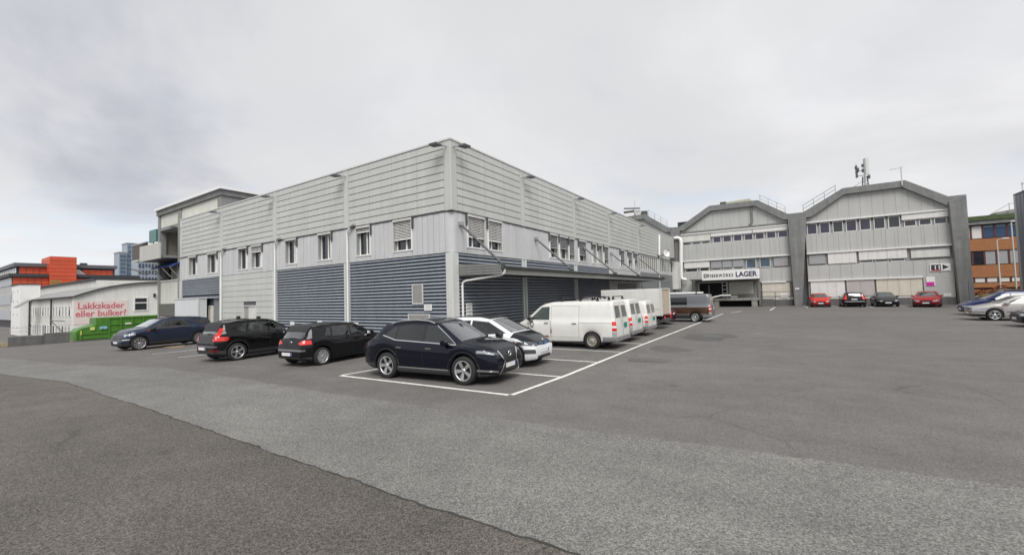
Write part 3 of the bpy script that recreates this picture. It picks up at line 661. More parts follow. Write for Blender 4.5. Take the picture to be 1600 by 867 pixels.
# --- canopy of the right facade
can = thing('loading_canopy', 'long grey steel canopy hung on tie rods above the parked vans', 'canopy', (0, 0.4, 3.2))
cb = MB(); cy0, cy1, cx = 0.40, 29.0, 2.30
cb.prism([(0.03, cy0+0.05, 3.60), (cx, cy0+0.05, 3.46), (cx, cy0+0.05, 3.36), (0.03, cy0+0.05, 3.44)], (0, cy1-cy0-0.1, 0)); deck = cb.build('deck', M['canopy'], can)
ce = MB(); ce.prism([(0.03, cy0, 3.72), (cx+0.02, cy0, 3.58), (cx+0.02, cy0, 3.17), (0.03, cy0, 3.22)], (0, 0.05, 0)); ce.build('end_panel', mat('canopy_end_grey', (0.20, 0.202, 0.195), 0.55, var=0.08, vscale=3, streak=0.1), can)
for k in range(3):
    z = 3.30+k*0.12
    MB().box(0.05, cx, cy0-0.008, cy0-0.001, z, z+0.012).build('panel_rib', M['darkmetal'], can)
cg = MB(); n_g = 8
gp = [(cx+0.03+0.085-0.085*math.cos(t), 3.50-0.10*math.sin(t)) for t in np.linspace(0, math.pi, n_g)]
cg.add([(x, cy0, z) for x, z in gp] + [(x, cy1, z) for x, z in gp], [(i, n_g+i, n_g+i+1, i+1) for i in range(n_g-1)], True)
cg.add([(x, cy0, z) for x, z in gp], [tuple(range(n_g))]); cg.box(cx+0.02, cx+0.21, cy0, cy1, 3.495, 3.51); cg.build('gutter', M['darkmetal'], can)
cw = MB(); cw.box(cx-0.06, cx+0.02, cy0+0.05, cy1, 3.17, 3.36); cw.build('edge_beam', M['reveal'], can)
for k, y in enumerate(np.linspace(1.5, 28.4, 14)):
    MB().box(0.03, cx-0.06, y-0.05, y+0.05, 3.22, 3.40).build('rafter', M['canopy'], can)
for y in (0.55, 7.45, 14.7, 20.3, 28.6):
    MB().tube([(0.06, y, 5.56), (cx+0.02, y, 3.60)], 0.052, 10).build('tie_rod', mat('rod_grey', (0.10, 0.105, 0.105), 0.45, metal=0.3), can)
    MB().box(0.01, 0.16, y-0.11, y+0.11, 5.50, 5.68).build('bracket', M['galv'], can, bevel=0.01)
    MB().box(cx-0.12, cx+0.12, y-0.06, y+0.06, 3.52, 3.66).build('rod_foot', M['darkmetal'], can)
dp = MB(); dp.tube([(cx+0.10, 0.58, 3.38), (cx+0.08, 0.56, 3.22), (cx-0.05, 0.54, 3.14), (0.3, 0.52, 2.97), (0.14, 0.52, 2.90), (0.10, 0.52, 2.75), (0.10, 0.52, 0.1)], 0.05, 10); dp.build('downpipe', M['white'], can)
# pipes, camera and box near the inner corner
vt = thing('flue_pipe', 'thin white flue pipe with bracket on the far end of the panel facade', 'pipe', (0.15, 33.3, 7.2))
a0 = onx(1030, 367, 0.15); a1 = onx(1030, 399, 0.15); MB().tube([a0, a1], 0.12, 10).build('pipe', M['white'], vt); MB().box(0.0, 0.15, a1[1]-0.2, a1[1]+0.2, a1[2]-0.25, a1[2]+0.05).build('bracket', M['darkmetal'], vt)
ds = thing('satellite_dish', 'small white satellite dish on an arm beside the flue pipe', 'dish', (0.3, 35, 7))
a2 = onx(1040, 396, 0.5); MB().lathe([(0.0, 0.0), (0.25, 0.03), (0.42, 0.10), (0.47, 0.16)], a2, (1, -0.6, 0.3), 18).build('bowl', M['white'], ds); MB().tube([(0.0, a2[1]-0.2, a2[2]-0.3), a2], 0.04, 8).build('arm', M['darkmetal'], ds)
MB().tube([Vector(a2), Vector(a2)+Vector((0.45, -0.25, 0.45))], 0.03, 6).build('feed', M['darkmetal'], ds)
dc = thing('ventilation_duct', 'white round ventilation duct bending down the inner corner', 'duct', (0.6, 46.2, 3))
def q47(px_, py_, Y=46.3): return Vector(ony(px_, py_, Y))
MB().tube([q47(1052, 373.5), q47(1058, 371.5), q47(1062.5, 373), q47(1064, 377), q47(1064, 400), q47(1064, 432), q47(1066, 436), q47(1073, 437.5)], 0.24, 12).build('pipe', M['white'], dc)
bxr = thing('wall_cabinet', 'pale grey wall cabinet beside the white duct', 'cabinet', (0.1, 44.5, 3.2)); a3 = onx(1053, 410, 0.1); MB().box(0.0, 0.7, 43.6, 45.4, 2.4, 6.0).build('case', M['offwhite'], bxr, bevel=0.02); MB().box(0.7, 0.72, 43.8, 45.2, 2.6, 5.6).build('door', M['trim'], bxr)
MB().box(0.0, 0.5, 42.7, 43.3, 6.1, 6.5).build('lamp', M['darkmetal'], bxr)

# ================================================================== ANNEX (left end, one storey higher)
AY = 0.30; AX0, AX1, AZ = -36.2, -23.3, 11.1
ann = thing('annex_building', 'cream annex with balcony rising behind the left end of the warehouse', 'building', (-30, AY, 0))
MB().box(AX0+0.15, AX1-0.1, AY+3.2, 26, -2, AZ-0.5).box(-31.2, AX1-0.1, AY+0.4, AY+3.2, 0, AZ-0.5).build('wall', M['cream'], ann)
MB().box(AX0-0.15, AX1+0.35, AY-0.25, 26, AZ-0.18, AZ+0.02).build('roof', mat('white_roof_edge', (0.80, 0.80, 0.80), 0.5), ann)
MB().box(AX0-0.05, AX1+0.2, AY-0.10, 25.9, AZ-0.62, AZ-0.185).build('roof_fascia', M['fascia'], ann)
ACOL = mat('annex_grey_frame', (0.24, 0.245, 0.24), 0.7, var=0.08, streak=0.15)
for (a, b2) in ((AX0, AX0+0.45), (-31.55, -30.85)): MB().box(a, b2, AY, AY+0.5, -2, AZ-0.64).build('column', ACOL, ann)
MB().box(AX1-0.6, AX1+0.08, AY-0.02, AY+1.4, 8, AZ-0.64).build('column', ACOL, ann)
MB().box(-30.85, AX1-0.62, AY+0.05, AY+0.3, 9.0, AZ-0.64).build('panel', M['cream'], ann)
MB().box(AX1-0.3, AX1+0.02, AY+1.42, 24, 8.5, AZ-0.64).build('panel', M['cream'], ann)
xa, xb = AX0+0.45, -31.55
MB().box(xa, xb, AY+0.1, AY+0.3, 9.35, 10.48).build('panel', M['cream'], ann)
MB().box(xa, xb, AY+0.05, AY+0.35, 9.05, 9.33).build('beam', ACOL, ann)
MB().box(xa, xb, AY+2.4, AY+2.6, 6.6, 9.05).build('loggia_wall', mat('dark_olive_render', (0.24, 0.23, 0.19), 0.8, var=0.1), ann)  # loggia walls have a dark olive render of their own
MB().box(AX0+0.02, AX0+0.2, AY+0.5, AY+3.2, 6.5, 9.05).build('loggia_wall', mat('dark_olive_render', (0.24, 0.23, 0.19), 0.8, var=0.1), ann)
MB().box(AX0+0.02, AX0+0.2, AY+0.5, AY+3.2, 4.3, 6.27).build('loggia_wall', M['cream'], ann)
MB().box(AX0+0.02, AX0+0.2, AY+0.5, AY+3.2, -2, 4.3).build('side_wall', M['cream'], ann)
MB().box(xa, xb, AY+0.3, AY+2.4, 9.0, 9.05).build('loggia_ceiling', M['reveal'], ann)
for (a, b2) in ((-34.0, -33.3), (-33.0, -32.4), (-32.2, -31.6)):
    w_ = MB().box(a, b2, AY+2.32, AY+2.4, 6.7, 8.9).build('window', M['white'], ann); MB().box(a+0.1, b2-0.1, AY+2.29, AY+2.318, 6.8, 8.8).build('pane', M['glass'], w_)
MB().tube([(-34.9, AY+2.2, 8.05), (-34.9, AY+2.4, 8.05)], 0.16, 10).build('wall_lamp', mat('lit_wall_lamp', (0.9, 0.85, 0.7), 0.4, emit=(1, 0.9, 0.7, 0.8)), ann)
# projecting balcony
MB().box(-37.0, -31.7, AY-1.2, AY+2.3, 6.28, 6.50).build('balcony_slab', ACOL, ann)
BAL = mat('balcony_panel', (0.49, 0.485, 0.45), 0.7, var=0.05, streak=0.12)
bal = MB().box(-36.4, -31.55, AY-1.25, AY-1.15, 6.2, 7.55).box(-36.4, -36.3, AY-1.15, AY+0.0, 6.2, 7.55).build('balcony_front', BAL, ann)
MB().box(-41.5, -36.5, AY-0.4, AY+2.6, 6.55, 6.75).build('balcony_slab', M['offwhite'], ann)
MB().box(-41.5, -37.6, AY-0.45, AY-0.38, 6.75, 8.1).box(-41.55, -41.48, AY-0.4, AY+2.6, 6.75, 8.1).build('balcony_screen', mat('brown_screen', (0.085, 0.075, 0.065), 0.6, var=0.1), ann)
MB().box(-41.6, -37.4, AY-0.5, AY-0.33, 8.1, 8.22).build('balcony_rail', M['galv'], ann)
for x in (-37.3, -37.0, -36.75): MB().tube([(x, AY-0.7, 6.7), (x+0.1, AY-0.7, 8.0)], 0.12, 7).build('balcony_furniture', M['black'], ann)
MB().tube([(-41.0, AY-0.6, 5.85), (-36.0, AY-0.8, 5.1)], 0.07, 8).build('handrail', M['darkmetal'], ann)
# middle floor: blue awning over windows, cream parapet, dark band, shop front
MB().box(xa, xb, AY+0.1, AY+0.3, 2.35, 4.35).build('panel', M['cream'], ann)
MB().box(xa-0.05, xb+0.05, AY+0.0, AY+0.32, 1.25, 2.34).build('dark_band', mat('olive_grey_band', (0.115, 0.118, 0.105), 0.8, var=0.1, streak=0.1), ann)
for i, x in enumerate((-35.4, -34.2, -33.0, -31.9)):
    w_ = MB().box(x-0.45, x+0.45, AY+0.7, AY+0.8, 4.4, 6.0).build('window', M['offwhite'], ann); MB().box(x-0.35, x+0.30, AY+0.67, AY+0.698, 4.5, 5.9).build('pane', M['curtain'] if i else M['glass'], w_)
MB().box(xa, xb, AY+0.8, AY+0.9, 4.3, 6.5).build('loggia_wall', M['sheetdk'], ann)
MB().box(xa, xb, AY+0.02, AY+0.35, 4.36, 4.46).build('sill', M['trim'], ann)
aw = MB()
for k in range(5):
    x = xa-0.3+k*1.02; aw.prism([(x, AY-0.55, 5.5), (x+0.95, AY-0.55, 5.5), (x+0.85, AY+0.6, 6.15), (x+0.1, AY+0.6, 6.15)], (0, 0.04, 0.10))
aw.build('awning', M['bluefab'], ann)
for x in (-35.6, -33.4, -31.8): MB().tube([(x, AY-0.5, 5.5), (x-0.1, AY+0.2, 4.7)], 0.05, 7).build('awning_arm', M['trim'], ann)
MB().box(xa, xb, AY+0.6, AY+0.7, -1.2, 1.24).build('shop_front', M['offwhite'], ann)
sg = thing('shop_sign', 'white shop sign with pink emblem above the annex door', 'sign', (-34, AY+0.1, 0.9))
MB().box(-35.6, -32.0, AY+0.02, AY+0.12, 0.62, 1.2).build('board', M['white'], sg); MB().lathe([(0, 0.0), (0.28, 0.0), (0.28, 0.05)], (-35.2, AY+0.02, 0.9), (0, -1, 0), 16, False).build('emblem', mat('pink_emblem', (0.7, 0.16, 0.18), 0.5), sg)
for k, w in enumerate((0.35, 0.3, 0.35, 0.25, 0.3)): MB().box(-34.6+k*0.48, -34.6+k*0.48+w, AY-0.0, AY+0.018, 0.72, 1.08).build('lettering', M['reveal'], sg)
for (a, b2, mt_) in ((-35.6, -34.9, 'galv'), (-34.6, -34.1, 'reveal'), (-33.8, -32.6, 'pinkwash')):
    d_ = MB().box(a, b2, AY+0.5, AY+0.6, -1.2, 0.55).build('door', M['offwhite'], ann); MB().box(a+0.08, b2-0.08, AY+0.47, AY+0.498, -1.0, 0.45).build('pane', M[mt_], d_)
ps = thing('roof_screen_sign', 'small teal sign panel above the annex balcony', 'sign', (-41, 3, 8)); a = ony(233, 361, 3.0); b2 = ony(244, 373, 3.0)
MB().box(a[0], b2[0], 3.0, 3.15, b2[2]-0.3, a[2]).build('panel', M['greenscreen'], ps); MB().box((a[0]+b2[0])/2-0.08, (a[0]+b2[0])/2+0.08, 3.05, 3.12, b2[2]-2.2, b2[2]-0.3).build('post', M['darkmetal'], ps)
wb = thing('site_cabin', 'plain white box cabin standing before the annex entrance', 'cabin', (-29, -1.6, -0.4))
c0, c1 = ony(273, 485, -0.75), ony(310, 485, -0.75); zt_ = ony(290, 467.5, -0.75)[2]
MB().box(c0[0], c1[0], -0.75, -0.2, -1.2, zt_).build('body', mat('cabin_white', (0.60, 0.62, 0.63), 0.5, var=0.03, streak=0.05), wb, bevel=0.02)
MB().box(c0[0]-0.04, c1[0]+0.04, -0.79, -0.16, zt_, zt_+0.06).build('roof', M['trim'], wb); MB().box(c1[0]-0.09, c1[0]+0.02, -0.78, -0.70, -1.2, zt_).build('corner_post', M['trim'], wb)

# ================================================================== WAREHOUSE WITH FOLDED ROOF (back of the yard)
YL = 47.0
lag = thing('folded_roof_warehouse', 'grey warehouse with two folded gables, ribbon windows and concrete piers', 'building', (14, YL, 0))
LX0, LX1 = -14.0, 28.1
MB().box(LX0, LX1-0.3, YL+0.45, YL+38, -0.3, 10.3).build('wall', M['backing'], lag)
valley, ridge, ft = 11.12, 13.35, 0.66
outer = [(-13.4, valley), (-11.5, valley), (-9.6, ridge), (-4.0, ridge), (-1.0, 11.05), (0.6, 10.95), (4.43, ridge), (9.99, ridge-0.05), (13.1, 11.15), (14.6, 11.15), (18.45, 13.42), (23.75, 13.42), (26.95, valley+0.05), (28.2, valley+0.05)]
inner = [(-13.4, valley-ft), (-11.2, valley-ft), (-9.4, ridge-ft), (-4.2, ridge-ft), (-1.3, 10.42), (1.1, 10.42), (4.58, ridge-ft-.03), (9.67, ridge-ft-.03), (12.6, 10.50), (15.4, 10.50), (18.54, 12.72), (23.5, 12.72), (26.9, 10.2), (28.2, 10.2)]
for i in range(len(outer)-1):
    a, b2, c, d = outer[i], outer[i+1], inner[i+1], inner[i]
    MB().prism([(a[0], YL-0.45, a[1]), (b2[0], YL-0.45, b2[1]), (c[0], YL-0.45, c[1]), (d[0], YL-0.45, d[1])], (0, 0.9, 0)).build('roof_fascia', M['fascia'], lag)
    MB().prism([(a[0], YL+0.45, a[1]-0.06), (b2[0], YL+0.45, b2[1]-0.06), (b2[0], YL+0.45, b2[1]-0.35), (a[0], YL+0.45, a[1]-0.35)], (0, 36, 0)).build('roof', M['roofgrey'], lag)
# gable infill sheets: narrow vertical sheets between the lintel and the fascia
def gable_sheets(x0, x1, zb, pts, w=1.05):
    n = round((x1-x0)/w); xs_ = np.linspace(x0, x1, n+1)
    px_ = [p[0] for p in pts]; pz_ = [p[1] for p in pts]
    for i in range(n):
        a, b2 = xs_[i]+0.007, xs_[i+1]-0.007
        top = [(x, np.interp(x, px_, pz_)+0.05) for x in [a]+[p for p in px_ if a < p < b2]+[b2]]
        if max(t[1] for t in top)-zb < 0.08: continue
        MB().prism([(a, YL-0.02, zb), (b2, YL-0.02, zb)]+[(x, YL-0.02, max(z, zb+0.02)) for x, z in top[::-1]], (0, 0.12, 0)).build('wall_sheet', M['sheet'], lag)
gable_sheets(0.6, 13.0, 9.95, inner[5:9]); gable_sheets(14.9, 27.0, 9.95, inner[9:13]); gable_sheets(-9.5, 0.0, 9.95, inner[2:5], 1.6)
for i0, i1 in ((2, 5), (5, 9), (9, 13)):
    hp = inner[i0:i1]; MB().prism([(hp[0][0], YL+0.12, 9.5), (hp[-1][0], YL+0.12, 9.5)] + [(x, YL+0.12, z+0.2) for x, z in hp[::-1]], (0, 0.15, 0)).build('gable_backing', M['backing'], lag)
def sheets(x0, x1, z0, z1, w=1.06):
    n = max(1, round((x1-x0)/w))
    for i in range(n):
        a = x0+(x1-x0)*i/n; b2 = x0+(x1-x0)*(i+1)/n
        me = panel_mesh('wall_sheet', b2-a-0.014, z1-z0, 0.05, M['sheet']); share('wall_sheet', me, lag, (a+0.01, YL+0.05, z0))
BAYS = ((0.5, 13.15), (14.75, 27.1))
for (a, b2) in BAYS:
    sheets(a, b2, 6.22, 8.42); sheets(a, b2, 2.98, 4.72)
    for z in (9.80, 6.10, 2.86):
        x0_ = a if (z > 3 or a > 10) else 9.95
        x1_ = b2 if z > 3 else (b2-0.6 if a < 10 else 24.7)
        MB().box(x0_, x1_, YL-0.16, YL+0.05, z, z+0.13).build('white_rail', M['white'], lag)
    MB().box(a, b2, YL+0.16, YL+0.44, -0.2, 9.9).build('bay_backing', M['reveal'], lag)
MB().box(24.75, 27.1, YL-0.0, YL+0.12, 0.75, 2.97).build('wall_sheet', M['sheet'], lag)
MB().box(9.95, 13.2, YL+0.0, YL+0.14, 0.0, 0.75).box(14.7, 27.15, YL+0.0, YL+0.14, 0.0, 0.75).build('plinth', M['concrete'], lag)
MB().box(0.4, 2.4, YL+0.0, YL+0.14, 0.0, 2.97).build('wall_sheet', M['sheet'], lag)
def lwin(x0, x1, z0, z1, gm='glass', y=YL+0.08, fw=0.09):
    fr = MB().box(x0-fw, x1+fw, y, y+0.06, z0-fw, z0).box(x0-fw, x1+fw, y, y+0.06, z1, z1+fw).box(x0-fw, x0, y, y+0.06, z0, z1).box(x1, x1+fw, y, y+0.06, z0, z1).build('window', M['trim'], lag)
    MB().box(x0, x1, y+0.02, y+0.045, z0, z1).build('pane', M[gm], fr); return fr
PURP = mat('purple_tinted_glass', (0.030, 0.026, 0.055), 0.05, spec=0.8, var=0.4, vscale=0.6); M['purp'] = PURP
# top ribbon: right gable
for k, x in enumerate(15.0+1.222*np.arange(7)): lwin(x, x+0.82, 8.52, 9.66, 'glass' if k in (2, 5, 6) else 'purp')
for x in (23.62, 24.80, 25.97): lwin(x, x+0.82, 8.52, 9.05)
MB().box(23.35, 27.0, YL-0.06, YL+0.1, 9.16, 9.78).build('blind_box', M['blindw'], lag)
# top ribbon: left gable
for x in (4.70, 5.92, 7.14, 8.37, 9.60, 10.83, 12.05): lwin(x, x+0.84, 8.47, 9.15, 'purp')
for x in (0.95, 2.12, 3.28): lwin(x, x+0.92, 8.47, 8.70)
MB().box(4.40, 9.2, YL-0.06, YL+0.1, 9.26, 9.76).build('blind_box', M['blindw'], lag); MB().box(9.26, 13.0, YL-0.07, YL+0.1, 9.26, 9.78).build('blind_box', M['blindw'], lag)
MB().box(0.6, 4.34, YL-0.03, YL+0.1, 8.82, 9.76).build('blind_box', M['offwhite'], lag)
# middle ribbon
def blind_panel(x0, x1, z0, z1, mt_, n, y=YL-0.05):
    r_ = MB().box(x0, x1, y+0.03, y+0.1, z0, z1).build('blind', mt_, lag)
    for k in range(n):
        a = x0+(x1-x0)*k/n; b2 = x0+(x1-x0)*(k+1)/n; MB().box(a+0.02, b2-0.02, y, y+0.03, z0+0.02, z1-0.02).build('blind_panel', mt_, r_)
blind_panel(14.95, 16.5, 4.88, 5.98, M['blind'], 1, YL+0.02); blind_panel(16.75, 19.35, 4.80, 6.06, M['blindw'], 4); blind_panel(19.55, 23.6, 5.05, 6.06, M['blindw'], 5)
for x in (19.7, 21.0, 22.35): lwin(x, x+1.0, 4.82, 5.0)
blind_panel(23.9, 26.9, 4.98, 5.80, M['offwhite'], 1, YL-0.02); MB().box(23.9, 26.9, YL+0.02, YL+0.12, 5.84, 6.08).build('blind_box', M['blind'], lag)
lwin(8.45, 9.40, 4.86, 5.98, 'glassb'); lwin(9.95, 10.95, 4.92, 6.0, 'glassb'); blind_panel(11.35, 12.85, 4.86, 6.02, M['blind'], 1, YL+0.02)
for (a, b2) in ((4.25, 5.55), (5.62, 6.75), (6.82, 8.1)): blind_panel(a, b2, 5.05, 6.0, M['blind'], 1, YL)
for x in (4.4, 5.75, 6.95): lwin(x, x+1.0, 4.84, 4.99)
blind_panel(0.9, 4.1, 5.20, 6.0, M['blindw'], 3); lwin(1.1, 2.5, 4.76, 5.12); lwin(2.95, 3.95, 4.80, 5.12)
# ground ribbon
blind_panel(14.95, 18.15, 0.95, 2.84, M['blindw'], 4); blind_panel(18.3, 20.75, 1.0, 2.84, M['blindp'], 2); blind_panel(20.9, 24.65, 0.98, 2.84, M['blindc'], 4)
blind_panel(9.98, 12.9, 1.05, 2.80, M['blindc'], 4); MB().box(9.98, 13.2, YL-0.02, YL+0.14, 0.76, 1.03).build('sill', M['offwhite'], lag); MB().box(14.75, 24.7, YL-0.02, YL+0.14, 0.76, 0.94).build('sill', M['offwhite'], lag)
MB().box(24.72, 27.05, YL-0.015, YL+0.0, 2.88, 2.96).build('flashing', M['trim'], lag)
# rib seams: half-round battens on the big sheets
for (a, b2) in BAYS:
    for x in np.arange(a+0.53, b2-0.2, 1.06):
        MB().box(x-0.02, x+0.02, YL-0.018, YL+0.0, 6.24, 8.38).build('batten', M['sheet'], lag)
# tapering concrete piers
def pier(t0, t1, b0, b1, ztop):
    MB().prism([(t0, YL-0.62, ztop), (t1, YL-0.62, ztop), (b1, YL-0.62, 0), (b0, YL-0.62, 0)], (0, 0.9, 0)).build('pier', M['fascia'], lag, bevel=0.03)
pier(13.04, 14.89, 13.25, 14.05, 10.5); pier(-0.6, 0.62, -0.5, 0.45, 10.42)
MB().prism([(26.92, YL-0.62, 10.6), (28.22, YL-0.62, 11.15), (28.22, YL-0.62, 0), (27.22, YL-0.62, 0)], (0, 0.9, 0)).build('pier', M['fascia'], lag, bevel=0.03)
MB().box(LX1-0.35, LX1, YL+0.3, YL+38, -0.2, 11.1).build('side_wall', M['fascia'], lag)
MB().box(27.9, 28.26, YL-0.68, YL-0.3, 0, 2.4).build('corner_guard', M['sheetdk'], lag)
# gable pipe, ledge
MB().box(1.0, 13.0, YL-0.12, YL+0.0, 9.98, 10.22).build('ledge', M['fascia'], lag)
MB().tube([(9.25, YL-0.1, 12.6), (9.25, YL-0.1, 10.6), (9.0, YL-0.1, 10.3)], 0.13, 8).build('downpipe', M['fascia'], lag)
def roof_railing(x0, z0, x1, z1, label):
    rr = thing('roof_railing', label, 'railing', ((x0+x1)/2, YL+0.2, min(z0, z1)), group='safety railings on the folded roof')
    for h in (0.45, 0.9): MB().tube([(x0, YL+0.2, z0+h), (x1, YL+0.2, z1+h)], 0.04, 6).build('rail', M['galv'], rr)
    for t in np.linspace(0.02, 0.98, 4):
        x, z = x0+(x1-x0)*t, z0+(z1-z0)*t; MB().tube([(x, YL+0.2, z-0.1), (x, YL+0.2, z+0.92)], 0.035, 6).build('post', M['galv'], rr)
roof_railing(10.2, 13.15, 12.9, 11.3, 'sloping steel railing on the right slope of the middle gable'); roof_railing(14.6, 11.15, 17.9, 13.1, 'sloping steel railing on the left slope of the right gable'); roof_railing(-3.7, 13.1, -1.1, 11.2, 'sloping steel railing left of the first roof valley')
ru = thing('skylight_box', 'low pale roof light box on the middle gable', 'skylight', (7.8, YL+0.4, 13.3)); MB().prism([(6.1, YL+0.1, 13.34), (9.4, YL+0.1, 13.34), (9.1, YL+0.1, 13.72), (6.3, YL+0.1, 13.62)], (0, 3, 0)).build('cover', mat('pale_skylight', (0.42, 0.41, 0.30), 0.5), ru); MB().box(5.7, 6.4, YL+0.0, YL+0.8, 13.3, 13.72).build('vent', M['darkmetal'], ru)
hv = thing('rooftop_plant', 'cluster of white and dark ventilation units on the roof behind the panel facade', 'ventilation unit', (-6, YL+1, 13.2))
def at47(px_, py_, Y=YL+1): return ony(px_, py_, Y)
a = at47(974, 336); b2 = at47(990, 327); MB().box(a[0], b2[0], YL+1, YL+4, 12.9, b2[2]).build('white_unit', M['white'], hv); MB().box(a[0]+0.1, b2[0]+0.1, YL+0.96, YL+0.999, (a[2]+b2[2])/2-0.1, b2[2]-0.15).build('grille', M['darkmetal'], hv)
a = at47(1001, 336); b2 = at47(1011, 329); MB().tube([((a[0]+b2[0])/2, YL+1.4, 12.8), ((a[0]+b2[0])/2, YL+1.4, b2[2])], 0.45, 12).build('drum_unit', M['darkmetal'], hv)
a = at47(993, 340); b2 = at47(1000, 328); MB().box(a[0], b2[0], YL+1.2, YL+2.6, 12.8, b2[2]).build('white_unit', M['offwhite'], hv)
a = at47(991.5, 314); MB().tube([(a[0], YL+1, 13), (a[0], YL+1, a[2])], 0.03, 5).build('aerial', M['galv'], hv)
a = at47(975, 326); b2 = at47(1000, 325.5); MB().tube([a, b2], 0.10, 7).build('pipe', M['darkmetal'], hv)
hv2 = thing('roof_hatch', 'dark low roof hatch in the valley left of the middle gable', 'hatch', (1.8, YL+1, 11)); a = at47(1059, 352); b2 = at47(1075, 346); MB().box(a[0], b2[0], YL+0.9, YL+2.4, 11.2, b2[2]).build('case', M['darkmetal'], hv2); MB().box(a[0]+0.1, b2[0]-0.1, YL+0.86, YL+0.899, 11.5, b2[2]-0.1).build('grille', M['black'], hv2)
# antenna mast
ms = thing('antenna_mast', 'cellular antenna mast with panel aerials on the right gable', 'mast', (21.1, YL+1.0, 13.4))
mx_ = ony(1352, 285, YL+1)[0]; zt_ = ony(1352, 248, YL+1)[2]
MB().tube([(mx_, YL+1, 13.2), (mx_, YL+1, zt_)], 0.09, 8).build('pole', M['galv'], ms)
for dx in (-0.28, 0.28): MB().tube([(mx_+dx, YL+1, 13.2), (mx_+dx*0.7, YL+1, 14.7)], 0.06, 7).build('lattice_leg', M['darkmetal'], ms)
for z in (13.6, 14.0, 14.4): MB().tube([(mx_-0.3, YL+1, z), (mx_+0.3, YL+1, z+0.3)], 0.035, 6).build('brace', M['darkmetal'], ms)
MB().tube([(mx_-1.5, YL+1.2, 13.4), (mx_-0.1, YL+1, 14.3)], 0.03, 6).build('stay', M['galv'], ms)
MB().box(mx_+0.08, mx_+0.40, YL+0.9, YL+1.1, 14.9, zt_+0.1).build('panel_antenna', mat('pale_antenna', (0.62, 0.62, 0.60), 0.5), ms, bevel=0.03)
for dx, z, h in ((-0.75, 15.6, 0.45), (-0.72, 15.05, 0.45), (-0.60, 15.3, 0.5), (-0.15, 15.2, 0.4), (-0.15, 15.8, 0.35), (-0.72, 14.7, 0.3), (0.35, 14.4, 0.4)):
    MB().box(mx_+dx-0.11, mx_+dx+0.11, YL+0.85, YL+1.05, z, z+h).build('radio_unit', M['darkmetal'], ms, bevel=0.02)
for z in (14.85, 15.45): MB().tube([(mx_-0.75, YL+1, z), (mx_, YL+1, z)], 0.035, 6).build('cross_arm', M['darkmetal'], ms)
MB().tube([(mx_-0.72, YL+1, 14.6), (mx_-0.72, YL+1, 16.3)], 0.03, 6).build('cross_arm', M['darkmetal'], ms)
ta = thing('roof_aerial', 'thin pale aerial at the ridge of the right gable', 'aerial', (23.4, YL+0.4, 13.4)); ax_ = ony(1406, 285, YL+.4)[0]
MB().tube([(ax_, YL-0.5, 12.9), (ax_, YL-0.5, 14.9)], 0.06, 7).build('pole', M['offwhite'], ta); MB().tube([(ax_-0.9, YL-0.5, 14.75), (ax_+0.2, YL-0.5, 14.85)], 0.02, 5).build('boom', M['galv'], ta)
for d in (-0.8, -0.5, -0.2): MB().tube([(ax_+d, YL-0.8, 14.77), (ax_+d, YL-0.2, 14.77)], 0.015, 5).build('element', M['galv'], ta)
# loading dock with sign
dk = thing('loading_dock', 'concrete loading dock with canopy frame and two roller doors', 'loading dock', (6, YL-3, 0))
DY = YL-2.6
MB().box(2.3, 9.75, DY, YL, 0.78, 1.05).build('platform', M['dock'], dk, bevel=0.02)
for x in (2.6, 5.0, 9.2): MB().box(x-0.3, x+0.3, DY+0.05, YL, 0, 0.78).build('support', M['dock'], dk)
MB().box(2.4, 9.6, DY+1.2, YL-0.02, 0.0, 0.77).build('recess', M['void'], dk)
MB().box(2.2, 9.75, YL-0.12, YL-0.01, 1.05, 3.5).build('back_wall', mat('dock_back_wall', (0.20, 0.20, 0.175), 0.7, var=0.08), dk)
dd = MB().box(2.75, 6.0, YL-0.2, YL-0.12, 1.05, 3.1).build('door_opening', M['void'], dk)
MB().box(2.62, 2.75, YL-0.3, YL-0.12, 1.05, 3.22).box(6.0, 6.13, YL-0.3, YL-0.12, 1.05, 3.22).box(2.75, 6.0, YL-0.3, YL-0.12, 3.1, 3.22).build('door_frame', M['galv'], dk)
for k in range(4): MB().box(5.55, 5.95, YL-0.26, YL-0.2, 1.15+k*0.5, 1.25+k*0.5).build('ladder_rung', M['galv'], dk)
MB().box(5.48, 5.56, YL-0.26, YL-0.2, 1.05, 3.1).box(3.9, 3.95, YL-0.26, YL-0.2, 1.05, 2.8).build('post', M['galv'], dk)
rs = MB().box(6.35, 9.0, YL-0.2, YL-0.12, 1.55, 3.08).build('roller_door', M['offwhite'], dk)
for k in range(6): MB().box(6.4, 8.95, YL-0.225, YL-0.2, 1.6+k*0.24, 1.81+k*0.24).build('slat', mat('roller_cream', (0.46, 0.46, 0.40), 0.6, var=0.06, streak=0.1), rs)
MB().box(6.45, 7.25, YL-0.25, YL-0.2, 1.08, 1.38).build('notice', M['white'], dk)
for x in (2.3, 9.6): MB().box(x-0.07, x+0.07, DY+0.02, DY+0.18, 1.05, 3.45).build('canopy_post', M['darkmetal'], dk)
MB().box(2.05, 9.85, DY-0.1, YL-0.13, 3.45, 3.60).build('canopy', M['darkmetal'], dk)
MB().tube([Vector(ony(1108, 466, DY-0.3)), Vector(ony(1128, 461.5, DY-0.3)), Vector(ony(1142, 461.5, DY-0.3))], 0.10, 7).build('dock_light_rail', M['offwhite'], dk)
sg = thing('warehouse_sign', 'long white sign with navy and black lettering above the loading dock', 'sign', (6.3, DY-0.1, 3.6))
s0, s1 = ony(1096.5, 431, DY-0.2), ony(1186.5, 427, DY-0.2); sw_ = s1[0]-s0[0]; sz0, sz1 = 3.52, 4.52
sz1 = ony(1150, 421.5, DY-0.2)[2]; sz0 = ony(1150, 436.5, DY-0.2)[2]; shh = sz1-sz0
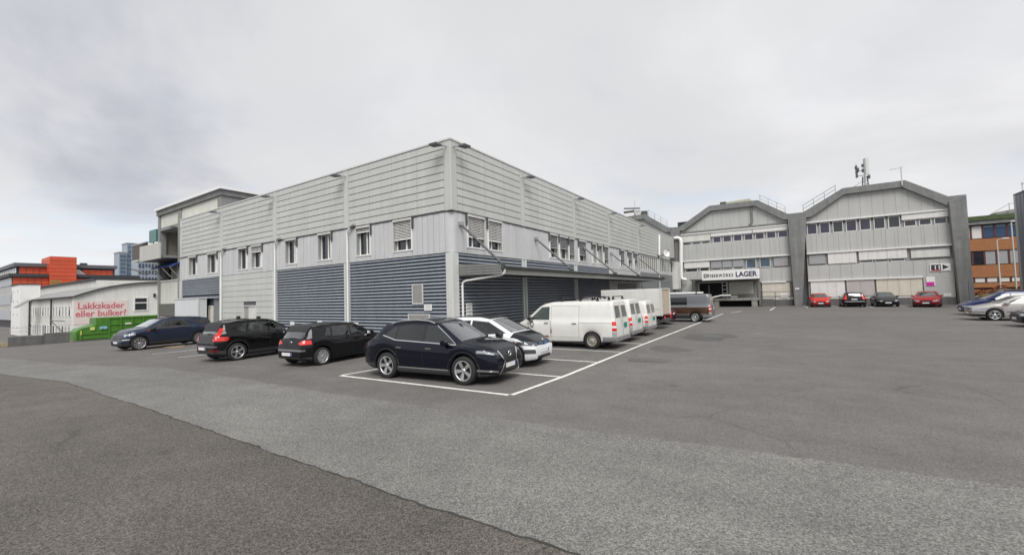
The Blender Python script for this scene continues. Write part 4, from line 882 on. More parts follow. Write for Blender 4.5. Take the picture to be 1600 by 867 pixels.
MB().box(s0[0], s1[0], DY-0.2, DY-0.02, sz0, sz1).build('board', M['white'], sg, bevel=0.02)
for s_, f0, f1, zf, hf, mt_, bo in (('LAGER', 0.60, 0.965, 0.28, 0.72, M['signnavy'], 0.03), ('FIBERWORKS', 0.115, 0.56, 0.32, 0.46, M['signink'], 0.022)):
    o = text('lettering', s_, mt_, sg, (s0[0]+sw_*f0, DY-0.205, sz0+shh*zf), shh*hf, bold=bo, depth=0.004, space=1.0 if s_ == 'LAGER' else 1.35)
    o.scale = (sw_*(f1-f0)/max(v.co.x for v in o.data.vertices), 1, 1)
lx, lz = s0[0]+sw_*0.035, sz0+shh*0.30; lw_ = shh*0.40
lgm = MB().box(lx, lx+lw_, DY-0.21, DY-0.2, lz, lz+lw_*0.24).box(lx, lx+lw_, DY-0.21, DY-0.2, lz+lw_*0.76, lz+lw_).box(lx, lx+lw_*0.24, DY-0.21, DY-0.2, lz+lw_*0.24, lz+lw_*0.76).box(lx+lw_*0.76, lx+lw_, DY-0.21, DY-0.2, lz+lw_*0.24, lz+lw_*0.76).box(lx+lw_*0.4, lx+lw_*0.6, DY-0.21, DY-0.2, lz+lw_*0.4, lz+lw_*0.6)
lgm.build('emblem', M['signink'], sg)
rl = thing('dock_railing', 'steel railing and steps beside the loading dock', 'railing', (11.3, YL-1.8, 0))
for z in (1.2, 1.75): MB().tube([(9.85, YL-1.8, z), (12.9, YL-1.8, z)], 0.035, 6).build('rail', M['darkmetal'], rl)
for x in (9.9, 11.35, 12.9): MB().tube([(x, YL-1.8, 0.0), (x, YL-1.8, 1.8 if x < 12 else 1.4)], 0.04, 6).build('post', M['darkmetal'], rl)
for k in range(4): MB().box(9.9, 11.2, YL-1.7+k*0.3, YL-1.4+k*0.3, 0.0, 0.22*(k+1)).build('step', M['concrete'], rl)
n11 = thing('number_sign', 'white sign with number 11 and an arrow on the right gable', 'sign', (26, YL-0.1, 3.6))
MB().box(25.3, 26.85, YL-0.08, YL-0.03, 3.50, 4.28).build('board', M['white'], n11)
MB().box(25.38, 26.12, YL-0.09, YL-0.08, 3.62, 4.18).build('panel', M['signink'], n11); MB().box(25.38, 26.12, YL-0.092, YL-0.09, 3.54, 3.62).build('red_band', M['ltred'], n11)
text('lettering', '11', M['white'], n11, (25.56, YL-0.095, 3.68), 0.58, depth=0.003, bold=0.012)
MB().prism([(26.25, YL-0.09, 3.62), (26.25, YL-0.09, 4.18), (26.72, YL-0.09, 3.90)], (0, 0.01, 0)).build('arrow', M['signink'], n11)
mg = thing('event_poster', 'white poster with a magenta block above the red fastback', 'poster', (25.3, YL-0.06, 2.0)); MB().box(24.95, 25.62, YL-0.06, YL-0.03, 2.0, 2.92).build('sheet', M['white'], mg); MB().box(24.95, 25.55, YL-0.065, YL-0.06, 2.0, 2.38).build('print', M['magenta'], mg)
def lplate(x0, x1, z0, z1, label, y=YL-0.04):
    s_ = thing('notice_plate', label, 'sign', ((x0+x1)/2, y, z0), group='white notices fixed to the facades'); MB().box(x0, x1, y-0.02, y, z0, z1).build('plate', M['white'], s_); MB().box(x0+0.05, x1-0.08, y-0.024, y-0.02, (z0+z1)/2, (z0+z1)/2+0.05).build('print', M['reveal'], s_)
lplate(13.4, 13.8, 1.95, 2.15, 'small white plate on the concrete pier between the gables', YL-0.64); lplate(11.9, 12.6, 1.0, 1.45, 'white notice on the shutters by the dock railing', YL-0.1); lplate(26.2, 26.75, 0.85, 1.15, 'white notice low on the wall at the right end of the gable', YL-0.03)

# ================================================================== BRICK OFFICE AND GREY BLOCK (right edge)
YBk = 68.0
bk = thing('brick_office', 'orange brick office with ribbon windows and mossy roof edge', 'building', (36, YBk, 0))
def bz(py_): return ony(1550, py_, YBk)[2]
bx0, bx1 = 26.0, 58.0
MB().box(bx0, bx1, YBk+0.3, YBk+18, -0.5, bz(346)).build('core', M['roofdark'], bk)
MB().box(bx0, bx1, YBk-0.5, YBk+18, bz(343.5), bz(336.5)).build('roof', M['moss'], bk)
MB().box(bx0, bx1, YBk-0.35, YBk+0.3, bz(349.5), bz(343.8)).build('eaves_band', M['fascia'], bk)
for (t, b2) in ((372, 391), (413.5, 433), (441.5, 449)):
    MB().box(bx0, bx1, YBk, YBk+0.3, bz(b2), bz(t)).build('brick_band', M['brick'], bk)
MB().box(bx0, bx1, YBk, YBk+0.3, -0.4, bz(452)).build('brick_band', M['brick'], bk)
WOODR = mat('oxblood_frames', (0.10, 0.03, 0.028), 0.5)
def ribbon(t, b2, kinds):
    z0, z1 = bz(b2)+0.05, bz(t)-0.05; n = len(kinds); w = 1.12
    for k, kd in enumerate(kinds):
        x = bx0+6.9+k*w; fr = MB().box(x, x+0.16, YBk+0.08, YBk+0.2, z0, z1).box(x+w-0.03, x+w, YBk+0.08, YBk+0.2, z0, z1).build('window', WOODR, bk)
        MB().box(x+0.16, x+w-0.03, YBk+0.12, YBk+0.18, z0, z1).build('pane', M[kd], fr)
M['skyglass'] = mat('sky_blue_glass', (0.05, 0.09, 0.16), 0.05, spec=0.9)
ribbon(351, 371.5, ['blindw', 'blindw', 'skyglass', 'skyglass', 'skyglass', 'skyglass', 'skyglass', 'skyglass']); ribbon(391.5, 413, ['glass', 'glass', 'blind', 'blind', 'blind', 'blind', 'glass', 'blind']); ribbon(433.5, 441, ['blindw', 'blindw', 'blindw', 'blindw', 'blindw', 'glass', 'blindw', 'blindw'])
ht = thing('rooftop_plant', 'grey plant house with handrail on the brick office roof', 'ventilation unit', (40, YBk+5, 11)); a = ony(1557, 334, YBk+5); b2 = ony(1600, 322, YBk+5)
MB().prism([(a[0], YBk+5, 10.5), (b2[0]+3, YBk+5, 10.5), (b2[0]+3, YBk+5, b2[2]+0.4), (a[0]+1.6, YBk+5, b2[2]-0.3), (a[0], YBk+5, a[2]+0.2)], (0, 4, 0)).build('housing', M['roofgrey'], ht)
MB().tube([(a[0]-0.6, YBk+4.8, a[2]), (a[0]+1.2, YBk+4.8, b2[2]+0.5), (b2[0]+1, YBk+4.8, b2[2]+0.6)], 0.05, 6).build('handrail', M['galv'], ht)
for x in (a[0]+1.2, a[0]+2.6, a[0]+4): MB().tube([(x, YBk+4.8, 11), (x, YBk+4.8, b2[2]+0.6)], 0.04, 6).build('post', M['galv'], ht)
GY = 50.0
gx0 = ony(1590.5, 380, GY)[0]; gz = ony(1590.5, 305, GY)[2]
gbk = thing('clad_block', 'blue-grey clad block cut by the right edge', 'building', (gx0+3, GY-8, 0))
MB().box(gx0, gx0+14, GY-22, GY, 0, gz).build('wall', M['bluegrey'], gbk)
MB().box(gx0-0.06, gx0+14, GY-22, GY+0.06, gz, gz+0.12).build('parapet_cap', M['darkmetal'], gbk); MB().box(gx0-0.06, gx0-0.002, GY-0.35, GY+0.04, 0, gz-0.002).build('corner_trim', M['offwhite'], gbk)
for k in range(1, 26): MB().box(gx0-0.03, gx0-0.001, GY-0.4-k*0.8, GY-0.35-k*0.8, 0, gz-0.01).build('rib', M['bluegrey'], gbk)
for k in range(3): MB().tube([(gx0+0.4, GY-0.6-k*0.9, gz+0.1), (gx0+0.4, GY-0.6-k*0.9, gz+1.2+0.5*(k == 1))], 0.03, 6).build('railing_post', M['galv'], gbk)
MB().tube([(gx0+0.4, GY-0.4, gz+1.0), (gx0+0.4, GY-8, gz+1.0)], 0.03, 6).build('railing', M['galv'], gbk)
def lamp_post(px_, base, top, Y, label, arm):
    a = ony(px_, top, Y); o = thing('lamp_post', label, 'lamp post', (a[0], Y, 0)); MB().tube([(a[0], Y, 0), (a[0], Y, a[2])], [0.10, 0.06], 8).build('pole', M['offwhite'], o)
    MB().tube([(a[0], Y, a[2]), (a[0]+arm, Y, a[2]+0.15)], 0.05, 6).build('arm', M['galv'], o); MB().box(a[0]+arm-0.1, a[0]+arm+0.5, Y-0.12, Y+0.12, a[2]+0.1, a[2]+0.22).build('head', M['white'], o)
lamp_post(1557.5, 445, 375, 62, 'pale lamp post in front of the brick office', 0.5); lamp_post(1580, 445, 348, 60, 'taller pale lamp post near the grey block', 0.05)
# autumn hedge in front of the office: one mass of small leaves
hd = thing('hedge', 'rust-coloured autumn hedge below the brick office', 'hedge', (38, 60, 0))
lf = MB(); rng = np.random.RandomState(3)
for k in range(5200):
    x = rng.uniform(28.6, 46); hgt = 1.35+0.25*math.sin(x*1.7)+0.2*math.sin(x*4.1); z = rng.uniform(0.1, hgt); y = 60+rng.uniform(-0.7, 0.7)
    c = Vector((x, y, z)); d1 = Vector(rng.randn(3)).normalized()*0.11; d2 = Vector(rng.randn(3)).normalized()*0.09
    lf.add([c-d1, c+d2, c+d1, c-d2], [(0, 1, 2, 3)])
tag(lf.build('foliage', mat('rust_leaves', (0.20, 0.065, 0.022), 0.8, var=0.5, vscale=3.0), hd), kind='stuff')
for x in np.arange(29, 46, 0.8): MB().tube([(x, 60, 0), (x+rng.uniform(-.2, .2), 60, 1.2)], 0.025, 5).build('stem', M['bin'], hd)

# ================================================================== LEFT: LOW WALL, CONTAINER, WORKSHOP
def K(P, k): return CAM + (np.array(P)-CAM)*k      # the same direction, k times as far
KC = 1.5
ca = K((-27.0, -6.72, 0), KC); cb_ = K((-27.0, -2.30, 0), KC)
cX, cY0, cY1, cz0 = ca[0], ca[1], cb_[1]+1.5, slope_z(ca[0])
cz0 = ca[2]
ct = thing('skip_container', 'green ribbed roll-off skip with a low sloping front half', 'skip', (cX-1.2, (cY0+cY1)/2, cz0))
zt1 = K((-27, -6.7, 0.80), KC)[2]; zt2 = K((-27, -5.4, 1.34), KC)[2]; zt3 = K((-27, -4.0, 1.52), KC)[2]
ymid = K((-27, -5.15, 0), KC)[1]
MB().prism([(cX, cY0, cz0+0.08), (cX, ymid, cz0+0.08), (cX, ymid, zt2-0.12), (cX, cY0+0.25, zt1), (cX, cY0, zt1-0.25)], (-2.3, 0, 0)).build('front_body', M['green'], ct, bevel=0.02)
MB().box(cX-2.3, cX+0.02, ymid+0.01, cY1, cz0+0.08, zt3).build('rear_body', M['green'], ct, bevel=0.02)
MB().box(cX-2.3, cX+0.03, ymid-0.9, ymid+0.005, zt2-0.55, zt3-0.02).build('lid', M['green'], ct)
for y in np.linspace(ymid+0.1, cY1-0.1, 7): MB().box(cX+0.02, cX+0.11, y-0.05, y+0.05, cz0+0.1, zt3-0.02).build('rib', M['green'], ct, bevel=0.01)
for z in np.linspace(cz0+0.15, zt3-0.1, 4): MB().box(cX+0.021, cX+0.09, ymid+0.02, cY1, z-0.05, z+0.05).build('rib', M['green'], ct, bevel=0.01)
for z in (cz0+0.25, cz0+0.7): MB().box(cX, cX+0.07, cY0+0.4, ymid, z-0.05, z+0.05).build('rib', M['green'], ct, bevel=0.01)
MB().box(cX, cX+0.10, cY0+0.30, cY0+0.42, cz0+0.1, zt1-0.1).box(cX, cX+0.10, cY0+0.0, cY0+0.12, cz0+0.1, zt1-0.3).build('rib', M['green'], ct)
for (y0_, w_, z_, h_, c_) in ((cY0+1.05, 0.32, zt1-0.15, 0.3, (0.62, 0.66, 0.20)), (cY0+1.75, 0.55, zt1-0.1, 0.28, (0.25, 0.50, 0.60)), (ymid+1.35, 0.5, cz0+1.45, 0.16, (0.7, 0.75, 0.65)), (cY0+0.34, 0.08, cz0+0.65, 0.4, (0.75, 0.65, 0.15)), (ymid-0.45, 0.12, zt1-0.12, 0.1, (0.7, 0.7, 0.2))):
    MB().box(cX+0.0, cX+0.118, y0_, y0_+w_, z_, z_+h_).build('label_plate', mat('container_label_%d' % int(c_[2]*1000), c_, 0.5), ct)
w0 = K((-26.9, -9.51, 0), KC); w1 = K((-26.5, -6.93, 0), KC); wX = w0[0]; wz = K((-26.9, -9.5, 0.62), KC)[2]
lw = thing('low_wall', 'low dark concrete wall with a thin wire fence before the workshop', 'wall', (wX, (w0[1]+w1[1])/2, w0[2]))
ym_ = w0[1]+(w1[1]-w0[1])*0.53
MB().box(wX-0.25, wX, w0[1]-0.1, ym_-0.04, w0[2]-0.3, wz-0.05).build('wall_block', M['concrete'], lw, bevel=0.02); MB().box(wX-0.25, wX, ym_+0.04, w1[1]-0.1, w0[2]-0.2, wz+0.1).build('wall_block', M['concrete'], lw, bevel=0.02)
MB().tube([(wX-0.1, ym_, w0[2]), (wX-0.1, ym_, wz+0.9)], 0.04, 6).build('post', M['galv'], lw)
for y in np.arange(w0[1]-5.0, w1[1]+0.1, 1.25): MB().tube([(wX-0.12, y, w0[2]-0.3), (wX-0.12, y, wz+0.75)], 0.022, 5).build('fence_post', M['galv'], lw)
for z in (0.75, 0.40): MB().tube([(wX-0.12, w0[1]-5.0, wz+z), (wX-0.12, w1[1]+1.5, wz+z)], 0.014, 5).build('fence_wire', M['galv'], lw)
# dry tufts and stones at the end of the wall
tf = MB()
for k in range(500):
    y = rng.uniform(w0[1]-4.5, w0[1]-0.1); x = wX+rng.uniform(-1.5, 0.2); c = Vector((x, y, w0[2]-0.02)); h = rng.uniform(0.15, 0.6)
    d = Vector((rng.uniform(-.2, .2), rng.uniform(-.2, .2), h)); s = Vector((0.02, 0.03, 0)); tf.add([c-s, c+s, c+d], [(0, 1, 2)])
tag(tf.build('grass', mat('dry_grass', (0.34, 0.29, 0.18), 0.9, var=0.3, vscale=4)), 'pale dry grass tufts at the end of the low wall', 'grass', kind='stuff')
KW = 1.65
wk = thing('workshop_building', 'white workshop with a bowed roof and pink lettering on its gable', 'building', tuple(K((-31, -4, 0), KW)[:2])+(-1.8,))
gX = K((-31, 0, 0), KW)[0]; base = -2.0
def gp_(px_, py_): q = onx(px_, py_, gX); return (q[1], q[2])
arc_px = [(114, 463.5), (130, 458.5), (150, 452.8), (170, 448.3), (190, 445), (210, 442.8), (230, 441.3), (246, 440.8), (270, 441.5), (300, 443.5)]
arc = [gp_(*q) for q in arc_px]; y0_ = arc[0][0]; y1_ = arc[-1][0]; xw_end = -86.0
gpoly = [(gX, y0_, base), (gX, y1_, base)] + [(gX, y, z-0.1) for y, z in arc[::-1]]
MB().prism(gpoly, (-0.4, 0, 0)).build('gable_wall', mat('white_render', (0.72, 0.715, 0.69), 0.8, var=0.05, vscale=1.0, streak=0.10), wk)
rf = MB(); n = len(arc)
rf.add([(gX+0.25, y-0.0, z+0.06) for y, z in arc]+[(xw_end, y, z+0.06) for y, z in arc], [(i, i+1, n+i+1, n+i) for i in range(n-1)], True)
rf.add([(gX+0.25, y, z-0.16) for y, z in arc]+[(gX+0.25, y, z+0.06) for y, z in arc], [(i, i+1, n+i+1, n+i) for i in range(n-1)])
rfo = rf.build('roof', M['roofgrey'], wk)
vg = MB()
for i in range(n-1): vg.prism([(gX+0.26, arc[i][0], arc[i][1]+0.09), (gX+0.26, arc[i+1][0], arc[i+1][1]+0.09), (gX+0.26, arc[i+1][0], arc[i+1][1]-0.02), (gX+0.26, arc[i][0], arc[i][1]-0.02)], (0.05, 0, 0))
vg.build('verge', M['roofdark'], rfo)
MB().box(xw_end, gX-0.4, y0_+0.1, y0_+0.4, base, arc[0][1]-0.05).build('side_wall', M['offwhite'], wk)
MB().box(xw_end, gX+0.2, y0_-0.28, y0_+0.05, arc[0][1]-0.12, arc[0][1]+0.05).build('eave_gutter', M['roofdark'], wk)
nw = 16
for rI, (zb_, zh_) in enumerate(((arc[0][1]-2.4, 1.35), (arc[0][1]-5.1, 1.55))):
    for k in range(nw):
        x = gX-1.3-k*1.6
        fr = MB().box(x-0.75, x, y0_+0.03, y0_+0.1, zb_, zb_+zh_).build('window', M['white'], wk); MB().box(x-0.62, x-0.13, y0_+0.0, y0_+0.029, zb_+0.08, zb_+zh_-0.08).build('pane', M['blind'] if (k+rI) % 3 else M['glass'], fr)
for x in (gX-10.5, gX-24.5): MB().tube([(x, y0_-0.1, base), (x, y0_-0.1, arc[0][1])], 0.09, 7).build('downpipe', M['roofdark'], wk)
p_ = MB(); xs0 = gX-1.0
p_.tube([(xs0-7.0, y0_-0.5, arc[0][1]-2.9), (xs0-1.0, y0_-0.5, arc[0][1]-4.2)], 0.06, 6); p_.tube([(xs0-7.0, y0_-0.5, arc[0][1]-2.9), (xs0, y0_-0.5, arc[0][1]-2.9)], 0.05, 6); p_.build('stair_rail', M['darkmetal'], wk)
(ga, gz1), (gb, gz0) = gp_(194.5, 460), gp_(229.5, 485.5)
ya, za1 = gp_(210.5, 466); yb2, zb1 = gp_(229, 483.5)
gw = MB().box(gX+0.0, gX+0.08, ya-0.12, yb2+0.12, zb1-0.15, za1+0.12).build('window', M['white'], wk)
MB().box(gX+0.08, gX+0.10, ya+0.02, yb2-0.02, zb1, zb1+(za1-zb1)*0.56).build('pane', M['glass'], gw); MB().box(gX+0.08, gX+0.10, ya+0.02, yb2-0.02, zb1+(za1-zb1)*0.66, za1).build('pane', M['glass'], gw)
ylp, zlp = gp_(241, 461); MB().box(gX, gX+0.25, ylp-0.1, ylp+0.1, zlp-0.25, zlp+0.2).build('wall_lamp', M['black'], wk)
sgn = thing('painted_sign', 'pale pink banner lettered Lakkskader eller bulker? on the workshop gable', 'sign', (gX, gp_(150, 490)[0], gp_(150, 490)[1]))
sy0, sz1 = gp_(115.5, 470.5); sy1, sz0 = gp_(199.5, 503)
MB().box(gX+0.0, gX+0.03, sy0, sy1, sz0, sz1).build('banner', M['pinkwash'], sgn)
sH = sz1-sz0; sW = sy1-sy0
def fit_text(s_, y0f, y1f, zf, hf):
    o = text('lettering', s_, M['signred'], sgn, (gX+0.035, sy0+sW*y0f, sz0+sH*zf), sH*hf, rot=(R(90), 0, R(90)), bold=0.025, depth=0.006)
    w = max(v.co.x for v in o.data.vertices); o.scale = (sW*(y1f-y0f)/w, 1, 1)
fit_text('Lakkskader', 0.06, 0.93, 0.66, 0.37); fit_text('eller bulker?', 0.025, 0.97, 0.33, 0.37)
# white end tower and flat block behind the workshop eaves
et = thing('end_stair_tower', 'narrow white stair tower at the far end of the workshop', 'building', (-74, -9, -2))
Yt = y0_-1.0
a = ony(18, 455, Yt); b2 = ony(32, 455, Yt); zt_ = ony(25, 446, Yt)[2]
MB().box(a[0], b2[0], Yt, Yt+2, -3, zt_).build('wall', M['white'], et)
for f_ in (0.25, 0.7):
    for zf in (0.2, 0.45, 0.7, 0.9): MB().box(a[0]+(b2[0]-a[0])*f_, a[0]+(b2[0]-a[0])*f_+0.35, Yt-0.03, Yt+0.0, -2+(zt_+2)*zf-0.3, -2+(zt_+2)*zf).build('vent_hole', M['blind'], et)
w_ = MB().box(a[0]+0.15, a[0]+0.8, Yt-0.04, Yt+0.0, zt_-2.6, zt_-0.9).build('window', M['blind'], et)
MB().box(a[0]-0.1, b2[0]+0.1, Yt-0.1, Yt+2, zt_, zt_+0.15).build('roof', M['roofdark'], et)
fb = thing('flat_roof_block', 'long white block with a flat dark roof edge behind the bowed roof', 'building', (-100, 3, -2)); Yf = y0_+7
a = ony(33, 455, Yf); b2 = ony(120, 455, Yf); zt_ = ony(70, 449.5, Yf)[2]
MB().box(a[0], b2[0]+12, Yf, Yf+12, -3, zt_).build('wall', M['offwhite'], fb); MB().box(a[0]-0.2, b2[0]+12, Yf-0.3, Yf+12, zt_, zt_+0.35).build('roof', M['roofdark'], fb)
# awnings by the tower
hs = thing('entrance_awning', 'small grey curved awning between the stair tower and the workshop', 'awning', (-70, Yt, 2)); a = ony(33, 470, Yt-0.5); b2 = ony(46, 478, Yt-0.5)
for k in range(3): MB().prism([(a[0]+k*1.2, Yt-1.2, b2[2]-0.2), (a[0]+k*1.2+1.0, Yt-1.2, b2[2]-0.2), (a[0]+k*1.2+1.0, Yt, a[2]), (a[0]+k*1.2, Yt, a[2])], (0, 0, 0.1)).build('shade', M['roofgrey'], hs)

# ------------------------------------------------------------------ red office, glass towers
RX = -130.0
rb = thing('red_office_building', 'orange-red panelled office with dark roof edges and a tall red stair box', 'building', (RX, 14, -2))
def rz(py_, px_=60): return onx(px_, py_, RX)[2]
ry = lambda px_, py_=430: onx(px_, py_, RX)[1]
yA, yB, yT0, yT1 = ry(20), ry(215), ry(77), ry(118)
MB().box(RX-40, RX, yA, ry(215), -4, rz(434)).build('lower_block', M['roofdark'], rb)
MB().box(RX-42, RX-2.5, ry(31), ry(184), rz(434), rz(411)).build('upper_block', M['roofdark'], rb)
def red_panels(y0, y1, z0, z1, X, n, rows):
    for k in range(n):
        for r_ in range(rows):
            a = y0+(y1-y0)*k/n; b2 = y0+(y1-y0)*(k+1)/n; c = z0+(z1-z0)*r_/rows; d = z0+(z1-z0)*(r_+1)/rows
            MB().box(X, X+0.12, a+0.03, b2-0.03, c+0.03, d-0.03).build('red_panel', M['red'], rb)
red_panels(yA, yT0-0.1, rz(449), rz(433.5), RX, 5, 3); red_panels(yT1+0.1, ry(214), rz(452), rz(434.5), RX, 8, 3)
red_panels(ry(33), yT0-0.1, rz(428), rz(416), RX-2.5, 4, 2); red_panels(ry(133), ry(181), rz(428), rz(418.5), RX-2.5, 5, 2)
MB().box(RX-8, RX+0.9, yT0, yT1, -3, rz(400)).build('stair_box', M['red'], rb); 
for k in range(8):
    z0 = rz(449)+(rz(401)-rz(449))*k/8; z1 = rz(449)+(rz(401)-rz(449))*(k+1)/8
    MB().box(RX+0.9, RX+1.0, yT0+0.05, yT1-0.05, z0+0.04, z1-0.04).build('red_panel', M['red'], rb); MB().box(RX-7.9, RX+0.8, yT0-0.1, yT0, z0+0.04, z1-0.04).build('red_panel', M['red'], rb)
MB().box(RX-42, RX+0.6, yA-0.6, ry(217), rz(433), rz(428)).build('roof_edge', M['roofdark'], rb); MB().box(RX-44, RX-1.9, ry(31)-0.6, ry(187), rz(416), rz(410.5)).build('roof_edge', mat('grey_roof_edge', (0.11, 0.115, 0.125), 0.6, var=0.1), rb)
MB().prism([(RX-2, ry(119), rz(428)), (RX-2, ry(138), rz(428)), (RX-2, ry(127), rz(419)), (RX-2, ry(119), rz(419))], (0.3, 0, 0)).build('stair_gable', M['offwhite'], rb)
MB().box(RX-6, RX-5, ry(140)-0.6, ry(140)+0.6, rz(412), rz(406)).build('chimney', M['roofdark'], rb)
# grey office wing on the far left of the same building (faces -y)
gy = yA-0.05
for (t, b2, nm) in ((433.5, 446, 0), (460, 476, 0), (484, 500, 0)): MB().box(RX-60, RX-0.2, gy-0.2, gy, rz(b2, 20)+0.0, rz(t, 20)).build('spandrel', M['greyoff'], rb)
for (t, b2) in ((446, 460), (476, 484)):
    MB().box(RX-60, RX-0.2, gy-0.08, gy, rz(b2, 20), rz(t, 20)).build('window_band', M['glass'], rb)
    for k in range(24): MB().box(RX-0.6-k*1.5, RX-0.3-k*1.5, gy-0.14, gy-0.08, rz(b2, 20), rz(t, 20)).build('mullion', M['blindw'], rb)
gy2 = ry(31)-0.05; MB().box(RX-60, RX-2.8, gy2-0.1, gy2, rz(428), rz(416)).build('window_band', mat('navy_wall', (0.03, 0.035, 0.06), 0.5), rb)
for k in range(12): MB().box(RX-4.6-k*2.6, RX-3.2-k*2.6, gy2-0.18, gy2-0.1, rz(426), rz(418)).build('window', M['blindw'], rb)
MB().box(RX-60, RX-42, yA, yA+20, -4, rz(430)).build('wing', M['greyoff'], rb)
tr = thing('roof_terrace', 'timber screen of the roof terrace before the red stair box', 'screen', (RX+8, ry(86), 8)); a = onx(78, 449, RX+6); b2 = onx(96, 437.5, RX+6)
for k in range(7): MB().box(RX+6, RX+6.1, a[1]+(b2[1]-a[1])*k/7, a[1]+(b2[1]-a[1])*(k+0.8)/7, a[2]-1, b2[2]).build('board', M['bin'], tr)
MB().box(RX+6.1, RX+6.16, a[1], b2[1], b2[2]-0.5, b2[2]-0.3).build('rail', M['bin'], tr); MB().box(RX+2, RX+6, a[1], b2[1], 2, a[2]-1).build('base', M['roofdark'], tr)
def tower(name, label, X, p0, p1, top, mt_, floors, cols, stag=0.0):
    a = onx(p0, 440, X); b2 = onx(p1, 440, X); z1 = onx((p0+p1)/2, top, X)[2]; z0 = -5.0
    o = thing(name, label, 'building', (X, (a[1]+b2[1])/2, z0)); MB().box(X-7, X, a[1], b2[1], z0, z1).build('frame', mat('tower_frame_'+name+str(p0), (0.30, 0.34, 0.39), 0.5, var=0.05), o)
    vis = onx(p0, 452, X)[2]
    fh = (z1-0.6-vis)/floors; cw_ = (b2[1]-a[1]-0.4)/cols
    for i in range(floors):
        for j in range(cols):
            sh = stag*fh*((j*7+i*3) % 4)/4
            y = a[1]+0.2+j*cw_; z = vis+i*fh; MB().box(X, X+0.25, y+cw_*0.12, y+cw_*(0.88 if not stag else 0.6), z+fh*0.18+sh*0.5, z+fh*0.86).build('window', mt_, o)
    MB().box(X-7.2, X+0.3, a[1]-0.2, b2[1]+0.2, z1, z1+0.4).build('parapet_cap', M['galv'], o)
    return o
tower('glass_tower', 'lower step of the pale blue glass tower beyond the red office', -235, 185.5, 198, 395, M['towerg'], 9, 4)
tower('glass_tower', 'higher step of the blue glass tower beside the annex balcony', -236, 197.8, 214, 381, M['towerg'], 10, 4)
tower('office_tower', 'dark glass tower with pale staggered mullions behind the annex', -190, 215, 262, 388, M['towerd'], 6, 9, 0.5)

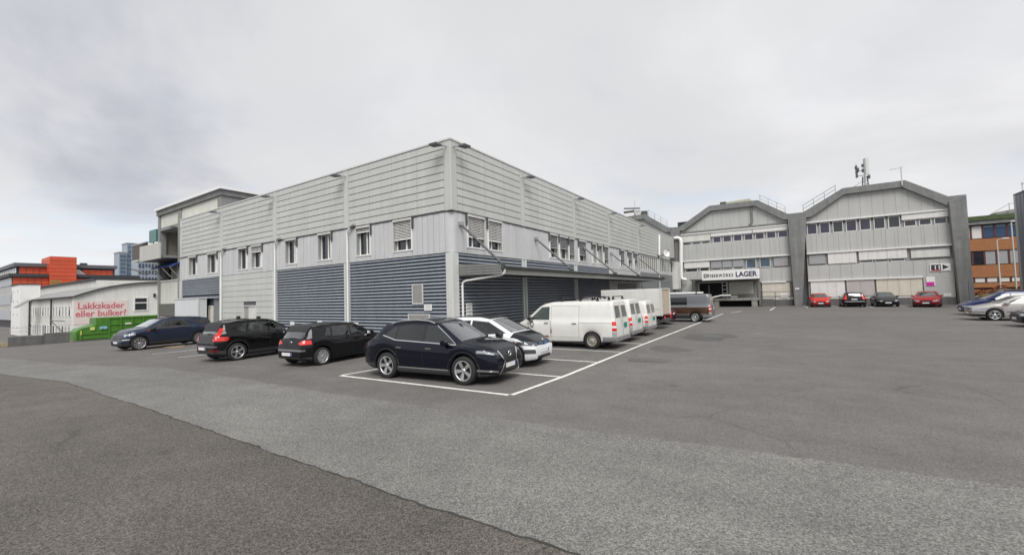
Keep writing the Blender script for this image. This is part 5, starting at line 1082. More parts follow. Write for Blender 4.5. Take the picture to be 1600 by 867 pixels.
# ================================================================== VEHICLES
def lin(tab, x): return np.interp(x, [p[0] for p in tab], [p[1] for p in tab])
def smooth_tab(tab, sig):
    xs = np.linspace(tab[0][0]-0.3, tab[-1][0]+0.3, 800); z = lin(tab, xs); d = xs[1]-xs[0]; k = int(3*sig/d)+1
    ker = np.exp(-0.5*(np.arange(-k, k+1)*d/sig)**2); ker /= ker.sum(); zp = np.pad(z, k, mode='edge')
    return xs, np.convolve(zp, ker, 'valid')
class Body:
    """lofted car shell: x forward, y left, z up; sections along x from a few side-view and plan curves"""
    def __init__(s, sp):
        s.sp = sp; W = sp['W']
        s.top = smooth_tab(sp['top'], sp.get('sig', 0.05)); s.belt = smooth_tab(sp['belt'], 0.10); s.bot = smooth_tab(sp['bot'], 0.06)
        s.plan = smooth_tab(sp['plan'], 0.08); s.wr = smooth_tab(sp['wr'], 0.12)
        s.ra = sp['R']+sp.get('gap', 0.055)
    def sec(s, x):
        sp = s.sp; W = sp['W']; g = lambda t: float(np.interp(x, *t))
        zt = g(s.top); zl = min(g(s.belt), zt-0.03); zb = g(s.bot); w = W*g(s.plan); wr = W*g(s.wr)*min(1.0, g(s.plan)+0.03)
        za = zb
        for xw in (-sp['wb']/2, sp['wb']/2):
            d = abs(x-xw)
            if d < s.ra: za = max(za, sp['R']+math.sqrt(max(0, s.ra**2-d*d)))
        h = zl-zb
        low = [(0.90, 0.0), (0.955, 0.10), (0.985, 0.30), (1.0, 0.55), (0.995, 0.80), (0.968, 1.0)]
        if sp.get('boxy'): low = [(0.95, 0.0), (0.975, 0.08), (0.99, 0.30), (1.0, 0.55), (1.0, 0.80), (0.985, 1.0)]
        if sp.get('crease'): low = [(0.91, 0.0), (0.965, 0.09), (0.972, 0.28), (0.995, 0.50), (1.0, 0.76), (0.962, 1.0)]
        P = [(0, zb), (0.60*w, zb)]
        P.append((0.66*w, max(zb, za)))
        for yy, t in low:
            z = zb+h*t
            if za > zb: z = za+(z-zb)*(zl-za)/max(0.05, zl-zb)
            P.append((yy*w, z))
        gh = zt-zl; yb = low[-1][0]*w-min(0.03, gh*0.25); cr_ = min(sp.get('crown', 0.055), 0.4*gh); ze = zt-cr_
        wr = min(wr, yb)
        for t, bu in ((0.06, 0.0), (0.30, 0.012), (0.55, 0.016), (0.80, 0.012), (0.96, 0.0)):
            P.append((yb+(wr-yb)*t+bu*min(1, gh/0.3), zl+0.008+(ze-zl-0.008)*t))
        P.append((wr*0.955, zt-cr_*0.52)); P.append((wr*0.80, zt-cr_*0.20)); P.append((wr*0.42, zt-cr_*0.05)); P.append((0, zt))
        return np.array(P)
    def lean(s, x, z):
        sp = s.sp; Lf, Lr = sp['Lf'], sp['Lr']; dx = 0.0
        t = max(0.0, (x-(Lf-0.9))/0.9); dx += lin(sp['fl'], z)*t*t
        t = max(0.0, (-x-(Lr-0.7))/0.7); dx -= lin(sp['rl'], z)*t*t
        return x+dx
    def build(s):
        sp = s.sp; Lf, Lr = sp['Lf'], sp['Lr']
        xs = set(np.round(np.arange(-Lr+0.1, Lf-0.08, 0.07), 3))
        for xw in (-sp['wb']/2, sp['wb']/2):
            for a in np.linspace(0, math.pi, 25): xs.add(round(xw+s.ra*math.cos(a), 4))
            xs.add(round(xw+s.ra+0.004, 4)); xs.add(round(xw-s.ra-0.004, 4))
        for p in sp['top']:
            if -Lr+0.08 < p[0] < Lf-0.08: xs.update(round(p[0]+d, 4) for d in (-0.03, 0, 0.03))
        for e in (0.07, 0.04, 0.02, 0.008): xs.add(Lf-e); xs.add(-Lr+e)
        xs = sorted(xs); out = [xs[0]]
        for x in xs[1:]:
            if x-out[-1] > 0.0035: out.append(x)
        xs = out
        st = [(x, s.sec(x), 1.0) for x in xs]
        # rounded ends
        fs = []
        for x, k in ((Lf-0.004, 0.985), (Lf, 0.955), (Lf+0.003, 0.86), (Lf+0.004, 0.45)): fs.append((x, s.sec(Lf-0.008), k))
        rs = []
        for x, k in ((-Lr-0.004, 0.45), (-Lr-0.003, 0.86), (-Lr, 0.955), (-Lr+0.004, 0.985)): rs.append((x, s.sec(-Lr+0.008), k))
        st = rs+st+fs
        m_ = len(st[0][1]); V = []
        for x, P, k in st:
            zc = (P[0][1]+P[-1][1])/2
            for y, z in P: V.append((x, y*k, zc+(z-zc)*k))
        V = [(s.lean(x, z), y, z) for x, y, z in V]
        n = len(st); F = []
        for i in range(n-1):
            for j in range(m_-1): F.append((i*m_+j, i*m_+j+1, (i+1)*m_+j+1, (i+1)*m_+j))
        F.append(tuple(range(m_-1, -1, -1))); F.append(tuple((n-1)*m_+j for j in range(m_)))
        # mirror
        nv = len(V); V2 = V+[(x, -y, z) for x, y, z in V]; F2 = F+[tuple(nv+i for i in f[::-1]) for f in F]
        bm = bmesh.new()
        vs = [bm.verts.new(v) for v in V2]
        for f in F2:
            try: bm.faces.new([vs[i] for i in f])
            except ValueError: pass
        bmesh.ops.remove_doubles(bm, verts=bm.verts, dist=0.0015)
        bmesh.ops.dissolve_degenerate(bm, edges=bm.edges, dist=0.0005)
        bmesh.ops.recalc_face_normals(bm, faces=bm.faces)
        me = bpy.data.meshes.new('body'); bm.to_mesh(me); bm.free()
        me.polygons.foreach_set('use_smooth', [True]*len(me.polygons))
        me.set_sharp_from_angle(angle=R(38)); me.update()
        s.me = me; s.co = np.array([v.co[:] for v in me.vertices]); s.nrm = np.array([v.normal[:] for v in me.vertices])
        s.faces = [tuple(p.vertices) for p in me.polygons]; s.fn = np.array([p.normal[:] for p in me.polygons])
        lo_, hi_ = np.array([s.co[list(f)].min(0) for f in s.faces]), np.array([s.co[list(f)].max(0) for f in s.faces]); s.lo, s.hi = lo_, hi_
        return me
    def patch(s, items, off, name):
        """skin pieces cut from the shell by convex outlines: items = (axis, polygon, sign, (xmin, xmax))"""
        bm2 = bmesh.new()
        for axis, poly, sign, xr in items:
            ia, ib = {'y': (0, 2), 'x': (1, 2), 'z': (0, 1)}[axis]; ic = 'xyz'.index(axis)
            P = np.array(poly, float); pmin, pmax = P.min(0), P.max(0)
            ok = (s.hi[:, ia] > pmin[0]) & (s.lo[:, ia] < pmax[0]) & (s.hi[:, ib] > pmin[1]) & (s.lo[:, ib] < pmax[1]) & (s.fn[:, ic]*sign > (0.03 if axis == 'x' else 0.12))
            if xr is not None: ok &= (s.hi[:, 0] > xr[0]) & (s.lo[:, 0] < xr[1])
            idx = np.nonzero(ok)[0]
            if not len(idx): continue
            bm = bmesh.new(); mp_ = {}
            for fi in idx:
                fv = []
                for v in s.faces[fi]:
                    if v not in mp_: mp_[v] = bm.verts.new(s.co[v]+s.nrm[v]*off)
                    fv.append(mp_[v])
                try: bm.faces.new(fv)
                except ValueError: pass
            c = P.mean(0); n = len(P); planes = []
            for i in range(n):
                a, b = P[i], P[(i+1) % n]; e = b-a; nn = np.array([e[1], -e[0]])
                if nn@(c-a) > 0: nn = -nn
                co = np.zeros(3); co[ia], co[ib] = a; no = np.zeros(3); no[ia], no[ib] = nn; planes.append((co, no))
            if xr is not None: planes += [(np.array([xr[0], 0, 0.]), np.array([-1., 0, 0])), (np.array([xr[1], 0, 0.]), np.array([1., 0, 0]))]
            for co, no in planes:
                if not bm.faces: break
                bmesh.ops.bisect_plane(bm, geom=bm.verts[:]+bm.edges[:]+bm.faces[:], plane_co=co, plane_no=Vector(no).normalized(), clear_outer=True)
            tmp = bpy.data.meshes.new('t'); bm.to_mesh(tmp); bm.free(); bm2.from_mesh(tmp); bpy.data.meshes.remove(tmp)
        me = bpy.data.meshes.new(name); bm2.to_mesh(me); nf = len(bm2.faces); bm2.free()
        me.polygons.foreach_set('use_smooth', [True]*len(me.polygons)); me.update()
        return me if nf else None
    def cut(s, items):
        """open the shell behind the window panes"""
        bm = bmesh.new(); bm.from_mesh(s.me)
        for axis, poly, sign, xr in items:
            ia, ib = {'y': (0, 2), 'x': (1, 2), 'z': (0, 1)}[axis]; ic = 'xyz'.index(axis); P = np.array(poly, float); c = P.mean(0); P = c+(P-c)*0.985; pmin, pmax = P.min(0), P.max(0)
            thr = 0.03 if axis == 'x' else 0.12
            def near():
                r = []
                for f in bm.faces:
                    if f.normal[ic]*sign <= thr: continue
                    a = [v.co[ia] for v in f.verts]; b = [v.co[ib] for v in f.verts]
                    if max(a) < pmin[0] or min(a) > pmax[0] or max(b) < pmin[1] or min(b) > pmax[1]: continue
                    if xr is not None and (max(v.co[0] for v in f.verts) < xr[0] or min(v.co[0] for v in f.verts) > xr[1]): continue
                    r.append(f)
                return r
            planes = []
            for i in range(len(P)):
                a, b = P[i], P[(i+1) % len(P)]; e = b-a; nn = np.array([e[1], -e[0]])
                if nn@(c-a) > 0: nn = -nn
                co = np.zeros(3); co[ia], co[ib] = a; no = np.zeros(3); no[ia], no[ib] = nn; planes.append((Vector(co), Vector(no).normalized()))
            for co, no in planes:
                fs = near(); ge = list(fs)+list({e for f in fs for e in f.edges})+list({v for f in fs for v in f.verts})
                if fs: bmesh.ops.bisect_plane(bm, geom=ge, plane_co=co, plane_no=no, dist=0.0005)
            dead = []
            for f in near():
                m_ = f.calc_center_median()
                if xr is not None and not (xr[0] < m_[0] < xr[1]): continue
                if all((m_-co).dot(no) < 0.0 for co, no in planes): dead.append(f)
            bmesh.ops.delete(bm, geom=dead, context='FACES')
        sm = [True]*len(bm.faces); bm.to_mesh(s.me); bm.free()
        s.me.polygons.foreach_set('use_smooth', [True]*len(s.me.polygons)); s.me.set_sharp_from_angle(angle=R(38)); s.me.update()
    def side(s, x, z):
        P = s.sec(x); q = P[2:14]; return float(np.interp(z, q[:, 1], q[:, 0]))

WHEELS = {}
def wheel_meshes(Rw, width, style):
    k = (Rw, width, style)
    if k in WHEELS: return WHEELS[k]
    rr = Rw*(0.70 if style != 'steel' else 0.62); h = width/2
    ty = MB().lathe([(rr-0.01, -h*0.9), (rr+0.02, -h), (Rw-0.03, -h*0.98), (Rw-0.006, -h*0.80), (Rw, -h*0.4), (Rw, h*0.4), (Rw-0.006, h*0.80), (Rw-0.03, h*0.98), (rr+0.02, h), (rr-0.01, h*0.9)], (0, 0, 0), (0, 1, 0), 40)
    core_ = MB().lathe([(0.0, h*0.15), (rr, h*0.15), (rr, -h*0.8), (0.0, -h*0.8)], (0, 0, 0), (0, 1, 0), 28, False)
    rm = MB().lathe([(rr-0.005, h*0.2), (rr-0.022, h*0.6), (rr-0.022, h*0.88), (rr+0.006, h*0.96), (rr+0.008, h*0.86)], (0, 0, 0), (0, 1, 0), 40)
    def spoke(a, w0, w1, r0, r1, y0, y1, tw=0.0):
        ca, sa = math.cos(a), math.sin(a); cb2, sb2 = math.cos(a+tw), math.sin(a+tw)
        def pt(r, t, y, c_, s_): return (c_*r-s_*t, y, s_*r+c_*t)
        v = [pt(r0, -w0, y0, ca, sa), pt(r0, w0, y0, ca, sa), pt(r1, w1, y1, cb2, sb2), pt(r1, -w1, y1, cb2, sb2)]
        v2 = [(x, y-0.03, z) for x, y, z in v]
        rm.add(v+v2, [(3, 2, 1, 0), (4, 5, 6, 7), (0, 1, 5, 4), (1, 2, 6, 5), (2, 3, 7, 6), (3, 0, 4, 7)])
    if style == 'five':
        for i in range(5):
            a = 2*math.pi*i/5+0.3; spoke(a, 0.030, 0.052, 0.03, rr-0.015, h*0.66, h*0.84)
    elif style == 'twin':
        for i in range(5):
            a = 2*math.pi*i/5+0.2
            for d in (-0.13, 0.13): spoke(a+d*0.6, 0.016, 0.024, 0.03, rr-0.015, h*0.66, h*0.84, d*0.9)
    elif style == 'ten':
        for i in range(10): spoke(2*math.pi*i/10, 0.014, 0.034, 0.03, rr-0.015, h*0.66, h*0.84)
    elif style == 'turbine':
        for i in range(5): spoke(2*math.pi*i/5+0.1, 0.055, 0.075, 0.02, rr-0.012, h*0.72, h*0.82, 0.12)
        for i in range(5): spoke(2*math.pi*(i+0.5)/5+0.1, 0.012, 0.02, 0.02, rr-0.012, h*0.66, h*0.80, 0.12)
    elif style == 'steel':
        rm.lathe([(0.03, h*0.75), (0.09, h*0.72), (0.11, h*0.55), (rr*0.75, h*0.50), (rr*0.92, h*0.25), (rr-0.01, h*0.25)], (0, 0, 0), (0, 1, 0), 28)
    rm.lathe([(0.0, h*0.78), (0.05, h*0.78), (0.065, h*0.60), (0.065, h*0.3)], (0, 0, 0), (0, 1, 0), 18)
    t = (core_.mesh('wheel'), ty.mesh('tyre'), rm.mesh('rim'))
    t[0].materials.append(M['rimdark']); t[1].materials.append(M['rubber']); t[2].materials.append(M['steelrim'] if style == 'steel' else M['aluminium'])
    WHEELS[k] = t; return t
def child(name, me, mt, parent, loc=None, rot=None):
    o = bpy.data.objects.new(name, me); COL.objects.link(o); o.parent = parent
    if mt and not me.materials: me.materials.append(mt)
    if loc is not None: o.location = loc
    if rot is not None: o.rotation_euler = rot
    return o

def car(name, label, cat, loc, heading, sp, paint, group=None):
    root = thing(name, label, cat, (loc[0], loc[1], loc[2] if len(loc) > 2 else 0.0), R(heading), group)
    B = Body(sp); me = B.build(); me.materials.append(paint); body = child('body', me, None, root)
    W, wb_, Rw, Lf, Lr = sp['W'], sp['wb'], sp['R'], sp['Lf'], sp['Lr']
    def P(nm, items, mt, off=0.004, parent=root):
        pm = B.patch(items, off, nm)
        if pm: return child(nm, pm, mt, parent)
    # wheels with liners
    tw = sp.get('tw', 0.22); core_m, ty_m, rm_m = wheel_meshes(Rw, tw, sp.get('rim', 'five'))
    for ix, xw in ((0, -wb_/2), (1, wb_/2)):
        for sgn_ in (1, -1):
            w = child('wheel', core_m, None, root, (xw, sgn_*(W*0.985-tw/2), Rw), (0, random.uniform(0, 6) , 0) if sgn_ > 0 else (0, random.uniform(0, 6), math.pi))
            child('tyre', ty_m, None, w); child('rim', rm_m, None, w)
            yi = sgn_*W*0.60; yo = sgn_*W*0.93
            ln = MB(); n = 12; aa = np.linspace(-0.25, math.pi+0.25, n); ra = B.ra-0.004
            ln.add([(xw+ra*math.cos(a), yi, Rw+ra*math.sin(a)) for a in aa]+[(xw+ra*math.cos(a), yo, Rw+ra*math.sin(a)) for a in aa], [(i, i+1, n+i+1, n+i) for i in range(n-1)], True)
            ln.add([(xw+ra*math.cos(a), yi, Rw+ra*math.sin(a)) for a in aa], [tuple(range(n))])
            child('wheel_liner', ln.mesh('wheel_liner'), M['under'], root)
    # arch trims and sills
    if sp.get('cladding'):
        for xw in (-wb_/2, wb_/2):
            for sgn_ in (1, -1):
                tr_ = MB(); n = 22; r0, r1 = B.ra-0.006, B.ra+sp.get('archw', 0.075); vs = []
                for a in np.linspace(-0.12, math.pi+0.12, n):
                    for r_, o_ in ((r0, 0.0), (r0, 0.016), (r1-0.012, 0.014), (r1, 0.0)):
                        x, z = xw+r_*math.cos(a), Rw+r_*math.sin(a); z = max(z, float(np.interp(x, *B.bot))+0.01)
                        vs.append((B.lean(x, z), sgn_*(B.side(x, z)+o_), z))
                f = [(i*4+j, (i+1)*4+j, (i+1)*4+j+1, i*4+j+1) for i in range(n-1) for j in range(3)]
                tr_.add(vs, f if sgn_ < 0 else [q[::-1] for q in f], True); child('arch_trim', tr_.mesh('arch_trim'), M['clad_plastic'], root)
        zs_ = float(np.interp(0, *B.bot))
        for sgn_ in (1, -1):
            P('sill_trim', [('y', [(-wb_/2+B.ra*0.9, zs_-0.05), (wb_/2-B.ra*0.9, zs_-0.05), (wb_/2-B.ra*0.9, zs_+0.15), (-wb_/2+B.ra*0.9, zs_+0.15)], sgn_, None)], M['clad_plastic'], 0.008)
        P('front_bumper', [('x', [(-1.2, 0), (1.2, 0), (1.2, sp.get('fb', 0.36)), (-1.2, sp.get('fb', 0.36))], 1, (Lf-0.55, Lf+0.3))], M['clad_plastic'], 0.006)
        P('rear_bumper', [('x', [(-1.2, 0), (1.2, 0), (1.2, sp.get('rbm', 0.46)), (-1.2, sp.get('rbm', 0.46))], -1, (-Lr-0.3, -Lr+0.55))], M['clad_plastic'], 0.006)
    # glass
    holes = []
    for nm, poly in sp.get('win', []):
        gm = M[sp.get('sideglass', 'carglass')]
        if sp.get('cut'): gm = M['privacy'] if (sp.get('privacy') and max(p[0] for p in poly) < 0.2) else M['clear']
        for sgn_ in (1, -1): P(nm, [('y', poly, sgn_, None)], gm, 0.004); holes.append(('y', poly, sgn_, None))
    if 'dlo' in sp:
        for sgn_ in (1, -1): P('window_trim', [('y', q, sgn_, None) for q in sp['dlo']], M['chrome'] if sp.get('dlochrome') else M['black'], 0.003)
    for sgn_ in (1,):
        if 'ws' in sp: x0, y0, x1, y1 = sp['ws']; P('windscreen', [('z', [(x0, -y0), (x0, y0), (x1, y1), (x1, -y1)], 1, None)], M['screen'] if sp.get('cut') else M['wsglass'], 0.005); holes.append(('z', [(x0, -y0), (x0, y0), (x1, y1), (x1, -y1)], 1, None))
    if 'roofp' in sp: x0, y0, x1, y1 = sp['roofp']; P('roof_panel', [('z', [(x0, -y0), (x0, y0), (x1, y1), (x1, -y1)], 1, None)], M['black'] if sp.get('roofblack') else paint, 0.006)
    if 'rw' in sp: P('rear_window', [('x', sp['rw'], -1, (-Lr-0.4, sp.get('rwx', -Lr+1.3)))], M['wsglass'] if not sp.get('cut') else M['screen'], 0.006); holes.append(('x', sp['rw'], -1, (-Lr-0.4, sp.get('rwx', -Lr+1.3))))
    # doors as raised skins with shut lines
    for nm, poly in sp.get('doors', []):
        cx_, cz_ = np.mean(poly, 0); big = [(cx_+(x-cx_)*1.0+(0.009 if x > cx_ else -0.009), z+(0.008 if z > cz_ else -0.008)) for x, z in poly]
        for sgn_ in (1, -1):
            P('shut_line', [('y', big, sgn_, None)], M['under'], 0.0015); d = P('door', [('y', poly, sgn_, None)], paint, 0.0035)
            hx, hz_ = max(0, 0), 0
            if d:
                hx = min(p[0] for p in poly)+0.10; hz_ = sp['hz']
                if sp.get('handles_front'): hx = sp['handles_front']
                hy = B.side(hx+0.1, hz_)+0.012; hm = MB().box(hx, hx+0.20, sgn_*hy-0.014, sgn_*hy+0.014, hz_-0.014, hz_+0.014)
                ho = child('door_handle', hm.mesh('door_handle'), M['black'] if sp.get('bh') else (M['chrome'] if sp.get('ch') else paint), d)
    for nm, items, mt, off in sp.get('extra', []):
        both = []
        P(nm, items, M[mt] if isinstance(mt, str) else mt, off)
    for nm, items, mt, off in sp.get('pairs', []):
        for sgn_ in (1, -1):
            its = []
            for ax, poly, sg, xr in items:
                if ax == 'x': its.append((ax, [(sgn_*y, z) for y, z in poly], sg, xr))
                elif ax == 'y': its.append((ax, poly, sgn_, xr))
                else: its.append((ax, [(x, sgn_*y) for x, y in poly], sg, xr))
            P(nm, its, M[mt] if isinstance(mt, str) else mt, off)
    # mirrors
    if 'mir' in sp:
        mx, mz = sp['mir']
        for sgn_ in (1, -1):
            y = sgn_*(B.side(mx, mz)); mm = MB(); q = [(mx-0.05, mz-0.09), (mx-0.07, mz+0.06), (mx+0.02, mz+0.08), (mx+0.13, mz+0.02), (mx+0.11, mz-0.07)]
            mm.prism([(a, y+sgn_*0.06, b) for a, b in q], (0, sgn_*0.19, 0)); mo = child('mirror', mm.mesh('mirror'), M['black'] if sp.get('mirblack') else paint, root)
            md = mo.modifiers.new('edge', 'BEVEL'); md.width = 0.025; md.segments = 3
            child('mirror_stalk', MB().box(mx-0.03, mx+0.06, y-sgn_*0.05, y+sgn_*0.07, mz-0.08, mz-0.03).mesh('mirror_stalk'), M['black'], mo)
            child('mirror_glass', MB().box(mx-0.076, mx-0.066, y+sgn_*0.08, y+sgn_*0.235, mz-0.06, mz+0.05).mesh('mirror_glass'), M['chrome'], mo)
    # number plates
    for key, sg in (('fp', 1), ('rp', -1)):
        if key in sp:
            z = sp[key][0]; mt_ = M['plateg'] if sp.get('greenplate') else M['plate']; yo = sp[key][1] if len(sp[key]) > 1 else 0.0
            ks = [i for i in range(len(B.co)) if abs(B.co[i][2]-z) < 0.09 and B.co[i][0]*sg > 0]
            xe = max(B.co[i][0]*sg for i in ks)+0.008
            pw, ph = (0.26, 0.055) if not sp.get('squareplate') else (0.17, 0.10)
            x0, x1 = (xe, xe+0.012) if sg > 0 else (-xe-0.012, -xe)
            pl = child('number_plate', MB().box(x0, x1, yo-pw, yo+pw, z-ph, z+ph).mesh('number_plate'), mt_, root)
            if not sp.get('greenplate'):
                xb = (x1, x1+0.002) if sg > 0 else (x0-0.002, x0)
                yb = (pw-0.05, pw) if sg < 0 else (-pw, -pw+0.05)
                yb = (-yb[1], -yb[0])
                child('plate_band', MB().box(xb[0], xb[1], yo+yb[0], yo+yb[1], z-ph, z+ph).mesh('plate_band'), M['plateblue'], pl)
    for z_, sg, rr, mt_ in sp.get('badge', []):
        ks = [i for i in range(len(B.co)) if abs(B.co[i][2]-z_) < 0.06 and B.co[i][0]*sg > 0 and abs(B.co[i][1]) < 0.5]
        xe = max(B.co[i][0]*sg for i in ks)+0.004
        bd = MB().lathe([(rr*0.78, 0.0), (rr*0.80, 0.014), (rr, 0.014), (rr, 0.0)], (xe*sg, 0, z_), (sg, 0, 0), 20)
        bd.box(xe*sg, xe*sg+0.012*sg, -rr*0.12, rr*0.12, z_-rr*0.75, z_+rr*0.75); child('emblem', bd.mesh('emblem'), M[mt_], root)
    if 'rails' in sp:
        x0, x1, yy = sp['rails']
        for sgn_ in (1, -1):
            pts = []
            for t in np.linspace(0, 1, 9):
                x = x0+(x1-x0)*t; z = float(np.interp(x, *B.top))-0.05+0.055*math.sin(math.pi*min(1, max(0, t)))**0.3; pts.append((x, sgn_*yy, z))
            child('roof_rail', MB().tube(pts, 0.018, 7).mesh('roof_rail'), M['aluminium'] if not sp.get('railblack') else M['black'], root)
    if sp.get('cut'):
        B.cut(holes)
        zf = sp.get('seatz', 0.36); hs = sp.get('seath', 0.62); wi = W*0.42
        for x, y in ((0.05, wi), (0.05, -wi)):
            st_ = child('seat', MB().box(x-0.25, x+0.25, y-0.24, y+0.24, zf, zf+0.22).prism([(x-0.25, y-0.23, zf+0.15), (x-0.08, y-0.23, zf+0.15), (x-0.28, y-0.20, zf+0.22+hs), (x-0.40, y-0.20, zf+0.22+hs)], (0, 0.44, 0)).mesh('seat'), M['seat'], root)
            child('headrest', MB().box(x-0.42, x-0.31, y-0.12, y+0.12, zf+0.25+hs, zf+0.44+hs).mesh('headrest'), M['seat'], st_)
        xr_ = -0.85
        if not sp.get('noback'):
            rb_ = child('rear_bench', MB().box(xr_-0.25, xr_+0.25, -W*0.62, W*0.62, zf, zf+0.24).prism([(xr_-0.25, -W*0.62, zf+0.2), (xr_-0.08, -W*0.62, zf+0.2), (xr_-0.28, -W*0.60, zf+0.18+hs), (xr_-0.40, -W*0.60, zf+0.18+hs)], (0, W*1.22, 0)).mesh('rear_bench'), M['seat'], root)
            for y in (-0.38, 0.38): child('headrest', MB().box(xr_-0.42, xr_-0.32, y-0.12, y+0.12, zf+0.2+hs, zf+0.36+hs).mesh('headrest'), M['seat'], rb_)
        zc_ = sp.get('dashz', float(np.interp(1.0, *B.belt))-0.02)
        child('dashboard', MB().prism([(0.72, -W*0.72, zc_-0.25), (1.25, -W*0.72, zc_-0.25), (1.25, -W*0.72, zc_), (0.80, -W*0.72, zc_-0.02)], (0, W*1.44, 0)).mesh('dashboard'), M['dash'], root)
        child('steering_wheel', MB().lathe([(0.165, 0.0), (0.185, 0.015), (0.205, 0.0), (0.185, -0.015), (0.165, 0.0)], (0.66, wi, zc_-0.02), (1, 0, 0.35), 20).mesh('steering_wheel'), M['black'], root)
    # dark underbody so that no light shows through
    child('underbody', MB().box(-Lr+0.35, Lf-0.35, -W*0.58, W*0.58, sp.get('uz', 0.17), 0.30).mesh('underbody'), M['under'], root)
    return root, B

PLAN = lambda Lf, Lr, f=0.72, r=0.80: [(-Lr, r), (-Lr+0.10, r+0.09), (-Lr+0.35, 0.965), (-Lr+0.8, 1.0), (Lf-1.0, 1.0), (Lf-0.5, 0.955), (Lf-0.22, 0.87), (Lf-0.08, f+0.07), (Lf, f)]
NOSE = [(0.0, -0.16), (0.22, -0.07), (0.40, 0.0), (0.58, 0.0), (0.75, -0.05), (0.95, -0.18), (1.2, -0.3)]
TAIL = [(0.0, -0.14), (0.25, -0.05), (0.45, 0.0), (0.62, 0.0), (0.80, -0.05), (1.0, -0.10), (1.3, -0.22), (2.0, -0.4)]
def spec(**k): return k

# ---- dark navy crossover in front (long side towards the camera)
NX = spec(cut=True, privacy=True, W=0.925, wb=2.66, R=0.365, Lf=2.24, Lr=2.36, tw=0.235, rim='five', cladding=True, archw=0.07, crease=True, gap=0.05, fb=0.30, rbm=0.42,
    top=[(-2.36, 0.98), (-2.24, 1.06), (-2.10, 1.13), (-1.70, 1.49), (-1.58, 1.545), (-1.0, 1.62), (-0.35, 1.645), (0.22, 1.615), (0.42, 1.56), (1.20, 1.09), (1.30, 1.075), (1.75, 1.035), (2.06, 0.975), (2.19, 0.92), (2.24, 0.86)],
    belt=[(-2.36, 0.92), (-1.9, 1.12), (-1.4, 1.10), (-0.5, 1.045), (0.6, 1.0), (1.2, 0.985), (1.8, 0.945), (2.24, 0.80)],
    bot=[(-2.36, 0.36), (-2.0, 0.27), (-1.5, 0.22), (1.5, 0.22), (1.95, 0.22), (2.26, 0.27)], plan=PLAN(2.26, 2.36, 0.70, 0.78),
    wr=[(-2.36, 0.80), (-1.9, 0.70), (-1.5, 0.63), (-0.3, 0.665), (0.4, 0.67), (1.0, 0.74), (1.3, 0.80), (2.26, 0.80)],
    fl=NOSE, rl=[(0, -0.12), (0.3, -0.03), (0.5, 0.0), (0.85, 0.0), (1.0, -0.06), (1.3, -0.2)],
    win=[('side_window', [(0.05, 1.06), (1.02, 1.035), (0.33, 1.475), (0.05, 1.50)]), ('side_window', [(-0.98, 1.125), (-0.05, 1.068), (-0.05, 1.505), (-0.62, 1.50), (-0.98, 1.46)]), ('quarter_window', [(-1.46, 1.20), (-1.06, 1.13), (-1.06, 1.445), (-1.20, 1.42)])],
    dlo=[[(-1.50, 1.195), (-1.0, 1.105), (1.07, 1.025), (0.35, 1.495), (0.0, 1.515), (-0.62, 1.52), (-1.20, 1.45)]], sideglass='carglass',
    ws=(1.17, 0.68, 0.42, 0.555), rw=[(-0.55, 1.16), (0.55, 1.16), (0.46, 1.47), (-0.46, 1.47)], hz=0.90, ch=True,
    doors=[('door', [(0.03, 0.40), (1.00, 0.40), (1.10, 0.60), (1.08, 0.99), (0.03, 1.04)]), ('door', [(-0.75, 0.40), (0.0, 0.40), (0.0, 1.045), (-1.02, 1.10), (-1.02, 0.82)])],
    pairs=[('headlight', [('x', [(0.48, 0.80), (0.52, 0.755), (0.99, 0.83), (0.99, 0.90), (0.80, 0.895)], 1, (1.72, 2.5))], 'lensdark', 0.007), ('headlight', [('x', [(0.66, 0.815), (0.68, 0.80), (0.99, 0.85), (0.99, 0.89), (0.84, 0.885)], 1, (1.74, 2.06))], 'lens', 0.009),
           ('taillight', [('x', [(0.42, 0.97), (0.99, 0.96), (0.99, 1.06), (0.70, 1.04)], -1, (-2.6, -2.08))], mat('smoked_red_lens', (0.10, 0.008, 0.012), 0.1, coat=0.6), 0.007),
           ('grille_edge', [('x', [(0.28, 0.58), (0.33, 0.58), (0.52, 0.85), (0.47, 0.87)], 1, None), ('x', [(0.28, 0.58), (0.33, 0.59), (0.54, 0.27), (0.49, 0.25)], 1, None)], 'chrome', 0.014),
           ('window_chrome', [('y', [(-1.54, 1.205), (-1.0, 1.085), (-1.0, 1.107), (-1.50, 1.222)], 1, None), ('y', [(-1.0, 1.085), (1.12, 1.005), (1.08, 1.028), (-1.0, 1.107)], 1, None), ('y', [(1.12, 1.005), (0.36, 1.51), (0.35, 1.493), (1.07, 1.027)], 1, None)], 'chrome', 0.010), ('sill_strip', [('y', [(-0.85, 0.345), (0.86, 0.345), (0.86, 0.37), (-0.85, 0.37)], 1, None)], 'aluminium', 0.012),
           ('fog_blade', [('x', [(0.60, 0.33), (0.97, 0.38), (0.90, 0.42), (0.62, 0.37)], 1, (1.7, 2.5))], 'chrome', 0.012)],
    extra=[('grille', [('x', [(-0.46, 0.87), (0.46, 0.87), (0.29, 0.58), (-0.29, 0.58)], 1, None), ('x', [(-0.29, 0.58), (0.29, 0.58), (0.49, 0.26), (-0.49, 0.26)], 1, None)], 'grille', 0.008), ('grille_edge', [('x', [(-0.52, 0.235), (0.52, 0.235), (0.50, 0.275), (-0.50, 0.275)], 1, None)], 'chrome', 0.014)],
    mir=(0.80, 1.08), fp=(0.46,), rp=(0.78,), badge=[(0.74, 1, 0.075, 'chrome')], rails=(-1.35, 0.25, 0.62))
car('crossover_car', 'dark navy crossover with chrome window line parked nearest the camera', 'car', (3.90, -4.99), 4.9, NX, carpaint('midnight_navy_paint', (0.0052, 0.0065, 0.0145)))

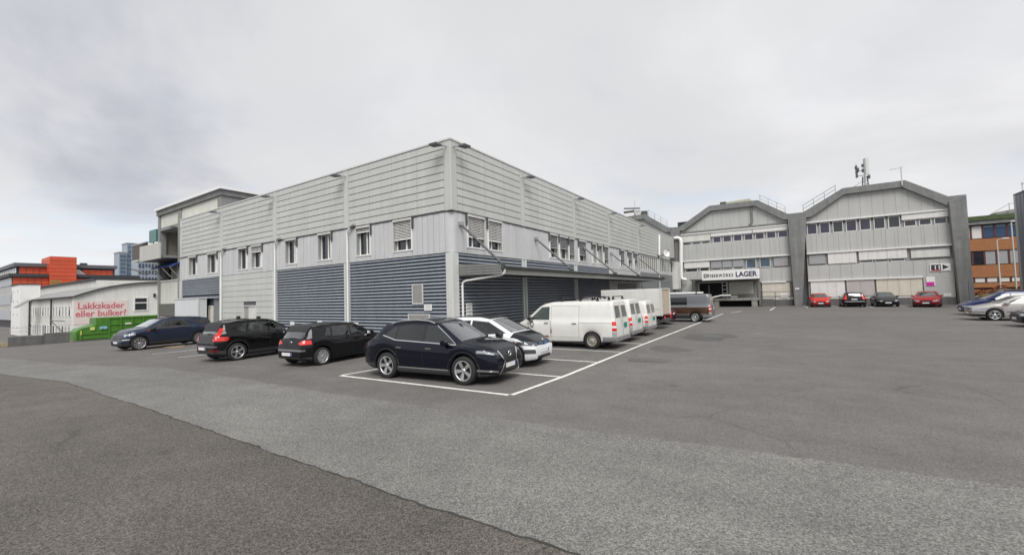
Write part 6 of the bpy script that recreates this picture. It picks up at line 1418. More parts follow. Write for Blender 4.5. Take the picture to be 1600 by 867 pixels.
# ---- small electric hatchback, white with black bonnet and roof
I3 = spec(cut=True, W=0.885, wb=2.57, R=0.345, Lf=1.99, Lr=2.01, tw=0.17, rim='twin', crease=False, gap=0.05,
    top=[(-2.01, 1.02), (-1.93, 1.10), (-1.70, 1.45), (-1.5, 1.52), (-0.8, 1.575), (-0.1, 1.575), (0.35, 1.50), (1.20, 1.08), (1.30, 1.05), (1.65, 0.98), (1.90, 0.86), (1.99, 0.78)],
    belt=[(-2.01, 0.96), (-1.2, 1.06), (-0.3, 0.92), (0.6, 0.99), (1.3, 0.96), (1.99, 0.70)], bot=[(-2.01, 0.32), (-1.6, 0.22), (1.5, 0.20), (1.99, 0.26)], plan=PLAN(1.99, 2.01, 0.66, 0.74),
    wr=[(-2.01, 0.76), (-1.5, 0.66), (0.2, 0.69), (1.2, 0.78), (1.99, 0.78)], fl=[(0, -0.12), (0.25, -0.04), (0.45, 0), (0.62, -0.01), (0.8, -0.09), (1.0, -0.2)], rl=TAIL,
    win=[('side_window', [(-0.35, 0.98), (1.02, 1.06), (0.30, 1.41), (-0.35, 1.46)]), ('side_window', [(-1.30, 1.10), (-0.42, 0.96), (-0.42, 1.46), (-1.1, 1.43)])], sideglass='carglassg',
    ws=(1.17, 0.66, 0.36, 0.56), rw=[(-0.55, 1.05), (0.55, 1.05), (0.46, 1.45), (-0.46, 1.45)], roofp=(-1.5, 0.5, 0.30, 0.54), roofblack=True, hz=0.86, bh=True,
    doors=[('door', [(-0.35, 0.34), (0.85, 0.34), (0.95, 0.6), (0.93, 0.98), (-0.35, 0.92)])],
    pairs=[('headlight', [('x', [(0.42, 0.74), (0.50, 0.66), (0.88, 0.72), (0.90, 0.82), (0.60, 0.81)], 1, (1.3, 2.2))], 'lensdark', 0.009), ('fog_light', [('x', [(0.60, 0.45), (0.84, 0.44), (0.84, 0.58), (0.62, 0.57)], 1, (1.2, 2.2))], 'lensdark', 0.009), ('kidney_grille', [('x', [(0.04, 0.665), (0.30, 0.69), (0.33, 0.74), (0.28, 0.79), (0.04, 0.77)], 1, None)], mat('blue_rimmed_grille', (0.02, 0.06, 0.13), 0.3), 0.012), ('taillight', [('x', [(0.4, 0.75), (0.85, 0.75), (0.85, 0.92), (0.45, 0.92)], -1, None)], 'tail', 0.008)],
    extra=[('bonnet', [('z', [(1.22, -0.86), (1.22, 0.86), (1.70, 0.78), (1.96, 0.50), (1.97, 0.0), (1.96, -0.50), (1.70, -0.78)], 1, None)], carpaint('black_bonnet_paint', (0.010, 0.011, 0.016)), 0.006), ('lower_grille', [('x', [(-0.5, 0.26), (0.5, 0.26), (0.42, 0.36), (-0.42, 0.36)], 1, None)], 'grille', 0.008)],
    mir=(0.86, 1.04), mirblack=True, fp=(0.50,), badge=[(0.83, 1, 0.04, 'chrome')])
car('electric_hatchback', 'white electric hatchback with black bonnet tucked behind the navy crossover', 'car', (3.78, -2.35), 3.0, I3, carpaint('capparis_white_paint', (0.72, 0.73, 0.74), 0.0))

# ---- black compact SUV with tall red lamps, tail towards the camera
XC = spec(cut=True, privacy=True, crease=True, W=0.93, wb=2.70, R=0.365, Lf=2.21, Lr=2.14, tw=0.235, rim='five', cladding=True, archw=0.06, gap=0.05, fb=0.34, rbm=0.47,
    top=[(-2.14, 1.04), (-2.09, 1.10), (-1.94, 1.36), (-1.82, 1.55), (-1.70, 1.60), (-1.0, 1.645), (-0.2, 1.652), (0.3, 1.60), (1.15, 1.12), (1.25, 1.09), (1.9, 1.02), (2.14, 0.92), (2.21, 0.85)],
    belt=[(-2.22, 1.0), (-1.7, 1.16), (-1.2, 1.08), (0.5, 1.02), (1.3, 1.01), (2.21, 0.80)], bot=[(-2.22, 0.36), (-1.8, 0.26), (1.6, 0.23), (2.21, 0.28)], plan=PLAN(2.21, 2.14, 0.76, 0.70),
    wr=[(-2.22, 0.80), (-1.8, 0.68), (-0.2, 0.69), (0.4, 0.69), (1.2, 0.80), (2.21, 0.84)], fl=NOSE, rl=[(0, -0.14), (0.3, -0.03), (0.45, 0.0), (0.6, 0.0), (0.95, -0.03), (1.2, -0.12)],
    win=[('side_window', [(0.02, 1.08), (0.98, 1.06), (0.26, 1.49), (0.02, 1.515)]), ('side_window', [(-0.95, 1.13), (-0.06, 1.085), (-0.06, 1.52), (-0.80, 1.52)]), ('quarter_window', [(-1.35, 1.30), (-1.02, 1.14), (-0.88, 1.51), (-1.02, 1.50)])],
    ws=(1.12, 0.70, 0.34, 0.58), rw=[(-0.60, 1.14), (0.60, 1.14), (0.52, 1.49), (-0.52, 1.49)], rwx=-1.6, hz=0.95,
    doors=[('door', [(0.0, 0.44), (0.98, 0.44), (1.08, 0.7), (1.05, 1.02), (0.0, 1.06)]), ('door', [(-0.78, 0.44), (-0.03, 0.44), (-0.03, 1.06), (-1.05, 1.09), (-1.05, 0.85)])],
    pairs=[('headlight', [('x', [(0.5, 0.78), (0.97, 0.82), (0.97, 0.93), (0.52, 0.90)], 1, (1.6, 2.5))], 'lens', 0.007),
           ('taillight', [('x', [(0.54, 0.86), (0.99, 0.86), (0.99, 0.98), (0.74, 1.0), (0.56, 0.96)], -1, (-2.5, -1.72)), ('x', [(0.58, 0.98), (0.75, 0.98), (0.72, 1.30), (0.62, 1.34)], -1, (-2.5, -1.5)), ('y', [(-2.22, 0.87), (-1.66, 0.93), (-1.70, 1.0), (-2.05, 1.05)], 1, None), ('y', [(-2.22, 1.0), (-2.02, 1.0), (-1.78, 1.36), (-1.90, 1.38)], 1, None)], 'tail', 0.010), ('reflector', [('x', [(0.30, 0.43), (0.75, 0.43), (0.75, 0.52), (0.30, 0.52)], -1, (-2.5, -2.0))], mat('dark_red_reflector', (0.10, 0.006, 0.008), 0.2), 0.012)],
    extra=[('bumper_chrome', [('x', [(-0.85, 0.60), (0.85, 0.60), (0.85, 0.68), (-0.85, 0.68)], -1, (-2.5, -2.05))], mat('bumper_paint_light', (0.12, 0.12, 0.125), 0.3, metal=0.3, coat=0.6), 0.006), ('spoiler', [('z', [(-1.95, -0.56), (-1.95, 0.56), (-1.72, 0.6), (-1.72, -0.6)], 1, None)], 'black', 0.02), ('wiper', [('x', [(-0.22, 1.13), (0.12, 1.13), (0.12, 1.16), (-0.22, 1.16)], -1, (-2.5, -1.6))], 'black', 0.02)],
    mir=(0.80, 1.12), rp=(0.545, 0.22), rails=(-1.5, 0.2, 0.64), railblack=True)
car('compact_suv', 'black compact SUV with tall red tail lamps facing the wall', 'car', (-7.72, -4.50, slope_z(-7.7)), 94, XC, carpaint('black_suv_paint', (0.006, 0.0062, 0.007)))

# ---- black compact hatchback, tail towards the camera
GF = spec(cut=True, seatz=0.28, seath=0.58, crease=True, W=0.90, wb=2.63, R=0.32, Lf=2.16, Lr=2.02, tw=0.205, rim='turbine', gap=0.05,
    top=[(-2.02, 0.94), (-1.98, 1.0), (-1.81, 1.20), (-1.62, 1.38), (-1.48, 1.425), (-0.8, 1.472), (-0.1, 1.478), (0.32, 1.42), (1.22, 0.99), (1.32, 0.965), (1.9, 0.86), (2.10, 0.76), (2.16, 0.70)],
    belt=[(-2.10, 0.90), (-1.6, 0.99), (-1.0, 0.97), (0.5, 0.93), (1.3, 0.91), (2.16, 0.66)], bot=[(-2.10, 0.32), (-1.7, 0.22), (1.6, 0.18), (2.16, 0.23)], plan=PLAN(2.16, 2.02, 0.70, 0.70),
    wr=[(-2.10, 0.80), (-1.7, 0.69), (-0.2, 0.68), (0.4, 0.68), (1.2, 0.80), (2.16, 0.82)], fl=NOSE, rl=[(0, -0.12), (0.25, -0.03), (0.4, 0.0), (0.55, 0.0), (0.85, -0.06), (1.1, -0.14)],
    win=[('side_window', [(0.0, 0.985), (1.0, 0.96), (0.25, 1.33), (0.0, 1.355)]), ('side_window', [(-0.88, 1.01), (-0.06, 0.99), (-0.06, 1.36), (-0.80, 1.35)]), ('quarter_window', [(-1.18, 1.06), (-0.94, 1.02), (-0.88, 1.34), (-1.0, 1.33)])],
    ws=(1.18, 0.68, 0.36, 0.57), rw=[(-0.57, 1.0), (0.57, 1.0), (0.50, 1.32), (-0.50, 1.32)], rwx=-1.45, hz=0.84,
    doors=[('door', [(0.0, 0.30), (0.98, 0.30), (1.08, 0.6), (1.05, 0.93), (0.0, 0.965)]), ('door', [(-0.75, 0.30), (-0.03, 0.30), (-0.03, 0.97), (-0.98, 0.99), (-0.98, 0.75)])],
    pairs=[('taillight', [('x', [(0.42, 0.82), (0.60, 0.78), (0.92, 0.80), (0.92, 0.93), (0.60, 0.94)], -1, (-2.4, -1.72))], 'tail', 0.010), ('headlight', [('x', [(0.5, 0.62), (0.92, 0.66), (0.92, 0.78), (0.52, 0.74)], 1, (1.5, 2.4))], 'lens', 0.007)],
    extra=[('bumper_reflection_strip', [('x', [(-0.80, 0.555), (0.80, 0.555), (0.80, 0.62), (-0.80, 0.62)], -1, (-2.4, -1.9))], mat('bumper_reflection', (0.14, 0.14, 0.145), 0.25, metal=0.3, coat=0.6), 0.006), ('diffuser', [('x', [(-0.9, 0.2), (0.9, 0.2), (0.9, 0.345), (-0.9, 0.345)], -1, (-2.4, -1.7))], 'clad_plastic', 0.006), ('spoiler', [('z', [(-1.74, -0.56), (-1.74, 0.56), (-1.5, 0.58), (-1.5, -0.58)], 1, None)], 'black', 0.02), ('wiper', [('x', [(-0.2, 0.995), (0.16, 0.995), (0.16, 1.02), (-0.2, 1.02)], -1, (-2.4, -1.5))], 'black', 0.02)],  # pale strip across the tail: a reflection painted onto the black bumper
    mir=(0.82, 1.0), rp=(0.45, 0.12), badge=[(0.85, -1, 0.06, 'chrome')])
car('compact_hatchback', 'black compact hatchback with red tail lamps between the compact SUV and the navy crossover', 'car', (-2.62, -3.99, slope_z(-2.6)), 95, GF, carpaint('black_hatch_paint', (0.0065, 0.0065, 0.0085)))

# ---- big blue SUV facing out
EX = spec(cut=True, privacy=True, seatz=0.45, crease=True, W=1.0, wb=3.025, R=0.39, Lf=2.23, Lr=2.58, tw=0.255, rim='ten', cladding=True, archw=0.05, gap=0.05, fb=0.38, rbm=0.48,
    top=[(-2.58, 1.12), (-2.50, 1.22), (-2.28, 1.58), (-2.12, 1.68), (-1.2, 1.765), (-0.3, 1.775), (0.40, 1.70), (1.16, 1.27), (1.26, 1.235), (1.85, 1.16), (2.13, 1.06), (2.23, 0.96)],
    belt=[(-2.58, 1.08), (-1.5, 1.17), (0.3, 1.13), (1.3, 1.13), (2.23, 0.92)], bot=[(-2.58, 0.42), (-2.1, 0.30), (1.8, 0.26), (2.46, 0.30)], plan=PLAN(2.23, 2.58, 0.66, 0.80),
    wr=[(-2.58, 0.82), (-2.1, 0.70), (-0.3, 0.70), (0.5, 0.70), (1.3, 0.80), (2.46, 0.86)], fl=NOSE, rl=TAIL,
    win=[('side_window', [(0.12, 1.155), (1.08, 1.135), (0.32, 1.58), (0.12, 1.60)]), ('side_window', [(-0.98, 1.175), (0.04, 1.158), (0.04, 1.605), (-0.78, 1.61)]), ('quarter_window', [(-2.12, 1.30), (-1.75, 1.22), (-1.25, 1.60), (-2.05, 1.54)])],
    ws=(1.13, 0.74, 0.44, 0.63), rw=[(-0.62, 1.25), (0.62, 1.25), (0.55, 1.58), (-0.55, 1.58)], hz=1.01,
    doors=[('door', [(0.1, 0.46), (1.10, 0.46), (1.2, 0.7), (1.18, 1.09), (0.1, 1.13)]), ('door', [(-0.85, 0.46), (0.07, 0.46), (0.07, 1.135), (-1.05, 1.15), (-1.05, 0.85)])],
    pairs=[('headlight', [('x', [(0.55, 0.86), (0.99, 0.86), (0.99, 0.96), (0.6, 0.955)], 1, (1.7, 2.8))], 'lens', 0.007), ('fog_light', [('x', [(0.68, 0.60), (0.99, 0.60), (0.99, 0.66), (0.68, 0.66)], 1, (1.9, 2.8))], 'chrome', 0.008), ('taillight', [('x', [(0.55, 0.98), (0.99, 0.96), (0.99, 1.10), (0.55, 1.10)], -1, None)], 'tail', 0.007)],
    extra=[('grille', [('x', [(-0.55, 0.62), (0.55, 0.62), (0.58, 0.86), (-0.58, 0.86)], 1, None)], 'grille', 0.008)],
    mir=(0.86, 1.18), mirblack=True, fp=(0.48,), rails=(-1.9, 0.2, 0.66), railblack=True)
car('large_suv', 'slate blue large SUV facing out in front of the green skip', 'car', (-19.7, -4.30, slope_z(-19.7)), -84, EX, carpaint('slate_blue_paint', (0.026, 0.036, 0.064), 0.45))

# ---- white delivery vans
def van_spec(h=1.95, Lf=2.38, Lr=2.50, wb=3.0, W=0.95, single=False):
    k = h/1.95
    return spec(W=W, wb=wb, R=0.33, Lf=Lf, Lr=Lr, tw=0.205, rim='steel', gap=0.06, boxy=True, crown=0.05,
        top=[(-Lr, h-0.07), (-Lr+0.15, h-0.02), (-1.0, h), (0.3, h-0.02), (0.72, h-0.10), (0.95, h-0.22), (1.62, 1.22*k), (1.75, 1.17*k), (Lf-0.25, 1.02*k), (Lf-0.05, 0.90*k), (Lf, 0.82)],
        belt=[(-Lr, 1.10*k), (0.6, 1.10*k), (1.4, 1.08*k), (1.8, 1.02*k), (Lf, 0.76)], bot=[(-Lr, 0.34), (-1.9, 0.30), (-1.2, 0.30), (1.5, 0.25), (Lf, 0.28)],
        plan=[(-Lr, 0.91), (-Lr+0.08, 0.965), (-Lr+0.3, 0.99), (-Lr+0.6, 1.0), (Lf-1.0, 1.0), (Lf-0.4, 0.93), (Lf-0.1, 0.82), (Lf, 0.74)],
        wr=[(-Lr, 0.83), (0.6, 0.83), (1.2, 0.82), (1.7, 0.85), (Lf, 0.85)], fl=[(0, -0.1), (0.3, 0), (0.6, 0), (0.9, -0.08), (1.2, -0.2)], rl=[(0, -0.06), (0.3, 0.0), (0.9, 0.0), (1.2, -0.05), (2.0, -0.17)],
        win=[('side_window', [(0.42, 1.16*k), (1.42, 1.16*k), (0.92, 1.60*k), (0.80, 1.70*k), (0.42, 1.72*k)])], sideglass='carglassg',
        ws=(1.58, 0.76, 0.95, 0.68), hz=1.02*k, bh=True, handles_front=None,
        doors=[('door', [(0.36, 0.42), (1.10, 0.42), (1.42, 0.75), (1.50, 1.10*k), (0.36, 1.10*k)]), ('sliding_door', [(-0.95, 0.46), (0.33, 0.46), (0.33, 1.74*k), (-0.95, 1.74*k)])],
        pairs=[('rear_window', [('x', [(0.12, 1.24*k), (0.70, 1.24*k), (0.64, 1.72*k), (0.12, 1.72*k)], -1, (-Lr-0.4, -Lr+0.35))], 'carglassg', 0.006),
               ('taillight', [('x', [(0.80, 0.74*k), (0.99, 0.74*k), (0.99, 1.12*k), (0.80, 1.12*k)], -1, (-Lr-0.4, -Lr+0.14))], 'tail', 0.010), ('lamp_lens', [('x', [(0.80, 0.86*k), (0.99, 0.86*k), (0.99, 0.95*k), (0.80, 0.95*k)], -1, (-Lr-0.4, -Lr+0.14))], 'plate', 0.013), ('lamp_base', [('x', [(0.80, 0.52*k), (0.99, 0.52*k), (0.99, 0.70*k), (0.80, 0.70*k)], -1, (-Lr-0.4, -Lr+0.14))], 'blind', 0.010),
               ('headlight', [('x', [(0.5, 0.66), (0.95, 0.68), (0.95, 0.92), (0.55, 0.9)], 1, (Lf-0.6, Lf+0.2))], 'lens', 0.007), ('side_rub_strip', [('y', [(-Lr+0.1, 1.04*k), (-0.97, 1.04*k), (-0.97, 1.06*k), (-Lr+0.1, 1.06*k)], 1, None)], 'blind', 0.005)],
        extra=[('rear_bumper', [('x', [(-1.0, 0.2), (1.0, 0.2), (1.0, 0.50), (-1.0, 0.50)], -1, (-Lr-0.4, -Lr+0.55))], mat('grey_bumper', (0.22, 0.22, 0.225), 0.6, var=0.08), 0.03), ('door_seam', [('x', [(-0.008, 0.5), (0.008, 0.5), (0.008, 1.8*k), (-0.008, 1.8*k)], -1, (-Lr-0.4, -Lr+0.3))], 'under', 0.004), ('front_bumper', [('x', [(-1, 0.2), (1, 0.2), (1, 0.45), (-1, 0.45)], 1, (Lf-0.5, Lf+0.2))], 'clad_plastic', 0.006)],
        mir=(1.30, 1.22*k), mirblack=True, rp=(0.92*k, -0.30 if not single else 0.0), squareplate=True, greenplate=True, uz=0.22)
def roof_bars(root, h, xs):
    for x in xs:
        child('roof_bar', MB().box(x-0.025, x+0.025, -0.68, 0.68, h+0.10, h+0.135).mesh('roof_bar'), M['black'], root)
        for s_ in (-0.66, 0.66): child('bar_foot', MB().prism([(x-0.07, s_-0.03, h-0.06), (x+0.07, s_-0.03, h-0.06), (x+0.03, s_-0.03, h+0.10), (x-0.03, s_-0.03, h+0.10)], (0, 0.06, 0)).mesh('bar_foot'), M['black'], root)
VANW = mat('van_white_paint', (0.70, 0.695, 0.655), 0.30, coat=0.5, var=0.04, vscale=2.0, streak=0.08)
v1, vb1 = car('delivery_van', 'nearest white panel van with a rusty sill and a yellow tag underneath', 'van', (4.21, 2.73), 180, van_spec(), VANW, 'white vans parked under the canopy')
roof_bars(v1, 1.95, (-1.7, -0.95, -0.1))
# emblem loop painted on the front door and rust along the sill
em = MB(); yy = vb1.side(1.25, 0.95)+0.006
em.add([(1.26+0.085*math.cos(a)*f, yy+0.004, 0.97+0.14*math.sin(a)*f) for f in (1.0, 0.62) for a in np.linspace(0, 2*math.pi, 24, endpoint=False)], [(i, (i+1) % 24, 24+(i+1) % 24, 24+i) for i in range(24)])
child('door_emblem', em.mesh('door_emblem'), M['signink'], v1)
RUST = mat('rust', (0.17, 0.065, 0.02), 0.9, var=0.4, vscale=10)
for (x0, x1, z0, z1) in ((0.42, 0.95, 0.43, 0.50), (0.55, 1.45, 0.36, 0.42), (0.34, 0.40, 0.60, 0.78), (0.9, 1.4, 0.42, 0.55)):
    pm = vb1.patch([('y', [(x0, z0), (x1, z0+0.02), (x1-0.07, z1), (x0+0.05, z1)], 1, None)], 0.006, 'rust_patch')
    if pm: child('rust_patch', pm, RUST, v1)
child('yellow_tag', MB().box(0.62, 0.92, 0.94, 0.98, 0.24, 0.38).mesh('yellow_tag'), M['yellow'], v1)
v2, vb2 = car('delivery_van', 'second white panel van, its red lamp and green plate showing beside the nearest van', 'van', (4.0, 5.45), 180, van_spec(), VANW, 'white vans parked under the canopy'); roof_bars(v2, 1.95, (-1.6, -0.7))
v3, vb3 = car('small_van', 'smaller white van third in the row, a narrow tail window showing', 'van', (4.3, 8.05), 180, van_spec(1.80, 2.05, 2.2, 2.68, 0.89), VANW, 'white vans parked under the canopy')

# ---- white box truck
tkx, tky = 3.4, 12.2
tk = thing('box_truck', 'small white box-body truck with an open tail beyond the vans', 'truck', (tkx, tky, 0))
bx0_, bx1_ = 2.55, 6.2
MB().box(bx0_, bx1_, tky-1.05, tky+1.05, 0.82, 2.40).build('box_body', VANW, tk, bevel=0.03)
MB().box(bx1_, bx1_+0.05, tky-1.0, tky+1.0, 0.86, 2.36).build('tail_curtain', mat('tan_curtain', (0.48, 0.40, 0.32), 0.7, var=0.1), tk)
MB().box(bx1_-0.02, bx1_+0.09, tky-1.07, tky-0.98, 0.8, 2.42).box(bx1_-0.02, bx1_+0.09, tky+0.98, tky+1.07, 0.8, 2.42).box(bx1_-0.02, bx1_+0.09, tky-0.98, tky+0.98, 2.36, 2.42).build('tail_frame', M['offwhite'], tk)
MB().box(bx0_, bx1_, tky-1.065, tky-1.051, 1.20, 1.24).build('side_rail', M['trim'], tk); MB().box(bx0_, bx1_, tky-1.07, tky-1.051, 0.80, 0.88).build('side_rail', M['offwhite'], tk)
MB().box(0.6, bx1_-0.1, tky-0.45, tky+0.45, 0.55, 0.81).build('chassis', M['under'], tk)
MB().box(bx1_-0.05, bx1_+0.15, tky-0.9, tky+0.9, 0.42, 0.58).build('tail_bar', M['darkmetal'], tk)
for y in (-0.85, 0.7): MB().box(bx1_+0.15, bx1_+0.19, tky+y-0.12, tky+y+0.12, 0.62, 0.78).build('taillight', M['tail'], tk)
MB().prism([(0.55, tky-0.95, 0.45), (2.4, tky-0.95, 0.45), (2.4, tky-0.95, 2.0), (1.3, tky-0.95, 2.0), (0.85, tky-0.95, 1.25), (0.55, tky-0.95, 1.05)], (0, 1.9, 0)).build('cab', VANW, tk, bevel=0.06)
MB().box(1.35, 2.15, tky-0.962, tky-0.951, 1.25, 1.85).build('cab_window', M['carglass'], tk)
cm_, tm_, rm_ = wheel_meshes(0.35, 0.2, 'steel')
for x in (1.4, 4.9):
    for s_ in (-1, 1):
        w = child('wheel', cm_, None, tk, (x-tkx, s_*0.88, 0.35), (0, 0, 0 if s_ > 0 else math.pi)); child('tyre', tm_, None, w); child('rim', rm_, None, w)

# ---- two-tone grey van beyond, dark red car beside it
gs = van_spec(1.97, 2.38, 2.55, 3.0, 0.96); gs.update(greenplate=False, rim='ten')
gs['win'] = [('side_window', [(0.42, 1.18), (1.42, 1.18), (0.92, 1.60), (0.80, 1.70), (0.42, 1.72)]), ('side_window', [(-1.0, 1.2), (0.32, 1.2), (0.32, 1.72), (-1.0, 1.72)])]; gs['sideglass'] = 'carglass'
gs['pairs'] = gs['pairs'] + [('lower_paint', [('y', [(-2.6, 0.58), (1.6, 0.58), (1.6, 1.04), (-2.6, 1.04)], 1, (-2.45, 2.0))], carpaint('bronze_brown_paint', (0.085, 0.050, 0.030), 0.4), 0.0045), ('sill_trim', [('y', [(-2.6, 0.2), (2.0, 0.2), (2.0, 0.5), (-2.6, 0.5)], 1, (-2.45, 2.0))], 'clad_plastic', 0.006)]
gv, gvb = car('two_tone_van', 'grey and bronze van with white roof box parked across the line end', 'van', (5.45, 18.55), 180, gs, carpaint('silver_grey_paint', (0.165, 0.17, 0.18), 0.4))
MB_ = MB().box(-1.9, 0.3, -0.62, 0.62, 1.97, 2.10); ro_ = child('roof_tray', MB_.mesh('roof_tray'), M['white'], gv); md = ro_.modifiers.new('edge', 'BEVEL'); md.width = 0.05; md.segments = 2
roof_bars(gv, 1.97, (-1.6,))
# generic modern hatch / saloon bodies for the cars further off
def saloon(L=4.6, W=0.91, H=1.44, wb=2.8, R_=0.335, tailz=1.02, trunk=0.55, hatch=False, **kw):
    Lf = wb/2+0.86; Lr = L-Lf
    if hatch: rear = [(-Lr, 0.92), (-Lr+0.08, 0.98), (-Lr+0.42, H-0.10), (-Lr+0.62, H-0.04)]
    else: rear = [(-Lr, tailz-0.10), (-Lr+0.08, tailz-0.02), (-Lr+trunk, tailz+0.03), (-Lr+trunk+0.75, H-0.09), (-Lr+trunk+1.05, H-0.03)]
    b_ = 0.64*H
    d = spec(W=W, wb=wb, R=R_, Lf=Lf, Lr=Lr, tw=0.22, rim='twin', gap=0.045,
        top=rear+[(-0.3, H), (0.2, H-0.03), (0.40, H-0.08), (1.18, 0.68*H), (1.30, 0.665*H), (Lf-0.5, 0.60*H), (Lf-0.08, 0.50*H), (Lf, 0.45*H)],
        belt=[(-Lr, 0.60*H), (-0.8, 0.665*H), (0.6, b_), (1.3, 0.625*H), (Lf, 0.43*H)], bot=[(-Lr, 0.28), (-Lr+0.4, 0.20), (1.6, 0.17), (Lf, 0.20)], plan=PLAN(Lf, Lr, 0.70, 0.76),
        wr=[(-Lr, 0.78), (-Lr+0.7, 0.70), (-0.3, 0.655), (0.4, 0.655), (1.2, 0.80), (Lf, 0.82)], fl=NOSE, rl=TAIL,
        win=[('side_window', [(0.02, b_+0.05), (1.0, b_+0.03), (0.30, H-0.16), (0.02, H-0.135)]), ('side_window', [(-0.88, b_+0.07), (-0.05, b_+0.05), (-0.05, H-0.13), (-0.72, H-0.14)]), ('quarter_window', [(-1.30, b_+0.12), (-0.94, b_+0.075), (-0.80, H-0.15), (-0.92, H-0.17)])],
        ws=(1.15, 0.66, 0.42, 0.54), rw=[(-0.52, 0.72*H), (0.52, 0.72*H), (0.44, H-0.13), (-0.44, H-0.13)], rwx=-0.6, hz=0.56*H,
        doors=[('door', [(0.0, 0.32), (0.95, 0.32), (1.06, 0.6), (1.04, b_-0.02), (0.0, b_)]), ('door', [(-0.75, 0.32), (-0.03, 0.32), (-0.03, b_), (-0.98, b_+0.02), (-0.98, 0.72)])],
        pairs=[('headlight', [('x', [(0.42, 0.58), (0.50, 0.53), (0.92, 0.58), (0.92, 0.68), (0.50, 0.655)], 1, (Lf-0.6, Lf+0.3))], 'lens', 0.008), ('taillight', [('x', [(0.40, 0.70), (0.92, 0.70), (0.92, 0.86), (0.40, 0.84)], -1, (-Lr-0.3, -Lr+0.4))], 'tail', 0.008), ('air_intake', [('x', [(0.50, 0.26), (0.82, 0.26), (0.80, 0.38), (0.50, 0.38)], 1, (Lf-0.5, Lf+0.3))], 'grille', 0.007)],
        extra=[('grille', [('x', [(-0.38, 0.48), (0.38, 0.48), (0.40, 0.62), (-0.40, 0.62)], 1, None)], 'grille', 0.008), ('lower_grille', [('x', [(-0.48, 0.22), (0.48, 0.22), (0.52, 0.36), (-0.52, 0.36)], 1, None)], 'grille', 0.008)],
        mir=(0.84, b_+0.09), fp=(0.42,), rp=(0.72,))
    d.update(kw); return d
car('parked_saloon', 'dark red car half hidden between the box truck and the two-tone van', 'car', (3.75, 15.5), 180, saloon(4.5, H=1.46), carpaint('maroon_paint', (0.045, 0.004, 0.012)))
car('parked_saloon', 'dark car with pale bonnet showing beyond the tail of the two-tone van', 'car', (5.1, 24.2), 180, saloon(4.4, H=1.5, hatch=True), carpaint('silver_dark_paint', (0.22, 0.23, 0.24), 0.4))
# row by the warehouse: noses (or tails) towards the yard
car('parked_hatchback', 'bright red hatchback, first in the row by the concrete pier', 'car', (15.55, 43.9), -90, saloon(4.1, 0.88, 1.50, 2.60, 0.32, hatch=True), carpaint('bright_red_paint', (0.52, 0.030, 0.018), 0.1))
car('parked_estate', 'black car backed out with red lamps, second in the row by the warehouse', 'car', (18.35, 43.7), 90, saloon(4.6, 1.0, 1.55, 2.75, 0.34, hatch=True, pairs=[('taillight', [('x', [(0.62, 0.80), (0.95, 0.80), (0.95, 0.95), (0.80, 1.0), (0.64, 0.95)], -1, (-2.9, -1.8)), ('x', [(0.64, 0.95), (0.80, 0.97), (0.72, 1.30), (0.62, 1.30)], -1, (-2.9, -1.5))], 'tail', 0.012)], extra=[('bumper_chrome', [('x', [(-0.85, 0.55), (0.85, 0.55), (0.85, 0.62), (-0.85, 0.62)], -1, (-2.9, -2.0))], 'blind', 0.006)], rp=(0.82,)), carpaint('black_estate_paint', (0.007, 0.007, 0.008)))
car('parked_saloon', 'black saloon with pale headlamps, third in the row by the warehouse', 'car', (21.0, 43.8), -90, saloon(4.7, 0.91, 1.47, 2.85, 0.335), carpaint('black_saloon_paint', (0.008, 0.008, 0.010)))
car('parked_fastback', 'deep red fastback, last in the row by the warehouse', 'car', (23.95, 42.2), -104, saloon(4.75, 0.98, 1.50, 2.9, 0.36, tailz=1.10, trunk=0.3), carpaint('deep_red_paint', (0.33, 0.010, 0.020), 0.3))
# right-hand row: noses towards -x
SB = saloon(4.8, 0.90, 1.45, 2.70, 0.325, tailz=1.05, trunk=0.6, rim='five')
SB['pairs'] = [('headlight', [('x', [(0.40, 0.62), (0.88, 0.62), (0.90, 0.74), (0.42, 0.735)], 1, (1.5, 2.7))], 'lens', 0.008), ('air_intake', [('x', [(0.52, 0.26), (0.85, 0.26), (0.85, 0.38), (0.55, 0.38)], 1, (1.6, 2.7))], 'grille', 0.008), ('rub_strip', [('x', [(0.0, 0.50), (0.95, 0.50), (0.95, 0.53), (0.0, 0.53)], 1, (1.3, 2.7)), ('y', [(-2.4, 0.50), (0.9, 0.50), (0.9, 0.53), (-2.4, 0.53)], 1, None)], 'clad_plastic', 0.010), ('taillight', [('x', [(0.4, 0.75), (0.9, 0.75), (0.9, 0.9), (0.4, 0.9)], -1, None)], 'tail', 0.008)]
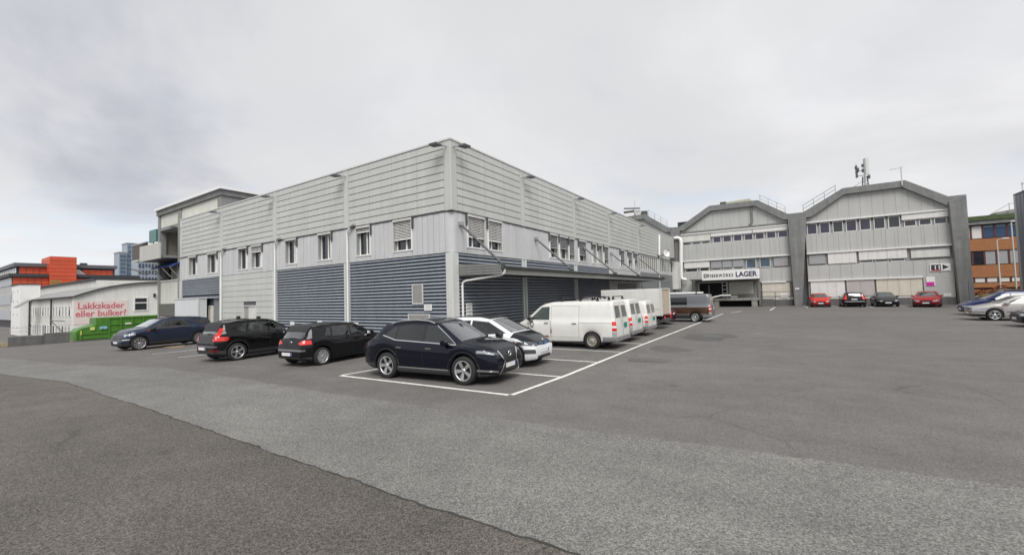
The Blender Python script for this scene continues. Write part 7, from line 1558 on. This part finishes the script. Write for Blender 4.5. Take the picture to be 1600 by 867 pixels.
SB['extra'] = [('grille', [('x', [(-0.32, 0.60), (0.32, 0.60), (0.34, 0.73), (-0.34, 0.73)], 1, None)], 'grille', 0.010), ('lower_grille', [('x', [(-0.45, 0.24), (0.45, 0.24), (0.48, 0.36), (-0.48, 0.36)], 1, None)], 'grille', 0.008)]
SB['win'] = SB['win']; SB['sideglass'] = 'carglassg'
car('silver_saloon', 'silver older saloon with dark five-spoke wheels at the right edge', 'car', (23.75, 22.15), 180, SB, carpaint('silver_paint', (0.46, 0.45, 0.43), 0.35))
BL = saloon(4.3, 0.90, 1.58, 2.65, 0.325, hatch=True, rim='twin', sideglass='carglassg')
car('blue_hatchback', 'blue tall hatchback behind the silver saloon', 'car', (24.75, 27.6), 180, BL, carpaint('royal_blue_paint', (0.012, 0.023, 0.095), 0.3))
AU = saloon(4.3, 0.90, 1.43, 2.60, 0.33, hatch=True)
AU['extra'] = [('grille', [('x', [(-0.36, 0.34), (0.36, 0.34), (0.42, 0.66), (-0.42, 0.66)], 1, None)], 'grille', 0.008)]
car('dark_hatchback', 'near-black hatchback cut by the right edge, only its nose showing', 'car', (24.0, 17.0), 180, AU, carpaint('charcoal_paint', (0.018, 0.020, 0.026), 0.3))
car('parked_saloon', 'silver car far off behind the blue hatchback, beside the end pier', 'car', (31.2, 49.5), 180, saloon(4.5), carpaint('far_silver_paint', (0.36, 0.36, 0.36), 0.3))
car('parked_saloon', 'dark car far off behind the windscreen of the blue hatchback', 'car', (33.5, 46.6), 180, saloon(4.5, hatch=True), carpaint('far_black_paint', (0.012, 0.012, 0.013), 0.3))
gb = thing('grit_bin', 'yellow grit bin beside the end pier', 'bin', (29.2, 46.2, 0)); MB().prism([(28.75, 45.9, 0.05), (29.5, 45.9, 0.05), (29.6, 45.9, 0.8), (28.65, 45.9, 0.8)], (0, 0.7, 0)).build('tub', M['yellow'], gb, bevel=0.03); MB().prism([(28.6, 45.85, 0.8), (29.65, 45.85, 0.8), (29.55, 45.85, 1.0), (28.7, 45.85, 1.0)], (0, 0.8, 0)).build('lid', M['bin'], gb, bevel=0.03)
